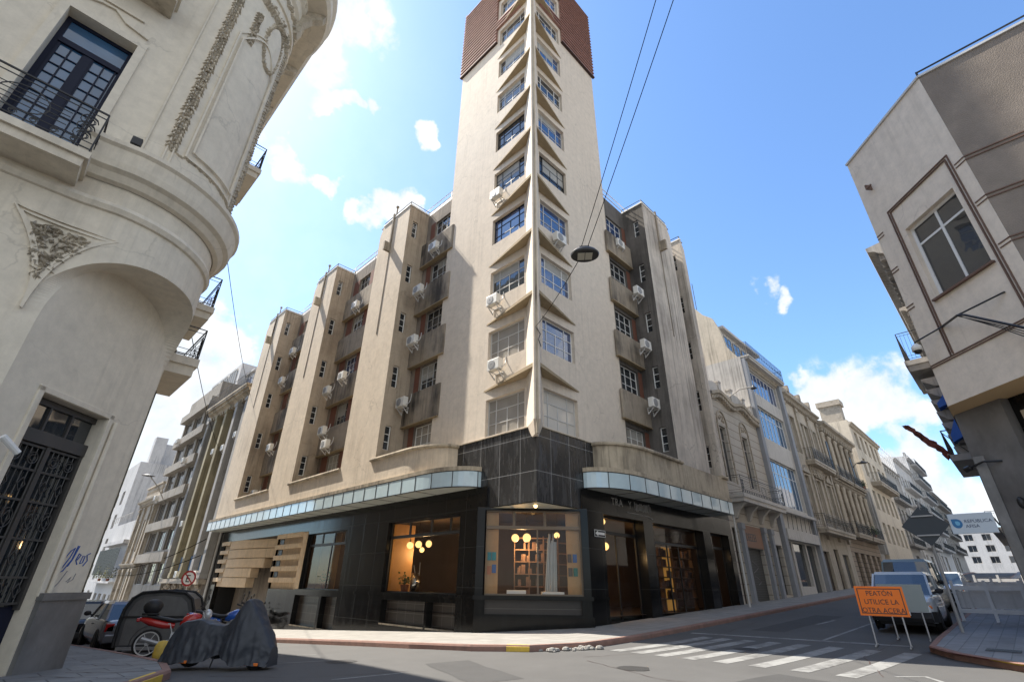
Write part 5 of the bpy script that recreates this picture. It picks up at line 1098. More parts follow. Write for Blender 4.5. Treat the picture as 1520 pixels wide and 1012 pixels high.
# -- D: brown banded house with columns
gD = G(64, 11)
Db = block('columned_townhouse', 'brown banded townhouse with columns, bracketed eaves and dark shutters', 'house', FRT, 57.22, 70.5, D0, 12, 17.2, 'stoneD',
           [(6.4, 10.0, [(58.6+i*2.4, 59.7+i*2.4) for i in range(5)], (.5,), (.75,), 'glass', 'wooddk'), (12.0, 15.2, [(58.6+i*2.4, 59.7+i*2.4) for i in range(5)], (.5,), (.75,), 'glass', 'wooddk')],
           doors=[(58.4+i*2.4, gD-.2, 59.9+i*2.4, 4.6, 'wooddk') for i in range(5)])
cornice(Db, FRT, 57.3, 70.4, D0, 16.2, 1.7, 'stoneC2'); cornice(Db, FRT, 57.3, 70.4, D0, 10.9, .8, 'stoneC2')
for i in range(6):
    u = 57.95+i*2.4
    for z0, z1 in ((6.0, 10.8), (11.7, 16.1)):
        m = MB(); [m.lathe(FRT.p(u+s, D0-.16, z0), (0, 0, 1), [(.19, 0), (.19, .3), (.14, .35), (.13, z1-z0-.5), (.2, z1-z0-.2), (.2, z1-z0)], 8) for s in (-.22, .22)]; m.build('column', M['stoneC'], Db)
for i in range(2): balcony(Db, FRT, 58.2+i*6.2, 63.8+i*6.2, D0, 6.3, .9, 1.0, 'stoneC2', 'bars', .4); balcony(Db, FRT, 58.2+i*6.2, 63.8+i*6.2, D0, 11.7, .7, 1.0, 'stoneC2', 'bars', .3)
m = MB(); [m.box(u-.62, D0-.32, 12.0, u-.04, D0-.02, 15.2, FRT) for u in (58.6, 68.2)]; m.build('open_shutter', M['wooddk'], Db)
m = MB(); m.ext([FRT.p(57.3, D0+o, z) for o, z in ((-.5, 17.2), (3, 18.6), (10, 18.6), (11, 17.2))], (13.1, 0, 0)); m.build('roof', M['far'], Db)
# -- E: cream building with a chimney stack
gE = G(80, 11)
Eb = block('chimney_house', 'cream building with a blank side wall, a chimney stack and railed balcony', 'building', FRT, 73.0, 90, D0-.4, 12, 21.0, 'palecream',
           [(z, z+2.3, [(75+i*3, 76.6+i*3) for i in range(5)], (.5,), (.7,), 'glass', 'frameold') for z in (6.4, 10.2, 14.2, 17.6)], doors=[(75+i*3, gE-.2, 77+i*3, 4.5, 'wooddk') for i in range(5)])
m = MB(); m.box(73.2, D0, 20.9, 74.8, D0+2.4, 23.2, FRT); m.box(73.0, D0-.2, 23.2, 75.0, D0+2.6, 23.9, FRT); m.build('chimney', M['stoneC2'], Eb)
m = MB(); m.box(80, D0+1, 20.9, 82, D0+3, 22.6, FRT); m.box(86, D0+1, 20.9, 88, D0+3, 22.9, FRT); m.build('roof_hut', M['stoneC2'], Eb)
balcony(Eb, FRT, 76, 88, D0-.4, 13.6, 1.1, 1.1, 'stoneC2', 'bars', .5); cornice(Eb, FRT, 73, 90, D0-.4, 20.2, .9, 'stoneC')
# concrete block between D and E with vertical fins
Fb = block('grey_infill_block', 'low grey concrete block with vertical fins between brown and cream buildings', 'building', FRT, 70.52, 72.98, D0, 10, 12.5, 'far',
           [(7.5, 10.5, [(71, 72.6)], (.33, .67), (.5,), 'glass', 'frameold')])
pilaster(Fb, FRT, 71.0, D0, 5, 12.3, .3, .5, 'far', False); pilaster(Fb, FRT, 72.6, D0, 5, 12.3, .3, .5, 'far', False)
# further fronts up the street
spec = [(90.05, 104, 17.5, 'far', 'grey street front with scaffold poles on its roof up the hill', 3), (104.05, 122, 20.5, 'farw', 'pale street front with stacked bay balconies up the hill', 4), (122.05, 142, 23.5, 'farw', 'tall white apartment block near the end of the street', 6), (142.05, 168, 19, 'far', 'grey block closing the far end of the street row', 4)]
for i, (a, b, zt, mt, lab, nf) in enumerate(spec):
    g = G(a, 11); n = int((b-a)/3.2)
    t = block('street_front', lab, 'building', FRT, a, b, D0-.2*i, 12, zt+g*.4, mt, [(g+4.6+k*3.1, g+6.6+k*3.1, [(a+1+j*3.1, a+2.5+j*3.1) for j in range(n)], (.5,), (.7,), 'glass', 'frameold', .09) for k in range(nf)], doors=[(a+1, g-.2, a+3, g+3.2, 'wooddk'), (a+6, g-.2, a+9, g+3.2, 'shutter')])
    cornice(t, FRT, a, b, D0-.2*i, zt+g*.4-.7, 1.0, mt)
    for k in range(nf): balcony(t, FRT, a+1+(k % 2)*2, b-2, D0-.2*i, g+4.5+k*3.1, 1.0, 1.0, mt, 'bars', .3)
    if i == 0:
        m = MB(); [m.tube([(u, D0-.3+v, zt), (u, D0-.3+v, zt+4.5)], .05, 4) for u in lin(91, 103, 6) for v in (0, 1.5)]; [m.tube([(91, D0-.3, zt+1.4*k+1), (103, D0-.3, zt+1.4*k+1)], .05, 4) for k in range(3)]; m.build('scaffold', M['white'], t)
# far end of the street
t = block('end_block', 'pale block standing across the far end of the street', 'building', FL, -40, 20, 205, 20, 17, 'farw', [(8.5+k*3, 10.3+k*3, [(-36+j*4, -34+j*4) for j in range(13)], (.5,), (), 'glass', 'frameold', .1) for k in range(3)], zbase=4.5)
# -- opposite side of the cross street, seen edge-on
R2 = block('balcony_building', 'dark edge-on street front with console brackets, blue awnings and projecting balconies', 'building', FS, -44, -26.0, -.33, 12, 17.0, 'far',
           [(7+k*4.2, 10+k*4.2, [(-43+j*3, -41.6+j*3) for j in range(6)], (.5,), (.75,), 'glass', 'frameold') for k in range(2)])
cornice(R2, FS, -44, -26.0, -.33, 15.8, 1.5, 'far')
cornice(R2, FS, -44, -26.0, -.33, 12.6, .8, 'far')
balcony(R2, FS, -30.2, -26.2, -.33, 10.6, .95, 1.35, 'far', 'bars', .5)
m = MB()
for k in range(7):
    z = 9.6-k*.5; m.ext([FS.p(-30, -.33-o, z+q) for o, q in ((0, -.3), (.25, -.28), (.62-.03*k, -.02), (.66-.03*k, .1), (0, .12))], FS.p(-26.4, 0, 0)-FS.p(-30, 0, 0))
m.build('console_bracket', M['far'], R2)
m = MB(); m.box(-30.5, -1.0, 6.1, -26.1, -.34, 6.35, FS); m.box(-30.5, -1.06, 6.35, -26.1, -1.0, 6.4, FS); m.build('balcony', M['far'], R2)
m = MB()
for u in lin(-30.4, -26.2, 9): m.tube([FS.p(u, -1.0, 6.35), FS.p(u, -1.0, 7.35)], .02, 4)
m.tube([FS.p(-30.4, -1.0, 7.35), FS.p(-26.2, -1.0, 7.35), FS.p(-26.2, -.35, 7.35)], .03, 4); m.tube([FS.p(-26.2, -1, 7.3), FS.p(-26.2, -.4, 6.4)], .02, 4); m.build('railing', M['iron'], R2)
m = MB(); m.ext([FS.p(-26.6, -.33-o, z) for o, z in ((0, 8.9), (.0, 8.4), (.42, 8.25), (.42, 8.45))], FS.p(-25.99, 0, 0)-FS.p(-26.6, 0, 0)); m.ext([FS.p(-26.6, -.33-o, z) for o, z in ((0, 7.9), (.0, 7.0), (.40, 6.8), (.40, 7.1))], FS.p(-25.99, 0, 0)-FS.p(-26.6, 0, 0)); m.build('awning', M['awnblue'], R2)
R3 = block('shaded_street_front', 'shaded street front beyond the balcony building on the right side', 'building', FS, -75, -44.05, -.33, 12, 12.5, 'far', [(5+k*3.6, 7.6+k*3.6, [(-74+j*3.4, -72.4+j*3.4) for j in range(9)], (.5,), (.75,), 'glass', 'frameold') for k in range(2)])
balcony(R3, FS, -60, -46, -.33, 5.2, .9, 1.0, 'far', 'bars', .35)
R4 = block('white_street_front', 'white shop front far up the right side of the street', 'building', FS, -120, -75.05, -.33, 12, 15, 'farw', [(7+k*3.4, 9.2+k*3.4, [(-118+j*4, -116+j*4) for j in range(11)], (.5,), (.75,), 'glass', 'frameold', .1) for k in range(2)])
# -- left street: fronts beyond the corner building
D1 = 12.6
gL1 = G(12, 51)
L1 = block('pilastered_building', 'weathered building with tall olive pilasters, curved roof and stained cornice balcony', 'building', FL, -57.6, -45.7, D1+.3, 12, 17.8, 'baydirt',
           [(z, z+2.5, [(-57.0+j*2.95, -55.0+j*2.95) for j in range(4)], (.33, .67), (.6,), 'glass', 'darkmetal') for z in (2.9, 6.1, 9.3, 12.5, 15.0)],
           doors=[(-56.6, gL1-.3, -55, gL1+3, 'wooddk'), (-52.6, gL1-.3, -51, gL1+3, 'wooddk'), (-48.6, gL1-.3, -47, gL1+2.8, 'shutter')])
for i, u in enumerate((-57.3, -54.55, -51.6, -48.65, -46.0)): pilaster(L1, FL, u, D1+.3, 1.6, 16.4, .62, .55, 'olive' if i in (1, 2) else 'far', True)
cornice(L1, FL, -57.6, -45.7, D1+.3, 16.4, 1.5, 'capstone'); balcony(L1, FL, -57.6, -45.8, D1+.3, 17.6, 1.0, 1.1, 'capstone', 'scroll', .4)
m = MB(); m.box(-57.4, D1-.25, 1.2, -45.7, D1+.29, 1.55, FL)
for k in range(40): m.sphere(FL.p(rnd.uniform(-57, -46), D1+.1, rnd.uniform(.6, 1.2)), rnd.uniform(.08, .18), 6, 4)
m.build('string_course', M['stoneC2'], L1)
m = MB(); q = [(-57.5+.01, 17.8)] + [(-57.5+11.7*k/14, 17.8+2.6*math.sin(math.pi*k/14)**.7) for k in range(15)]
m.ext([FL.p(u, D1+1.8, z) for u, z in q], (4, 0, 0)); m.build('curved_roof', M['far'], L1)
m = MB(); m.box(-57.5, D1+2.2, 17.8, -54.6, D1+6, 22.2, FL); m.box(-57.5, D1+1.9, 22.2, -54.4, D1+6.2, 22.4, FL); m.build('roof_hut', M['farw'], L1)
window(L1, FL, -57.2, D1+2.13, 19.6, 2.3, 2.2, (.5,), (.6,), 'glassblue', 'white'); 
m = MB()
for u in (-54.0, -51.1, -48.1): m.box(u-.9, D1+.2, 2.2, u+.9, D1+.28, 3.3, FL)
m.build('blue_blind', mat('blue_blind', (.12, .22, .38), .7, .2), L1)
gL2 = G(12, 63)
L2 = block('banded_apartment_block', 'white banded apartment block with ribbon windows along the left street', 'building', FL, -69.5, -57.65, D1, 12, 21.2, 'bandstone',
           [(1.0+k*3.1, 2.95+k*3.1, [(-69.0+j*3.9, -66.0+j*3.9) for j in range(3)], (.25, .5, .75), (), 'glass', 'frameold') for k in range(6)], doors=[(-68, gL2-.3, -66, gL2+2.6, 'wooddk'), (-63, gL2-.3, -61, gL2+2.6, 'shutter')])
m = MB()
for k in range(6): m.box(-69.5, D1-.55, 3.0+k*3.1, -57.7, D1-.002, 3.85+k*3.1, FL)
m.build('balcony_band', M['bandstone'], L2)
m = MB(); m.box(-69, D1+1.5, 21.2, -58, D1+8, 24, FL); m.build('attic', M['farw'], L2)
for i in range(3): window(L2, FL, -68.5+i*3.4, D1+1.4, 21.6, 2.6, 2.0, (.33, .67), (), 'glass', 'frame')
gL3 = G(12, 74)
L3 = block('beige_ornate_house', 'small beige ornate house with balustrade and curved bay on the left street', 'house', FL, -77.5, -69.55, D1-.2, 12, 10.6, 'stoneC', [(4.3, 7.8, [(-76.6, -75.4), (-73.6, -72.4)], (.5,), (.7,), 'glass', 'frameold'), (-.9, 2.0, [(-76.6, -75.4), (-73.6, -72.4)], (.5,), (.7,), 'glass', 'frameold')])
cornice(L3, FL, -77.5, -69.55, D1-.2, 9.3, 1.3, 'stoneC'); cornice(L3, FL, -77.5, -69.55, D1-.2, 2.6, .8, 'stoneC')
for u in (-77.1, -74.5, -71.4, -69.9): pilaster(L3, FL, u, D1-.2, 2.9, 9.2, .5, .2, 'stoneC2'); pilaster(L3, FL, u, D1-.2, -3.4, 2.5, .5, .25, 'stoneC2')
m = MB(); [m.lathe(FL.p(u, D1-.1, 10.6), (0, 0, 1), [(.14, 0), (.07, .3), (.15, .6), (.09, .9), (.14, 1.0)], 6) for u in lin(-77.2, -69.8, 18)]; m.box(-77.5, D1-.3, 11.6, -69.6, D1+.15, 11.8, FL); m.build('balustrade', M['stoneC'], L3)
L4 = block('striped_balcony_house', 'low white house with a black and white striped balcony and plants', 'house', FL, -92, -77.55, D1-.1, 12, 8.2, 'farw', [(-2.6, -.2, [(-91+j*3.5, -89+j*3.5) for j in range(4)], (.5,), (.7,), 'glass', 'frameold')])
m = MB(); m.box(-92, D1-1.0, 1.0, -77.6, D1-.102, 1.2, FL); m.box(-92, D1-.9, 5.4, -77.6, D1-.102, 5.8, FL); m.build('balcony', M['farw'], L4)
m = MB()
for u in lin(-91.6, -78, 17): m.box(u-.18, D1-.98, 1.9, u+.18, D1-.92, 4.9, FL)
m.build('balcony_stripe', M['darkmetal'], L4)
m = MB(); m.tube([FL.p(-91.8, D1-.9, 8.9), FL.p(-77.7, D1-.9, 8.9)], .04, 4); [m.tube([FL.p(u, D1-.9, 8.2), FL.p(u, D1-.9, 8.95)], .03, 4) for u in lin(-91, -78, 9)]; m.build('roof_rail', M['frameold'], L4)
L5 = block('blank_white_block', 'plain white block rising behind the striped balcony house', 'building', FL, -125, -92.05, D1, 25, 17.5, 'farw', [(-2+k*3.4, 0+k*3.4, [(-123+j*5, -121+j*5) for j in range(6)], (.5,), (), 'glass', 'frameold', .1) for k in range(5)], zbase=-3.8)
m = MB(); m.box(-100, D1+2, 17.5, -94, D1+9, 21, FL); m.box(-94, D1+1, 17.5, -92.5, D1+2.6, 21.6, FL); m.build('roof_hut', M['farw'], L5)
for i, (dx, dy) in enumerate(((1.5, 80), (2.5, 84), (2.2, 86.5))):
    d = thing('satellite_dish', ['satellite dish on white roof nearest the beige ornate house', 'middle satellite dish on the white roof', 'satellite dish farthest along the white roof'][i], 'satellite dish', (D1+dx-.5, dy, 8.15), 'satellite dishes on the low white roof')
    m = MB(); m.tube([(D1+dx-.5, dy, 8.15), (D1+dx-.5, dy, 9.6)], .05, 5); m.build('mast', M['frameold'], d)
    m = MB(); m.lathe((D1+dx-.5, dy, 9.8), Vector((-1, -.6, .5)), [(.02, -.18), (.4, -.12), (.7, .06), (.72, .07), (.4, -.09), (.02, -.14)], 14); m.build('dish', M['frame'], d)
# plants on balconies
M['leaf'] = mat('leaves', (.06, .10, .03), .7, .4, .5, (.03, .05, .015), 6, streak=1); M['leafy'] = mat('yellow_leaves', (.16, .15, .04), .7, .4, .5, (.05, .07, .02), 6, streak=1); M['terracotta'] = mat('terracotta', (.25, .10, .06), .8, .2)
def plant(loc, n, s, lab, mt='leaf'):
    t = thing('potted_plant', lab, 'plant', loc); m = MB(); b = Vector(loc)
    m.lathe(b, (0, 0, 1), [(.02, 0), (.14, 0), (.2, .3), (.17, .3), (.02, .26)], 10); m.build('pot', M['terracotta'], t)
    m = MB()
    for k in range(n):
        c = b+Vector((rnd.gauss(0, s*.5), rnd.gauss(0, s*.35), .35+abs(rnd.gauss(0, s*.5)))); a = Vector((rnd.uniform(-1, 1), rnd.uniform(-1, 1), rnd.uniform(-.5, 1))).normalized()*.14; e = a.orthogonal().normalized()*.05
        m.poly([c, c+a*.5+e, c+a, c+a*.5-e])
    m.build('foliage', M[mt], t)
plant((66.2, D0-.7, 6.32), 260, .8, 'bushy green plant trailing over the brown townhouse balcony')
plant((69.0, D0-.6, 11.72), 160, .6, 'small green plant beside the upper shutters of the brown townhouse')
plant((D1-.7, 80.5, 1.22), 300, 1.1, 'yellowish plants on the striped balcony', 'leafy')
plant((D1-.7, 86.5, 1.22), 260, 1.0, 'dark plants on the far end of the striped balcony')
# ------------------------------------------------------------------ air conditioners
ACM = {}
def ac_proto():
    t = thing('air_conditioner', 'x', 'air conditioner', (0, 0, 0))
    m = MB(); m.box(-.42, -.48, 0, .42, -.16, .58); m.build('body', M['acwhite'], t, bevel=.02)
    m = MB(); m.lathe((-.10, -.481, .29), (0, -1, 0), [(.0, .012), (.04, .012), (.05, .02), (.23, .016), (.245, .006), (.245, -.002)], 20); m.build('fan_grille', M['acgrey'], t)
    m = MB()
    for s in (-.3, .3): m.box(s-.02, -.5, -.05, s+.02, 0, -.012); m.ext([(s-.018, -.02, -.012), (s-.018, -.02, -.4), (s-.018, -.06, -.4), (s-.018, -.45, -.05), (s-.018, -.4, -.05), (s-.018, -.06, -.3)], (.036, 0, 0))
    m.box(-.29, -.03, -.1, .29, -.005, -.06)
    m.build('bracket', M['frame'], t)
    m = MB(); m.tube([(.43, -.3, .12), (.5, -.25, .1), (.52, -.12, .25), (.46, -.02, .5), (.46, .0, .8)], .022, 6); m.build('pipe', M['frame'], t)
    return t
ACP = None
ACL = [
 (FL, -13.95, XT, 9.72, 'white air conditioner by the lowest blind window on the sunlit tower face'), (FL, -14.2, XT, 13.1, 'white air conditioner on the sunlit tower face, second one up'),
 (FL, -14.25, XT, 19.75, 'white air conditioner on the sunlit tower face, topmost one with a looped pipe'), (FRT, 14.85, YT, 16.35, 'lone white air conditioner on the shaded tower face beside the hanging lamp'),
 (FL, -19.4, XB-.35, 18.95, 'white air conditioner just under the roof in the bay nearest the tower'), (FL, -20.2, XB-.55, 16.2, 'white air conditioner on the highest apron of the bay nearest the tower'),
 (FL, -20.2, XB-.55, 12.95, 'white air conditioner on the middle apron of the bay nearest the tower'), (FL, -20.65, XB-.45, 9.55, 'white air conditioner on the lowest apron of the bay nearest the tower'),
 (FL, -28.3, XB-.4, 18.6, 'white air conditioner under the roof in the middle bay of the sunlit wing'), (FL, -28.0, XB-.55, 13.1, 'white air conditioner at the right edge of the middle bay'),
 (FL, -29.9, XB-.55, 12.6, 'white air conditioner at the left edge of the middle bay, third floor'), (FL, -29.4, XB-.55, 9.75, 'white air conditioner upper one of the pair low in the middle bay'), (FL, -28.6, XB-.55, 8.75, 'white air conditioner lower one of the pair low in the middle bay'),
 (FL, -38.6, XB-.4, 18.4, 'white air conditioner highest one in the bay farthest from the tower'), (FL, -39.2, XB-.5, 15.9, 'white air conditioner second from the top in the bay farthest from the tower'),
 (FL, -38.2, XB-.5, 10.2, 'white air conditioner halfway down the bay farthest from the tower'), (FL, -39.6, XB-.4, 7.0, 'white air conditioner lowest in the bay farthest from the tower, on the coping'),
 (FRT, 20.7, YB-.02, 19.4, 'white air conditioner under the roof in the shaded bay'), (FRT, 21.3, YB-.55, 16.1, 'white air conditioner on the highest apron of the shaded bay'),
 (FRT, 21.35, YB-.55, 12.75, 'white air conditioner on the middle apron of the shaded bay'), (FRT, 21.45, YB-.55, 9.5, 'white air conditioner on the lowest apron of the shaded bay'),
 (FL, -56.4, D1+.25, 6.0, 'white air conditioner between the left pilasters of the weathered building'), (FL, -53.0, D1+.25, 12.3, 'white air conditioner high between the olive pilasters'), (FL, -50.1, D1+.25, 12.2, 'white air conditioner right of the olive pilasters, high up'),
 (FL, -47.3, D1+.25, 12.9, 'white air conditioner next to the corner building on the pilastered front'), (FL, -53.0, D1+.2, 1.65, 'white air conditioner standing on the string course of the pilastered building'), (FL, -47.5, D1+.2, 1.65, 'white air conditioner on the string course nearest the striped corner entrance'),
 (FL, -66.5, D1-.5, 15.6, 'white air conditioner highest on the banded apartment block'), (FL, -68.2, D1-.5, 9.4, 'white air conditioner on the far edge of the banded apartment block'), (FL, -60.5, D1-.5, 12.5, 'white air conditioner on the near end of the banded apartment block')]
for fr, u, d, z, lab in ACL:
    p = fr.p(u, d, z)
    if ACP is None:
        ACP = ac_proto(); ACP.scale = (.86, .86, .86); ACP.location = p; ACP.rotation_euler.z = fr.rot; ACP['label'] = lab; ACP['group'] = 'air conditioners on the house fronts'
    else: copy_tree(ACP, p, fr.rot, lab)
# ------------------------------------------------------------------ globe lamps, books and objects in the shop
M['globe'] = emit('lit_globe', (1, .62, .22), .75)
GL = None
gl = [((13.9, 20.35), 3.05, .15, 'left lit globe lamp of the upper row in the wide shop window'), ((14.2, 20.1), 3.1, .15, 'middle lit globe lamp of the upper row in the wide shop window'), ((14.3, 19.45), 3.1, .14, 'right lit globe lamp of the upper row in the wide shop window'),
      ((15.0, 21.8), 2.95, .12, 'small lit globe hanging lower left in the wide shop window'), ((15.2, 21.2), 2.95, .12, 'small lit globe hanging lower middle in the wide shop window'), ((14.2, 16.75), 3.2, .15, 'lone lit globe at the right edge of the wide shop window'),
      ((14.85, 14.45), 3.15, .15, 'left lit globe lamp in the corner window'), ((15.05, 14.0), 3.15, .16, 'second lit globe lamp in the corner window'), ((16.8, 13.9), 3.35, .12, 'small lit globe behind the middle bar of the corner window'),
      ((18.2, 12.9), 4.0, .13, 'left of the two lit globes at the top of the shop doorway'), ((18.75, 12.9), 4.0, .13, 'right of the two lit globes at the top of the shop doorway'), ((19.6, 13.8), 3.1, .17, 'big lit globe low in the shop doorway, left'), ((20.15, 14.0), 3.4, .12, 'small lit globe low in the shop doorway, higher'), ((20.3, 13.9), 3.12, .17, 'big lit globe low in the shop doorway, right')]
for (x, y), z, r, lab in gl:
    if GL is None:
        GL = thing('globe_lamp', lab, 'lamp', (x, y, z), 'globe lamps in the shop'); m = MB(); m.sphere((x, y, z), .15, 16, 10); m.build('lamp_globe', M['globe'], GL, smooth=True); m = MB(); m.tube([(x, y, z+.15), (x, y, 4.29)], .012, 5); m.tube([(x, y, z+.14), (x, y, z+.22)], .03, 6); m.build('cord', M['darkmetal'], GL); GL.scale = (1, 1, 1)
    else: c = copy_tree(GL, (x, y, z), 0, lab); c.scale = (r/.15, r/.15, 1 if abs(r-.15) < .01 else r/.15)
M['teal'] = mat('teal_cover', (.02, .22, .24), .5, .3); M['orange2'] = mat('orange_cover', (.5, .16, .06), .5, .3); M['bluecover'] = mat('blue_cover', (.05, .12, .32), .5, .3); M['greencover'] = mat('green_cover', (.02, .17, .13), .5, .3); M['browncover'] = mat('brown_cover', (.10, .06, .04), .5, .3)
for u, z, mt, lab in ((.24, 2.42, 'teal', 'teal book on the left oak panel, left of the upper pair'), (.41, 2.42, 'teal', 'teal book on the left oak panel, right of the upper pair'), (.24, 1.95, 'orange2', 'orange book on the left oak panel, lower pair'), (.42, 2.0, 'bluecover', 'blue book on the left oak panel, lower pair'),
                      (3.22, 2.38, 'browncover', 'brown book on the right oak panel, upper pair'), (3.42, 2.38, 'bluecover', 'blue book on the right oak panel, upper pair'), (3.24, 1.92, 'browncover', 'brown book on the right oak panel, lower pair'), (3.43, 1.92, 'greencover', 'green book on the right oak panel, lower pair')):
    m = MB(); m.box(u-.075, .21, z-.14, u+.075, .255, z+.14, CH); tag(m.build('book', M[mt], loc=CH.p(u, .23, z)), lab, 'book', 'books on the oak panels')
t = thing('metal_bucket', 'shiny metal ice bucket standing in the wide shop window', 'bucket', (13.75, 19.4, 1.13)); m = MB(); m.lathe((13.75, 19.4, 1.13), (0, 0, 1), [(.0, 0), (.2, 0), (.21, .75), (.19, .75), (.17, .1), (0, .1)], 20); m.build('body', mat('steel', (.6, .58, .55), .2, .1, metal=1), t, smooth=True); m = MB(); m.tube([(13.75, 19.2, 1.8), (13.7, 19.15, 2.3)], .015, 5); m.tube([(13.75, 19.5, 1.8), (13.7, 19.6, 2.2)], .015, 5); m.build('stick', M['frame'], t)
plant((13.8, 20.3, 1.13), 90, .35, 'leafy potted plant in the wide shop window')
plant((13.75, 27.9, 1.13), 60, .4, 'spindly potted plant in the shop window by the striped entrance')
# ------------------------------------------------------------------ small street things on the walls
def arrow_sign():
    t = thing('one_way_sign', 'small black sign with a white arrow pointing left on the stone wall', 'sign', (16.75, YG-.03, 3.3))
    m = MB(); m.box(16.37, YG-.03, 3.17, 17.12, YG-.004, 3.44); m.build('plate', M['darkmetal'], t)
    m = MB(); z = 3.305
    m.ext([(16.44, YG-.036, z), (16.62, YG-.036, z+.10), (16.62, YG-.036, z+.045), (17.05, YG-.036, z+.045), (17.05, YG-.036, z-.045), (16.62, YG-.036, z-.045), (16.62, YG-.036, z-.10)], (0, .005, 0))
    for a, b, c, d in ((16.38, 3.18, 17.11, 3.195), (16.38, 3.415, 17.11, 3.43)): m.box(a, YG-.036, b, c, YG-.031, d)
    m.box(16.38, YG-.036, 3.195, 16.395, YG-.031, 3.415); m.box(17.095, YG-.036, 3.195, 17.11, YG-.031, 3.415); m.build('arrow', M['white'], t)
arrow_sign()
def disc_text_sign():
    o = Vector((12.0, 44.9, 0)); o = Vector((11.9, 46.6, 1.6)); n = Vector((-.7, -.71, 0)).normalized(); rt = Vector((0, 0, 1)).cross(n).normalized()
    g = G(11.9, 46.6); t = thing('no_parking_sign', 'round white no parking sign with a red ring and letter E', 'sign', (11.9, 46.6, g+.1))
    m = MB(); m.tube([(11.95, 46.65, g+.1), (11.95, 46.65, 2.2)], .035, 6); m.build('post', M['frame'], t)
    m = MB(); m.lathe(o, n, [(0, 0), (.55, 0), (.55, .02), (0, .02)], 24); m.build('plate', M['white'], t)
    RED = mat('sign_red', (.35, .03, .03), .5, .1)
    m = MB(); m.lathe(o, n, [(.42, .024), (.55, .024), (.55, .03), (.42, .03), (.42, .024)], 24); s = rt*.40+Vector((0, 0, -.40)); w_ = (rt+Vector((0, 0, 1))).normalized()*.04
    m.ext([o+n*.036+s*.95-w_, o+n*.036+s*.95+w_, o+n*.036-s*.95+w_, o+n*.036-s*.95-w_], n*.004); m.build('red_ring', RED, t)
    put_text("E", .72, M['darkmetal'], t, o+n*.029-rt*.23-Vector((0, 0, .26)), rt, (0, 0, 1), name='sign_lettering', depth=.006)
disc_text_sign()
def dome_camera(p, arm0, lab):
    t = thing('security_camera', lab, 'camera', arm0); m = MB(); m.tube([arm0, p+Vector((0, 0, .28)), p+Vector((0, 0, .15))], .025, 6); m.build('arm', M['darkmetal'], t)
    m = MB(); m.lathe(p, (0, 0, 1), [(.0, .22), (.06, .22), (.13, .14), (.14, .0), (.0, .0)], 14); m.build('housing', M['white'], t, smooth=True)
    m = MB(); m.sphere(p+Vector((0, 0, -.01)), .105, 12, 8); m.build('lens_dome', M['darkmetal'], t, smooth=True)
pc = at(1402, 500, 1, -.15); pc = RC.p(.35, -.35, 8.0)
dome_camera(RC.p(.25, -.45, 8.05), RC.p(.9, -.02, 8.55), 'white dome security camera on a bracket beside the big window')
m = MB(); m.tube([RC.p(.9, -.03, 8.55), RC.p(1.9, -.5, 8.35), RC.p(2.1, -.5, 8.25), RC.p(3.6, -.35, 6.9)], .035, 5); m.tube([RC.p(2.9, -.02, 8.5), RC.p(1.9, -.5, 8.35)], .025, 5)
for k in range(3): m.tube([RC.p(1.9, -.5+.03*k, 8.33), RC.p(2.8, -.47, 7.55-.05*k), RC.p(3.62, -.4, 6.75-.12*k)], .014, 4)
tag(m.build('cable_bracket', M['darkmetal'], loc=RC.p(.9, 0, 8.5)), 'dark cable bracket carrying wires across the beige chamfered wall', 'cable bracket')
dome_camera(Vector((1.95, 17.0, 3.75)), Vector((1.66, 17.0, 4.1)), 'small dome camera under the black box on the ornate building')
m = MB(); m.box(1.74, 16.9, 4.35, 2.0, 17.1, 5.0); m.box(1.652, 16.95, 4.6, 1.739, 17.05, 4.75); tag(m.build('junction_box', M['darkmetal'], loc=(1.7, 17, 4.4)), 'black box on the edge of the ornate building above the dome camera', 'box')
t = thing('bullet_camera', 'white bullet camera on the ornate building left of the street door', 'camera', CD.p(.35, -.02, 3.35)); m = MB(); m.tube([CD.p(.30, -.02, 3.45), CD.p(.30, -.2, 3.45)], .02, 5); m.build('arm', M['white'], t); m = MB(); m.tube([CD.p(.22, -.2, 3.5), CD.p(.50, -.28, 3.30)], .05, 10); m.build('housing', M['white'], t)
for i, (a, z, lab) in enumerate(((-97.5, 9.58, 'small black floodlight on the ledge by the iron balcony'), (-12, 9.56, 'small black floodlight at the far end of the turret ledge'))):
    p = T(a, z, .22); t = thing('floodlight', lab, 'floodlight', p); f = Fr((p.x, p.y, z), rad(a)+math.pi/2); m = MB(); m.box(-.09, -.05, .03, .09, .05, .22, f); m.build('housing', M['darkmetal'], t, bevel=.01); m = MB(); m.tube([p, p+Vector((0, 0, .05))], .02, 5); m.build('foot', M['darkmetal'], t)
_r = RC.p(-.8, .85, 0); RCM = Fr((_r.x, _r.y, 0), rad(-135))
t = thing('wall_lamp', 'dark curved wall lamp on the grey marble wall', 'lamp', RCM.p(.9, 0, 4.75)); m = MB(); m.tube([RCM.p(.85, .01, 4.75), RCM.p(.5, -.2, 4.8), RCM.p(.1, -.25, 4.72)], .03, 6); m.build('arm', M['darkmetal'], t); m = MB(); m.lathe(RCM.p(.12, -.25, 4.72), (RCM.p(-.3, -.25, 4.6)-RCM.p(0, -.25, 4.65)), [(.02, 0), (.07, .02), (.08, .2), (.0, .22)], 10); m.build('shade', M['darkmetal'], t)
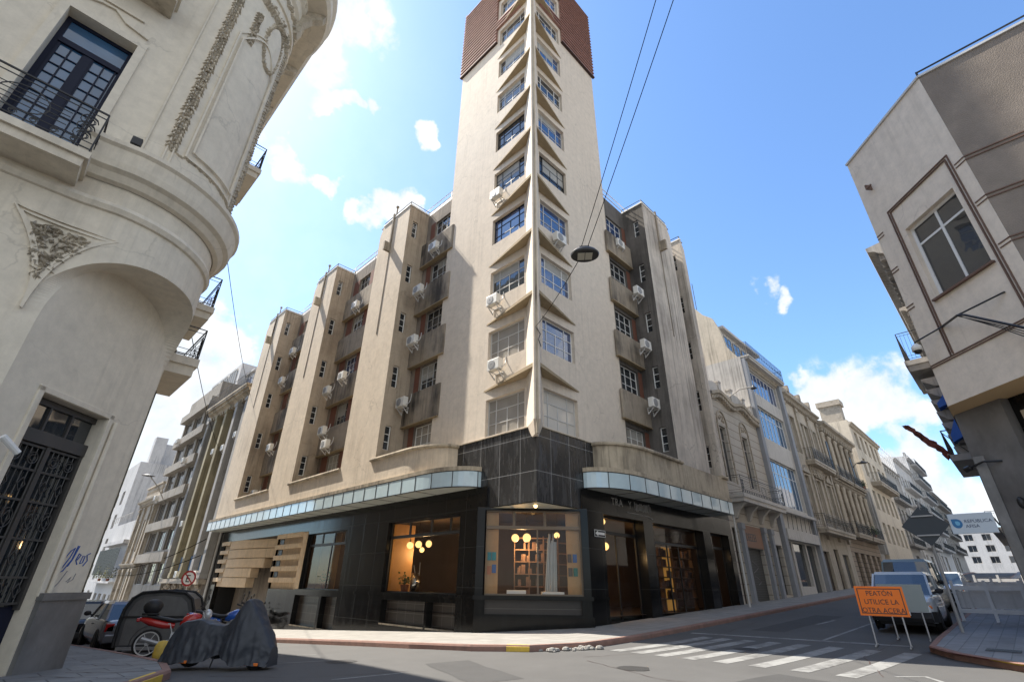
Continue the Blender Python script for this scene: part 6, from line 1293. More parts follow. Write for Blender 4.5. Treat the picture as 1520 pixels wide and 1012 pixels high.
t = thing('siren_lamp', 'small black oval lamp on the marble wall above the wall plate', 'lamp', RCM.p(1.15, 0, 3.6)); m = MB(); m.lathe(RCM.p(1.15, .01, 3.6), (RCM.p(.6, -1, 3.42)-RCM.p(.6, 0, 3.42)), [(.08, 0), (.05, .12), (0, .13)], 10); m.build('base', M['darkmetal'], t); m = MB(); m.sphere(RCM.p(1.02, -.16, 3.6), .13, 10, 8, (.7, .7, 1.2)); m.build('shade', M['darkmetal'], t, smooth=True)
# projecting shop sign
def proj_sign():
    a = Vector((18.9, .34, 0)); p0, p1 = Vector((19.2, .36, 3.02)), Vector((17.5, 1.42, 0))
    ux = Vector((0, -1, 0)); xs = 17.0; y0, y1, z0, z1 = 1.17, .31, 2.75, 3.22
    t = thing('projecting_sign', 'pale blue rectangular projecting sign with a blue drop logo on the marble wall', 'sign', (xs, y1, z0)); m = MB(); m.box(xs, y1, z0, xs+.06, y0, z1); m.build('sign_board', mat('pale_blue_sign', (.40, .46, .52), .4, .05), t, bevel=.01)
    m = MB(); m.tube([(19.6, .29, z1-.1), (xs+.03, y1+.02, z1-.1)], .02, 5); m.tube([(19.6, .29, z0+.1), (xs+.03, y1+.02, z0+.1)], .02, 5); m.build('bracket', M['darkmetal'], t)
    m = MB(); c = Vector((xs-.004, 1.02, 2.99)); pts = [(.10*math.cos(q), .11*math.sin(q)) for q in [math.pi*.5-k*math.pi*1.5/14 for k in range(15)]]+[(-.10, .11)]
    m.ext([c+Vector((0, -a_, b_)) for a_, b_ in pts], (.003, 0, 0)); m.build('logo', mat('logo_blue', (.02, .13, .30), .4, .1), t)
    m = MB(); m.ext([c+Vector((-.003, -a_*.45-.01, b_*.45+.005)) for a_, b_ in pts], (.002, 0, 0)); m.build('logo', mat('logo_light', (.12, .35, .55), .4, .1), t)
    INK = mat('sign_ink', (.03, .05, .10), .5, 0)
    put_text("REPÚBLICA", .105, INK, t, (xs-.002, .88, 3.00), ux, (0, 0, 1), name='sign_lettering', depth=.002); put_text("AFISA", .105, INK, t, (xs-.002, .88, 2.885), ux, (0, 0, 1), name='sign_lettering', depth=.002)
proj_sign()
# flag hanging from the balcony
t = thing('flag', 'faded red flag on a slanting pole over the street', 'flag', (26.3, 1.3, 6.9)); P0, P1 = Vector((26.3, 1.0, 6.5)), Vector((24.9, 1.95, 7.5)); m = MB(); m.tube([P0, P1], .025, 5); m.build('pole', M['darkmetal'], t)
m = MB(); rows = []
for i in range(15):
    s = i/14; c = P0.lerp(P1, s); w_ = .34*(1-s*.9); rows.append([c+Vector((.05*math.sin(i*1.1+j), .12*math.sin(i*.9+j*1.7), -w_*j/5)) for j in range(6)])
m.grid(rows); m.build('cloth', mat('flag_cloth', (.34, .11, .09), .9, .4, .5, (.09, .10, .10), 6, streak=1), t, smooth=True)
# ------------------------------------------------------------------ hanging street lamp and cables
HL_ = CAMP + (FW*FOC + RT*(868-760) - UP*(377-506))/FOC*10.2
t = thing('hanging_street_lamp', 'black oval street lamp hung from cables over the crossing', 'street lamp', HL_)
ax = Vector((.62, -.75, 0)); a2 = Vector((.75, .62, 0))
m = MB(); rows = []
for h, s in ((.10, .05), (.09, .5), (.05, .85), (-.01, 1), (-.05, .97), (-.05, .75)): rows.append([HL_+ax*(.31*s*math.cos(q*math.pi/14))+a2*(.245*s*math.sin(q*math.pi/14))+Vector((0, 0, h)) for q in range(28)])
m.grid(rows, True); m.poly(rows[-1]); m.build('housing', M['darkmetal'], t, smooth=False)
LPM = mat('lamp_panel', (.50, .47, .38), .4, .05)
for s in (-1, 1): m = MB(); q = HL_+ax*(s*.082); m.ext([q+ax*u+a2*v+Vector((0, 0, -.056)) for u, v in ((-.075, -.12), (.075, -.12), (.075, .12), (-.075, .12))], (0, 0, -.012)); m.build('light_panel', LPM, t)
m = MB(); m.tube([HL_+ax*.1+Vector((0, 0, .08)), HL_+ax*.1+Vector((0, 0, .2)), HL_-ax*.1+Vector((0, 0, .2)), HL_-ax*.1+Vector((0, 0, .08))], .018, 5); m.build('clamp', M['darkmetal'], t)
M['cableblack'] = mat('cable_black', (.004, .004, .004), 1, 0, spec=0)
def cabl(P, Q, sag, r, lab, n=14):
    m = MB(); P, Q = Vector(P), Vector(Q); m.tube([P.lerp(Q, k/n)+Vector((0, 0, -sag*4*(k/n)*(1-k/n))) for k in range(n+1)], r, 4); return tag(m.build('cable', M['cableblack'], loc=P), lab, 'cable', 'overhead cables')
def scr(px, py, dep): return CAMP + (FW*FOC + RT*(px-760) - UP*(py-506))/FOC*dep
e1 = scr(1000, -90, 8.0); e2 = scr(1030, -90, 7.8)
cabl(HL_-ax*.06+Vector((0, 0, .2)), e1, .05, .008, 'thin black cable running up left from the hanging street lamp')
cabl(HL_+ax*.08+Vector((0, 0, .2)), e2, .05, .008, 'thin black cable running up right from the hanging street lamp')
cabl((12.62, 11.25, 10.7), HL_+Vector((0, 0, .1)), .12, .009, 'thin cable from the tower corner down to the hanging lamp')
m = MB(); m.tube([(12.66, 11.2, 10.72), (12.60, 11.15, 10.6), (12.72, 11.08, 10.35), (12.62, 11.1, 10.1), (12.74, 11.07, 9.8)], .02, 5); tag(m.build('cable_anchor', M['darkmetal'], loc=(12.66, 11.2, 10.7)), 'black cable anchor clamped to the tower corner', 'anchor')
cabl((1.66, 15, 12.4), (13.0, 47, 16.5), .5, .014, 'upper thin cable crossing the sky over the left street')
cabl((1.66, 15.5, 9.2), (12.6, 50, 11.8), .5, .014, 'lower thin cable crossing the sky over the left street')
cabl((12.2, 46, 4.4), (12.3, 90, 3.0), 1.0, .03, 'slack black cable strung along the fronts of the left street'); cabl((12.1, 46, 3.2), (12.2, 88, 2.2), .8, .03, 'lower slack cable along the fronts of the left street')
def arm_lamp(base, tip, lab, shade=.35):
    t = thing('street_lamp', lab, 'street lamp', base); b, e = Vector(base), Vector(tip); m = MB(); m.tube([b, b.lerp(e, .5)+Vector((0, 0, .25)), e], .045, 6); m.build('arm', M['frameold'], t)
    m = MB(); m.lathe(e, (0, 0, -1), [(.03, -.12), (.08, -.05), (shade*.5, .02), (shade, .14), (shade*.9, .15), (0, .1)], 14); m.build('lamp_shade', M['darkmetal'], t)
arm_lamp((12.5, 66.0, 8.9), (9.6, 62.5, 11.2), 'dark conical street lamp on a thin arm over the left street', .6)
arm_lamp((33.0, D0-.05, 13.2), (34.6, D0-1.5, 14.2), 'pale curved street lamp arm above the low pale house', .22)
arm_lamp((68.5, D0-.1, 14.0), (66.5, D0-1.6, 14.3), 'dark conical street lamp in front of the brown townhouse', .55)
# ------------------------------------------------------------------ road works signs
M['orange'] = mat('orange_sign', (.78, .17, .012), .55, .06, .2, (.5, .12, .02), 3); M['signgrey'] = mat('sign_back', (.24, .27, .26), .5, .08); M['steel'] = mat('galvanised_steel', (.34, .34, .34), .45, .1, metal=.4)
def works_sign(loc, rz, lab, front, txt):
    t = thing('roadworks_sign', lab, 'road sign', loc); f = Fr(loc, rz); w, h0, h1, tilt = .54, .70, 1.40, .10
    P = lambda u, z, o=0: f.p(u, -o+(z-.72)*tilt, z)
    m = MB(); m.ext([P(-w, h0), P(w, h0), P(w, h1), P(-w, h1)], f.p(0, .02, 0)-f.p(0, 0, 0)); m.build('sign_board', M['orange'] if txt else M['signgrey'], t)
    if txt:
        m = MB(); b = .05
        for a0, b0, a1, b1 in ((-w+b, h0+b, w-b, h0+b+.02), (-w+b, h1-b-.02, w-b, h1-b), (-w+b, h0+b+.02, -w+b+.02, h1-b-.02), (w-b-.02, h0+b+.02, w-b, h1-b-.02)): m.poly([P(a0, b0, .004), P(a1, b0, .004), P(a1, b1, .004), P(a0, b1, .004)])
        m.build('sign_border', M['darkmetal'], t)
        ux = f.p(1, 0, 0)-f.p(0, 0, 0); uz = (P(0, 1)-P(0, 0))
        for i, s in enumerate(("PEATÓN", "UTILICE LA", "OTRA ACERA")): put_text(s, .168, M['darkmetal'], t, P(0, h1-.225-i*.20, .003), ux, uz, 'CENTER', 'sign_lettering', .002, sx=.92)
    for u in (-.36, .36):
        m = MB(); m.tube([P(u, h1-.05, -.035), P(u, .02, -.035)], .02, 6); m.build('leg', M['steel'], t)
        m = MB(); q = P(u, .03, -.035); d_ = f.p(0, 1, 0)-f.p(0, 0, 0); m.tube([q-d_*.35, q+d_*.35], .022, 6); m.build('foot', M['steel'], t)
gs = G(17.2, 3.2)
works_sign((17.3, 3.18, gs), rad(-84), 'orange roadworks sign telling pedestrians to use the other pavement', True, True)
works_sign((19.2, 3.0, G(19.2, 3.0)), rad(-84), 'grey backed roadworks sign standing behind the orange one', False, False)
# diamond sign seen from behind on its pole
pb = Vector((20.6, 2.02, G(20.6, 2.02)+.13)); t = thing('diamond_sign', 'back of a dark diamond traffic sign on a leaning steel pole', 'road sign', pb)
tp = Vector((20.4, 1.98, 4.0)); m = MB(); m.tube([pb, tp], .045, 8); m.build('pole', M['steel'], t)
cc = Vector((20.45, 2.0, 3.28)); m = MB(); m.ext([cc+Vector((-.06, a, b)) for a, b in ((0, .58), (.60, 0), (0, -.58), (-.60, 0))], (-.02, .0, 0)); m.build('sign_back', mat('dark_sign_back', (.045, .055, .065), .5, .1), t)
for dz in (.28, -.28): m = MB(); m.box(cc.x-.12, cc.y-.28, cc.z+dz-.02, cc.x-.085, cc.y+.28, cc.z+dz+.02); m.build('clamp', M['steel'], t)
# ------------------------------------------------------------------ cars
def wheel(par, c, r, w, ax=(0, 1, 0), rimmat='frame', spokes=6):
    c = Vector(c); ax = Vector(ax); m = MB(); m.lathe(c-ax*w/2, ax, [(r*.62, 0), (r*.95, .0), (r, w*.2), (r, w*.8), (r*.95, w), (r*.62, w)], 20); o = m.build('wheel', M['tyre'], par, smooth=True)
    m = MB(); m.lathe(c-ax*w*.45, ax, [(0, .02), (r*.2, 0), (r*.25, .03), (r*.55, .03), (r*.63, 0), (r*.63, w*.9), (r*.55, w*.87), (r*.2, w*.9), (0, w*.88)], 20); q = m.build('rim', M[rimmat], par); q.parent = o; return o
M['tyre'] = mat('tyre', (.013, .013, .013), .85, .1); M['carwhite'] = mat('silver_white_car_paint', (.44, .47, .50), .25, .05, coat=.6); M['carsilver'] = mat('silver_car_paint', (.20, .21, .235), .25, .05, coat=.6, metal=.3); M['carblack'] = mat('black_car_paint', (.015, .015, .017), .2, .05, coat=.6); M['carblue'] = mat('grey_blue_van_paint', (.17, .22, .23), .3, .05, coat=.5)
M['carglass'] = glass_dark('car_glass', (.02, .03, .04), .9, .02, 0); M['lampclear'] = mat('headlamp', (.55, .55, .56), .12, .1, metal=.3, spec=.8); M['amberlens'] = mat('amber_lens', (.6, .16, .03), .25, 0); M['redlens'] = mat('red_lens', (.35, .015, .015), .2, 0); M['plastic'] = mat('black_plastic', (.02, .02, .021), .6, .1)
M['darkcloth'] = mat('seat_vinyl', (.02, .02, .021), .55, .2)
def car(loc, rz, label, paint, L_=4.1, W_=1.68, H_=1.45, hood=.92, hoodlen=1.0, ws=.75, rear=.35, van=False, sc=1.0, dark_bumper=True):
    """car pointing along local -x; front bumper at x = 0"""
    t = thing('parked_car', label, 'car', (0, 0, 0)); h = W_/2
    # body: stations along x with half-width, sill, waist height
    st = [(0, .80, .30, .55), (.05, .90, .24, .74), (.25, .97, .22, hood-.14), (hoodlen*.6, 1.0, .22, hood-.04), (hoodlen+.05, 1.0, .22, hood), (hoodlen+ws, 1.0, .22, hood+.02), (L_*.6, 1.0, .22, hood+.03), (L_-.6, .99, .22, hood+.04), (L_-.12, .95, .26, hood+.02), (L_, .86, .34, hood-.15)]
    rows = []
    for x, w, z0, z1 in st:
        b = h*w; rows.append([(x, -b*.9, z0), (x, -b, z0+.12), (x, -b*1.0, (z0+z1)/2), (x, -b*.97, z1-.06), (x, -b*.88, z1), (x, 0, z1+.025), (x, b*.88, z1), (x, b*.97, z1-.06), (x, b, (z0+z1)/2), (x, b, z0+.12), (x, b*.9, z0)])
    m = MB(); m.grid(rows); m.poly(rows[0][::-1]); m.poly(rows[-1]); bo = m.build('body', M[paint], t, smooth=True)
    s = bo.modifiers.new('sub', 'SUBSURF'); s.levels = s.render_levels = 2
    a0, a1 = hoodlen, hoodlen+ws; b1, b0 = L_-rear-(.05 if van else .35), L_-.18
    zb_ = hood-.03
    def ring(z, f):
        # f 0 at the waist, 1 at the roof
        xa = a0+(a1-a0)*f; xb = b0+(b1-b0)*f; w = h*(.90-(.14 if not van else .08)*f)
        return xa, xb, w
    m = MB(); r = []
    for f in (0, .5, .93, 1.0): xa, xb, w = ring(0, f); z = zb_+(H_-zb_)*f-(.03 if f == 1.0 else 0)*0; bow = .06; r.append([(xa+bow, -w, z), (xa, -w*.5, z), (xa-.0, 0, z), (xa, w*.5, z), (xa+bow, w, z), ((xa+xb)/2, w*1.03, z), (xb, w, z), (xb+.03, 0, z), (xb, -w, z), ((xa+xb)/2, -w*1.03, z)])
    m.grid(r[:3], True); m.build('window_glass', M['carglass'], t)
    m = MB(); xa, xb, w = ring(0, .93); rr = [(x, y, z+.002) for x, y, z in r[2]]; rt = [(x*.96+(xa+xb)/2*.04, y*.94, z+.045) for x, y, z in r[3]]; m.grid([rr, rt], True); m.poly([(x, y, z) for x, y, z in rt]); m.build('roof', M[paint], t)
    for sg in (-1, 1):
        for fx in (0, 1):
            P = []; m = MB()
            for f in (0, .5, .95): xa, xb, w = ring(0, f); P.append(((xa+.05 if fx == 0 else xb-.02), sg*(w+.005), zb_+(H_-zb_)*f))
            m.tube(P, .04, 4); m.build('pillar', M[paint], t)
        xm = (a1+b1)/2+.05
        m = MB(); m.tube([(xm, sg*(h*.93+.01), zb_), (xm, sg*(ring(0, .95)[2]*1.03+.01), zb_+(H_-zb_)*.95)], .04, 4); m.build('pillar', M[paint], t)
    fm = 'plastic' if dark_bumper else paint
    m = MB(); m.grid([[(-.05, y, z), (-.09, y*.98, z+.1), (-.06, y, z+.26)] for y, z in [(-h*.86, .26), (-h*.5, .25), (0, .25), (h*.5, .25), (h*.86, .26)]]); m.grid([[(x, s, .26), (x, s*1.01, .40), (x, s, .54)] for x, s in ((-.05, h*.86), (.12, h*.97), (.42, h*1.0))]); m.grid([[(x, -s, .26), (x, -s*1.01, .40), (x, -s, .54)] for x, s in ((-.05, h*.86), (.12, h*.97), (.42, h*1.0))]); m.build('bumper', M[fm], t)
    m = MB(); m.box(L_-.02, -h*.88, .3, L_+.07, h*.88, .55); m.build('bumper', M[fm], t, bevel=.04)
    m = MB(); m.box(-.02, -h*.5, .57, .03, h*.5, .69); m.build('radiator_grille', M['plastic'], t, bevel=.01)
    for sg in (-1, 1):
        m = MB(); m.grid([[(.01, sg*h*.50, .58), (.0, sg*h*.50, .76)], [(.02, sg*h*.74, .57), (.03, sg*h*.74, .79)], [(.14, sg*h*.93, .57), (.16, sg*h*.92, .80)]]); m.ext([(.01, sg*h*.5, .58), (.02, sg*h*.74, .57), (.02, sg*h*.74, .78), (.0, sg*h*.5, .76)], (.06, 0, 0)); hl = m.build('headlight', M['lampclear'], t)
        m = MB(); m.sphere((.10, sg*h*.84, .65), .06, 8, 6, (.6, 1, 1)); am = m.build('indicator', M['amberlens'], t); am.parent = hl
        m = MB(); m.box(L_-.08, sg*h*.62, .62, L_-.0, sg*h*.90, .86); m.build('tail_light', M['redlens'], t, bevel=.02)
        m = MB(); m.sphere((hoodlen+.42, sg*(h+.12), hood+.10), .11, 8, 6, (.6, 1, .75)); m.tube([(hoodlen+.42, sg*h*.93, hood+.03), (hoodlen+.42, sg*(h+.08), hood+.08)], .025, 5); m.build('side_mirror', M['plastic'], t)
        m = MB(); m.box(L_*.5, sg*(h-.012), hood-.2, L_*.5+.16, sg*(h+.012), hood-.17); m.build('door_handle', M['plastic'], t)
        for x in (.72, L_-.75): m = MB(); m.lathe((x, sg*(h*.99), .31), (0, sg, 0), [(0, .0), (.36, .0), (.36, .008), (0, .008)], 20); m.build('wheel_arch', M['plastic'], t); wheel(t, (x, sg*(h-.09), .30), .30, .19, (0, 1, 0), 'steel')
    for x in (-.10, L_+.075):
        m = MB(); m.box(x, -.22, .42, x+.02, .22, .53); pl = m.build('licence_plate', M['white'], t)
    # dark underbody
    m = MB(); m.box(.3, -h*.8, .15, L_-.3, h*.8, .3); m.build('underbody', M['plastic'], t)
    t.location = loc; t.rotation_euler = (0, 0, rz); t.scale = (sc, sc, sc); return t
car((20.6, 3.32, G(22.5, 3.6)+.02), rad(1.5), 'silver white hatchback parked facing the crossing behind the orange sign', 'carwhite', L_=4.0, W_=1.72, H_=1.62, hood=1.0, hoodlen=.85, ws=.75, rear=.2, van=True)
car((27.5, 4.0, G(29, 4)+.02), rad(1), 'grey blue van parked behind the silver white hatchback', 'carblue', L_=4.6, W_=1.9, H_=2.05, hood=1.1, hoodlen=.7, ws=.6, rear=.15, van=True)
car((34, 3.5, G(36, 3.5)+.02), 0, 'white car third in the row parked up the cross street', 'carwhite')
car((4.45, 26.6, G(4.4, 24.5)+.02), rad(-90), 'silver saloon parked along the left kerb behind the waste container', 'carsilver', L_=4.3, W_=1.7, H_=1.42, hood=.95, dark_bumper=False)
car((4.4, 33.5, G(4.4, 31)+.02), rad(-90), 'black estate car parked along the left kerb farther down', 'carblack', L_=4.5, W_=1.75, H_=1.6, hood=1.0, van=True)
car((4.4, 39.5, G(4.4, 37)+.02), rad(-90), 'dark hatchback last in the row along the left kerb', 'carsilver', dark_bumper=True)
# ------------------------------------------------------------------ waste container
def container(loc, rz):
    t = thing('waste_container', 'big dark grey street waste container with a rounded lid', 'waste container', (0, 0, 0))
    prof = [(-.95, .18), (-.98, .9), (-.95, 1.25), (-.82, 1.55), (-.6, 1.72), (0, 1.78), (.6, 1.72), (.82, 1.55), (.95, 1.25), (.98, .9), (.95, .18)]
    m = MB(); m.ext([(-.60, y, z) for y, z in prof], (1.2, 0, 0)); m.build('body', mat('container_plastic', (.075, .077, .08), .45, .1, .3, (.14, .14, .14), 3), t, bevel=.05)
    m = MB(); m.tube([(-.62, y*1.015, z*1.01) for y, z in prof], .045, 6); m.tube([(.62, y*1.015, z*1.01) for y, z in prof], .045, 6); m.box(-.64, -.96, 1.0, -.60, .96, 1.06); m.build('lid_rim', M['plastic'], t)
    m = MB(); m.ext([(-.612, y*.86, .25+(z-.18)*.88) for y, z in prof], (.01, 0, 0)); m.build('front_panel', mat('grey_panel', (.15, .15, .148), .5, .2, .4, (.07, .07, .07), 4), t)
    for x in (-.45, .45):
        for y in (-.8, .8): m = MB(); m.lathe((x, y-.04, .10), (0, 1, 0), [(.0, 0), (.1, 0), (.1, .08), (0, .08)], 12); m.build('wheel', M['tyre'], t)
    m = MB(); m.box(-.72, -.85, .12, -.60, .85, .2); m.build('pedal_bar', M['steel'], t)
    t.location = loc; t.rotation_euler.z = rz; return t
cb_ = container((4.75, 20.2, G(4.75, 20.2)-.02), rad(62)); cb_.scale = (.95, .97, .93)
# ------------------------------------------------------------------ motorcycles
def motorcycle(paint, label, topcase=True, fair='redlens'):
    """standing along local x, front wheel at +x"""
    t = thing('motorcycle', label, 'motorcycle', (0, 0, 0), 'motorcycles parked along the left street')
    for x in (-.62, .66):
        m = MB(); r = .30; m.lathe((x, -.05, r), (0, 1, 0), [(r*.84, .0), (r*.96, .0), (r, .03), (r, .07), (r*.96, .1), (r*.84, .1), (r*.84, 0)], 24); w = m.build('wheel', M['tyre'], t, smooth=True)
        m = MB(); m.lathe((x, -.03, r), (0, 1, 0), [(r*.76, .0), (r*.85, .0), (r*.85, .06), (r*.76, .06), (r*.76, 0)], 24); m.lathe((x, -.05, r), (0, 1, 0), [(0, 0), (.05, 0), (.05, .1), (0, .1)], 10)
        for k in range(6): a = k*math.pi/3; m.tube([(x, 0, r), (x+r*.8*math.cos(a), 0, r+r*.8*math.sin(a))], .009, 4)
        q = m.build('rim', M['frame'], t); q.parent = w
    m = MB(); m.tube([(.66, -.07, .3), (.40, -.07, .95)], .022, 6); m.tube([(.66, .07, .3), (.40, .07, .95)], .022, 6); m.build('front_fork', M['steel'], t)
    m = MB(); m.tube([(.36, -.36, 1.05), (.42, -.2, 1.02), (.42, .2, 1.02), (.36, .36, 1.05)], .016, 6); m.tube([(.33, -.40, 1.06), (.40, -.26, 1.04)], .024, 6); m.tube([(.33, .40, 1.06), (.40, .26, 1.04)], .024, 6); m.build('handlebar', M['plastic'], t)
    for s in (-1, 1): m = MB(); m.tube([(.38, s*.28, 1.04), (.44, s*.36, 1.25)], .008, 4); m.sphere((.44, s*.37, 1.29), .06, 8, 6, (.3, 1, .8)); m.build('mirror', M['plastic'], t)
    m = MB(); m.sphere((.52, 0, .90), .12, 10, 8, (.8, 1, 1)); m.build('headlight', M['lampclear'], t, smooth=True)
    m = MB(); rows = []
    for x, w, z, h in ((-.05, .05, .72, .05), (.02, .12, .76, .11), (.18, .15, .80, .14), (.32, .11, .82, .11), (.40, .04, .84, .05)): rows.append([(x, w*math.cos(q*math.pi/6), z+h*math.sin(q*math.pi/6)) for q in range(12)])
    m.grid(rows, True); m.build('fuel_tank', M[paint], t, smooth=True)
    m = MB(); rows = []
    for x, w, z, h in ((.02, .10, .78, .03), (-.2, .14, .77, .05), (-.5, .13, .83, .05), (-.78, .09, .88, .04)): rows.append([(x, w*math.cos(q*math.pi/5), z+h*math.sin(q*math.pi/5)) for q in range(10)])
    m.grid(rows, True); m.poly(rows[0]); m.poly(rows[-1]); m.build('seat', M['darkcloth'], t, smooth=True)
    m = MB(); rows = []
    for x, w, z, h in ((-.15, .09, .66, .06), (-.4, .12, .69, .09), (-.7, .11, .76, .09), (-.92, .05, .82, .04)): rows.append([(x, w*math.cos(q*math.pi/5), z+h*math.sin(q*math.pi/5)) for q in range(10)])
    m.grid(rows, True); m.poly(rows[0]); m.poly(rows[-1]); m.build('tail_fairing', M[paint], t, smooth=True)
    m = MB(); m.box(-.98, -.07, .76, -.90, .07, .84); m.build('tail_light', M[fair], t, bevel=.02)
    m = MB(); m.box(-.18, -.13, .26, .24, .13, .52); m.lathe((.12, 0, .5), (.3, 0, 1), [(.0, 0), (.1, 0), (.11, .05), (.1, .1), (.11, .15), (.1, .2), (0, .2)], 12); m.tube([(-.15, -.1, .5), (.35, -.08, .6), (.42, 0, .9)], .025, 5); m.tube([(-.6, -.09, .3), (-.1, -.1, .36), (-.25, -.08, .7), (-.6, -.06, .72)], .022, 5); m.tube([(-.6, .09, .3), (-.1, .1, .36), (-.25, .08, .7), (-.6, .06, .72)], .022, 5); m.build('engine', M['steel'], t, bevel=.01)
    m = MB(); m.tube([(.22, -.14, .4), (.15, -.16, .25), (-.3, -.17, .27), (-.75, -.18, .40)], [.022, .025, .04, .05], 8); m.build('exhaust', M['steel'], t)
    m = MB(); rows = [[(.66+.34*math.cos(a), y, .3+.34*math.sin(a)) for y in (-.06, 0, .06)] for a in lin(rad(30), rad(140), 8)]; m.grid(rows); m.build('mudguard', M[paint], t)
    m = MB(); rows = [[(-.62+.36*math.cos(a), y, .32+.36*math.sin(a)) for y in (-.06, 0, .06)] for a in lin(rad(60), rad(190), 8)]; m.grid(rows); m.build('mudguard', M['plastic'], t)
    m = MB(); m.tube([(-.05, .12, .25), (-.12, .30, .01)], .014, 5); m.build('kickstand', M['steel'], t)
    if topcase: m = MB(); m.sphere((-.72, 0, 1.08), .22, 14, 10, (.95, 1, .78)); m.box(-.9, -.12, .90, -.55, .12, .94); m.build('top_case', M['plastic'], t, smooth=True)
    return t
M['bikered'] = mat('red_bike_paint', (.40, .02, .015), .25, .05, coat=.6); M['bikeblue'] = mat('blue_bike_paint', (.02, .09, .38), .25, .05, coat=.6); M['bikedark'] = mat('dark_bike_paint', (.03, .03, .033), .3, .05, coat=.5)
mr_ = motorcycle('bikered', 'red motorcycle with a black top case between waste container and covered motorcycle'); mr_.location = (4.25, 16.1, G(4.2, 16)+.01); mr_.rotation_euler = (rad(-6), 0, rad(-18)); mr_.scale = (1.03, 1.03, 1.03)
mb = motorcycle('bikeblue', 'blue motorcycle behind the red one, handlebars showing', False); mb.location = (5.7, 17.3, G(5.7, 17.3)+.01); mb.rotation_euler = (rad(-6), 0, rad(-30)); mb.scale = (1.12, 1.12, 1.12)
mk = motorcycle('bikedark', 'dark motorcycle half hidden behind the grey cover', False); mk.location = (6.0, 18.4, G(6, 18.4)+.01); mk.rotation_euler = (rad(-6), 0, rad(-35)); mk.scale = (1.1, 1.1, 1.1)
mk2 = motorcycle('bikedark', 'dark motorcycle parked in the shaded garage entrance', False); mk2.location = (12.6, 33.2, G(12.6, 33.2)+.14); mk2.rotation_euler = (rad(-6), 0, rad(70))
# covered motorcycle: a cloth laid over bike, folds and hem
def covered():
    t = thing('covered_motorcycle', 'motorcycle under a dark grey cloth cover on the near left corner', 'motorcycle', (0, 0, 0), 'motorcycles parked along the left street')
    prof = [(-1.15, .35, .20), (-1.10, .60, .26), (-.98, .76, .30), (-.75, .84, .32), (-.45, .84, .31), (-.2, .76, .28), (.0, .74, .27), (.15, .80, .28), (.28, .98, .32), (.38, 1.17, .37), (.47, 1.24, .38), (.57, 1.20, .36), (.70, .98, .32), (.88, .78, .27), (1.02, .60, .24), (1.11, .45, .20), (1.15, .34, .15)]
    n = 150; k = 64; rows = []
    def ip(x):
        for i in range(len(prof)-1):
            a, b = prof[i], prof[i+1]
            if x <= b[0]: f = (x-a[0])/(b[0]-a[0]); return a[1]+(b[1]-a[1])*f, a[2]+(b[2]-a[2])*f
        return prof[-1][1:]
    def ips(x): # smoothed
        q_ = [ip(max(-1.15, min(1.15, x+d))) for d in (-.08, -.04, 0, .04, .08)]; return sum(a for a, b in q_)/5, sum(b for a, b in q_)/5
    for i in range(n+1):
        x = -1.15+2.30*i/n; zt, w = ips(x); row = []
        hem = .09+.14*math.exp(-((x-.12)/.34)**2)+.02*math.sin(x*9)
        for j in range(k+1):
            s = -1+2*j/k; a = abs(s); sg = 1 if s > 0 else -1
            if a < .25: yy = w*.55*math.sin(a/.25*math.pi/2); z = zt-.05*(1-math.cos(a/.25*math.pi/2))
            else: f = (a-.25)/.75; yy = w*(.55+.42*f**.7)+.02*f; z = zt-.05+(hem-zt+.05)*f
            dn = max(0, (a-.2)/.8)
            fo = (.030*abs(math.sin(x*8.5+1.1*math.sin(x*3.1)+sg))-.012+.016*math.sin(x*21+a*4+sg*2)+.008*math.sin(x*43-a*7))*dn**.8
            fo += .035*math.sin(4.2*(a*1.6+x*1.3))*dn*(1-dn)*2
            pinch = .05*math.exp(-((x-.05)/.2)**2)*min(1, a*1.5)
            row.append((x, sg*(yy+fo-pinch), z+.006*math.sin(x*19+s*6)))
        rows.append(row)
    m = MB(); m.grid(rows); m.poly(rows[0]); m.poly(rows[-1])
    o = m.build('cloth_cover', mat('grey_cover_cloth', (.030, .034, .043), .5, .12, .2, (.05, .055, .062), 4, .2, 9, streak=1), t, smooth=True)
    tx = bpy.data.textures.new('folds', 'CLOUDS'); tx.noise_scale = .16; d = o.modifiers.new('folds', 'DISPLACE'); d.texture = tx; d.strength = .045; d.texture_coords = 'LOCAL'
    for x in (-.66, .80):
        m = MB(); m.lathe((x, -.06, .29), (0, 1, 0), [(.2, 0), (.27, 0), (.29, .03), (.29, .09), (.27, .12), (.2, .12), (.2, 0)], 20); m.build('wheel', M['tyre'], t)
    m = MB(); m.tube([(.0, -.16, .3), (.0, -.24, .01)], .014, 5); m.build('kickstand', M['plastic'], t)
    for x, y in ((-.62, -.30), (.88, -.26)): m = MB(); m.box(x-.14, y-.015, .10, x+.14, y+.015, .15); m.build('reflective_strap', M['amberlens'], t, bevel=.01)
    return t
cv_ = covered(); cv_.location = (4.02, 12.05, G(4.02, 12.05)+.01); cv_.rotation_euler = (0, 0, rad(-55)); cv_.scale = (1.0, 1.02, 1.0)
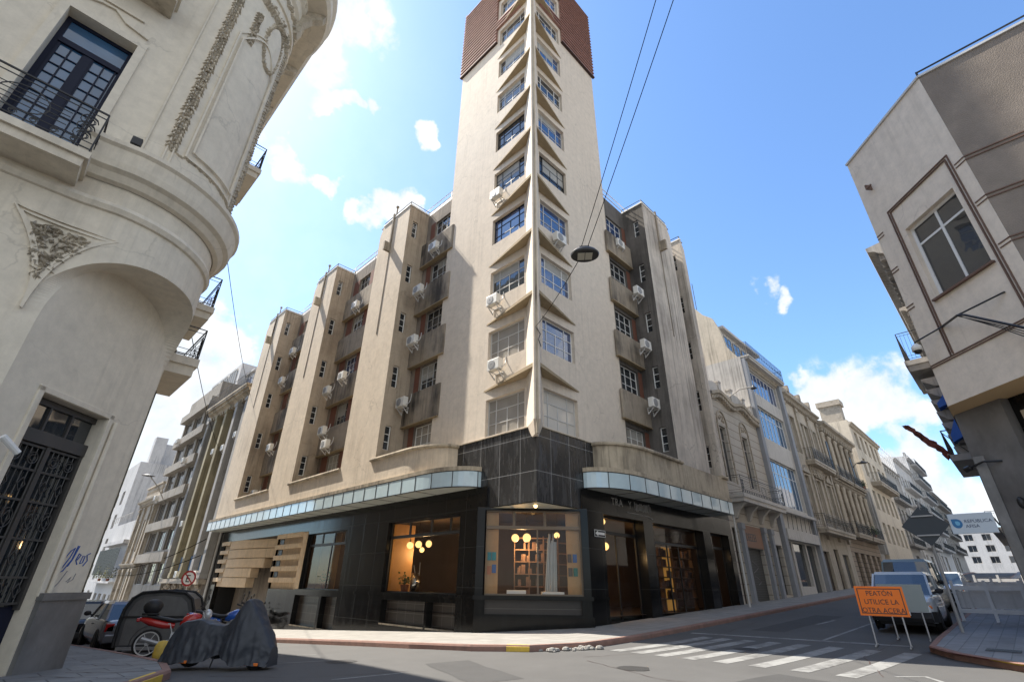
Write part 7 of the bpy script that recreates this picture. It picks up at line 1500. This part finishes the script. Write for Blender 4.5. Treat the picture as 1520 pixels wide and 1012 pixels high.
t = thing('yellow_bollard', 'stubby yellow post by the kerb left of the covered motorcycle', 'bollard', (3.62, 14.75, G(3.62, 14.75))); b = Vector((3.62, 14.75, G(3.62, 14.75))); m = MB(); m.lathe(b, (0, 0, 1), [(.0, 0), (.14, 0), (.15, .2), (.14, .34), (.09, .42), (0, .44)], 14); m.build('post', M['yellow'], t, smooth=True); m = MB(); m.lathe(b, (0, 0, 1), [(.16, .0), (.17, .03), (.16, .07)], 14); m.build('base_ring', M['plastic'], t)
# white barriers closing the right pavement
M['barrier'] = mat('white_barrier', (.62, .62, .62), .6, .1, .3, (.3, .3, .3), 3)
BP = None
for i, (x, y0, y1, lab) in enumerate(((24.5, .45, 2.3, 'white barrier nearest the diamond sign across the right pavement'), (29.0, .45, 2.3, 'white barrier second across the right pavement, behind the first'), (35.0, .45, 2.4, 'white barrier farthest up the right pavement'))):
    g = G(x, 1.4)+.135
    if BP is None:
        BP = t = thing('pavement_barrier', lab, 'barrier', (x, y0, g), 'white barriers on the right pavement'); m = MB()
        for z in (.25, .95): m.box(x-.03, y0, g+z, x+.03, y1, g+z+.13)
        m.build('rail', M['barrier'], t)
        for y in (y0+.05, (y0+y1)/2, y1-.05): m = MB(); m.box(x-.045, y-.045, g, x-.031, y+.045, g+1.25); m.box(x-.25, y-.04, g, x-.046, y+.04, g+.04); m.build('post', M['barrier'], t)
        m = MB(); m.box(x+.031, y0+.1, g+.4, x+.04, y1-.1, g+.9); m.build('panel', M['farw'], t)
    else: copy_tree(BP, (x, y0, g), 0, lab)
# warm point lights by the lit globes, two added where none hangs
for x, y, z, e in ((14.9, 20.4, 2.75, 38), (15.3, 14.5, 2.8, 38), (19.4, 13.6, 2.8, 22), (24.0, 13.6, 3.2, 12), (15.2, 27.5, 3.0, 15)):
    ld = bpy.data.lights.new('shop_light', 'POINT'); ld.energy = e; ld.color = (1, .60, .26); ld.shadow_soft_size = .15
    lo = bpy.data.objects.new('shop_light', ld); COL.objects.link(lo); lo.location = (x, y, z)
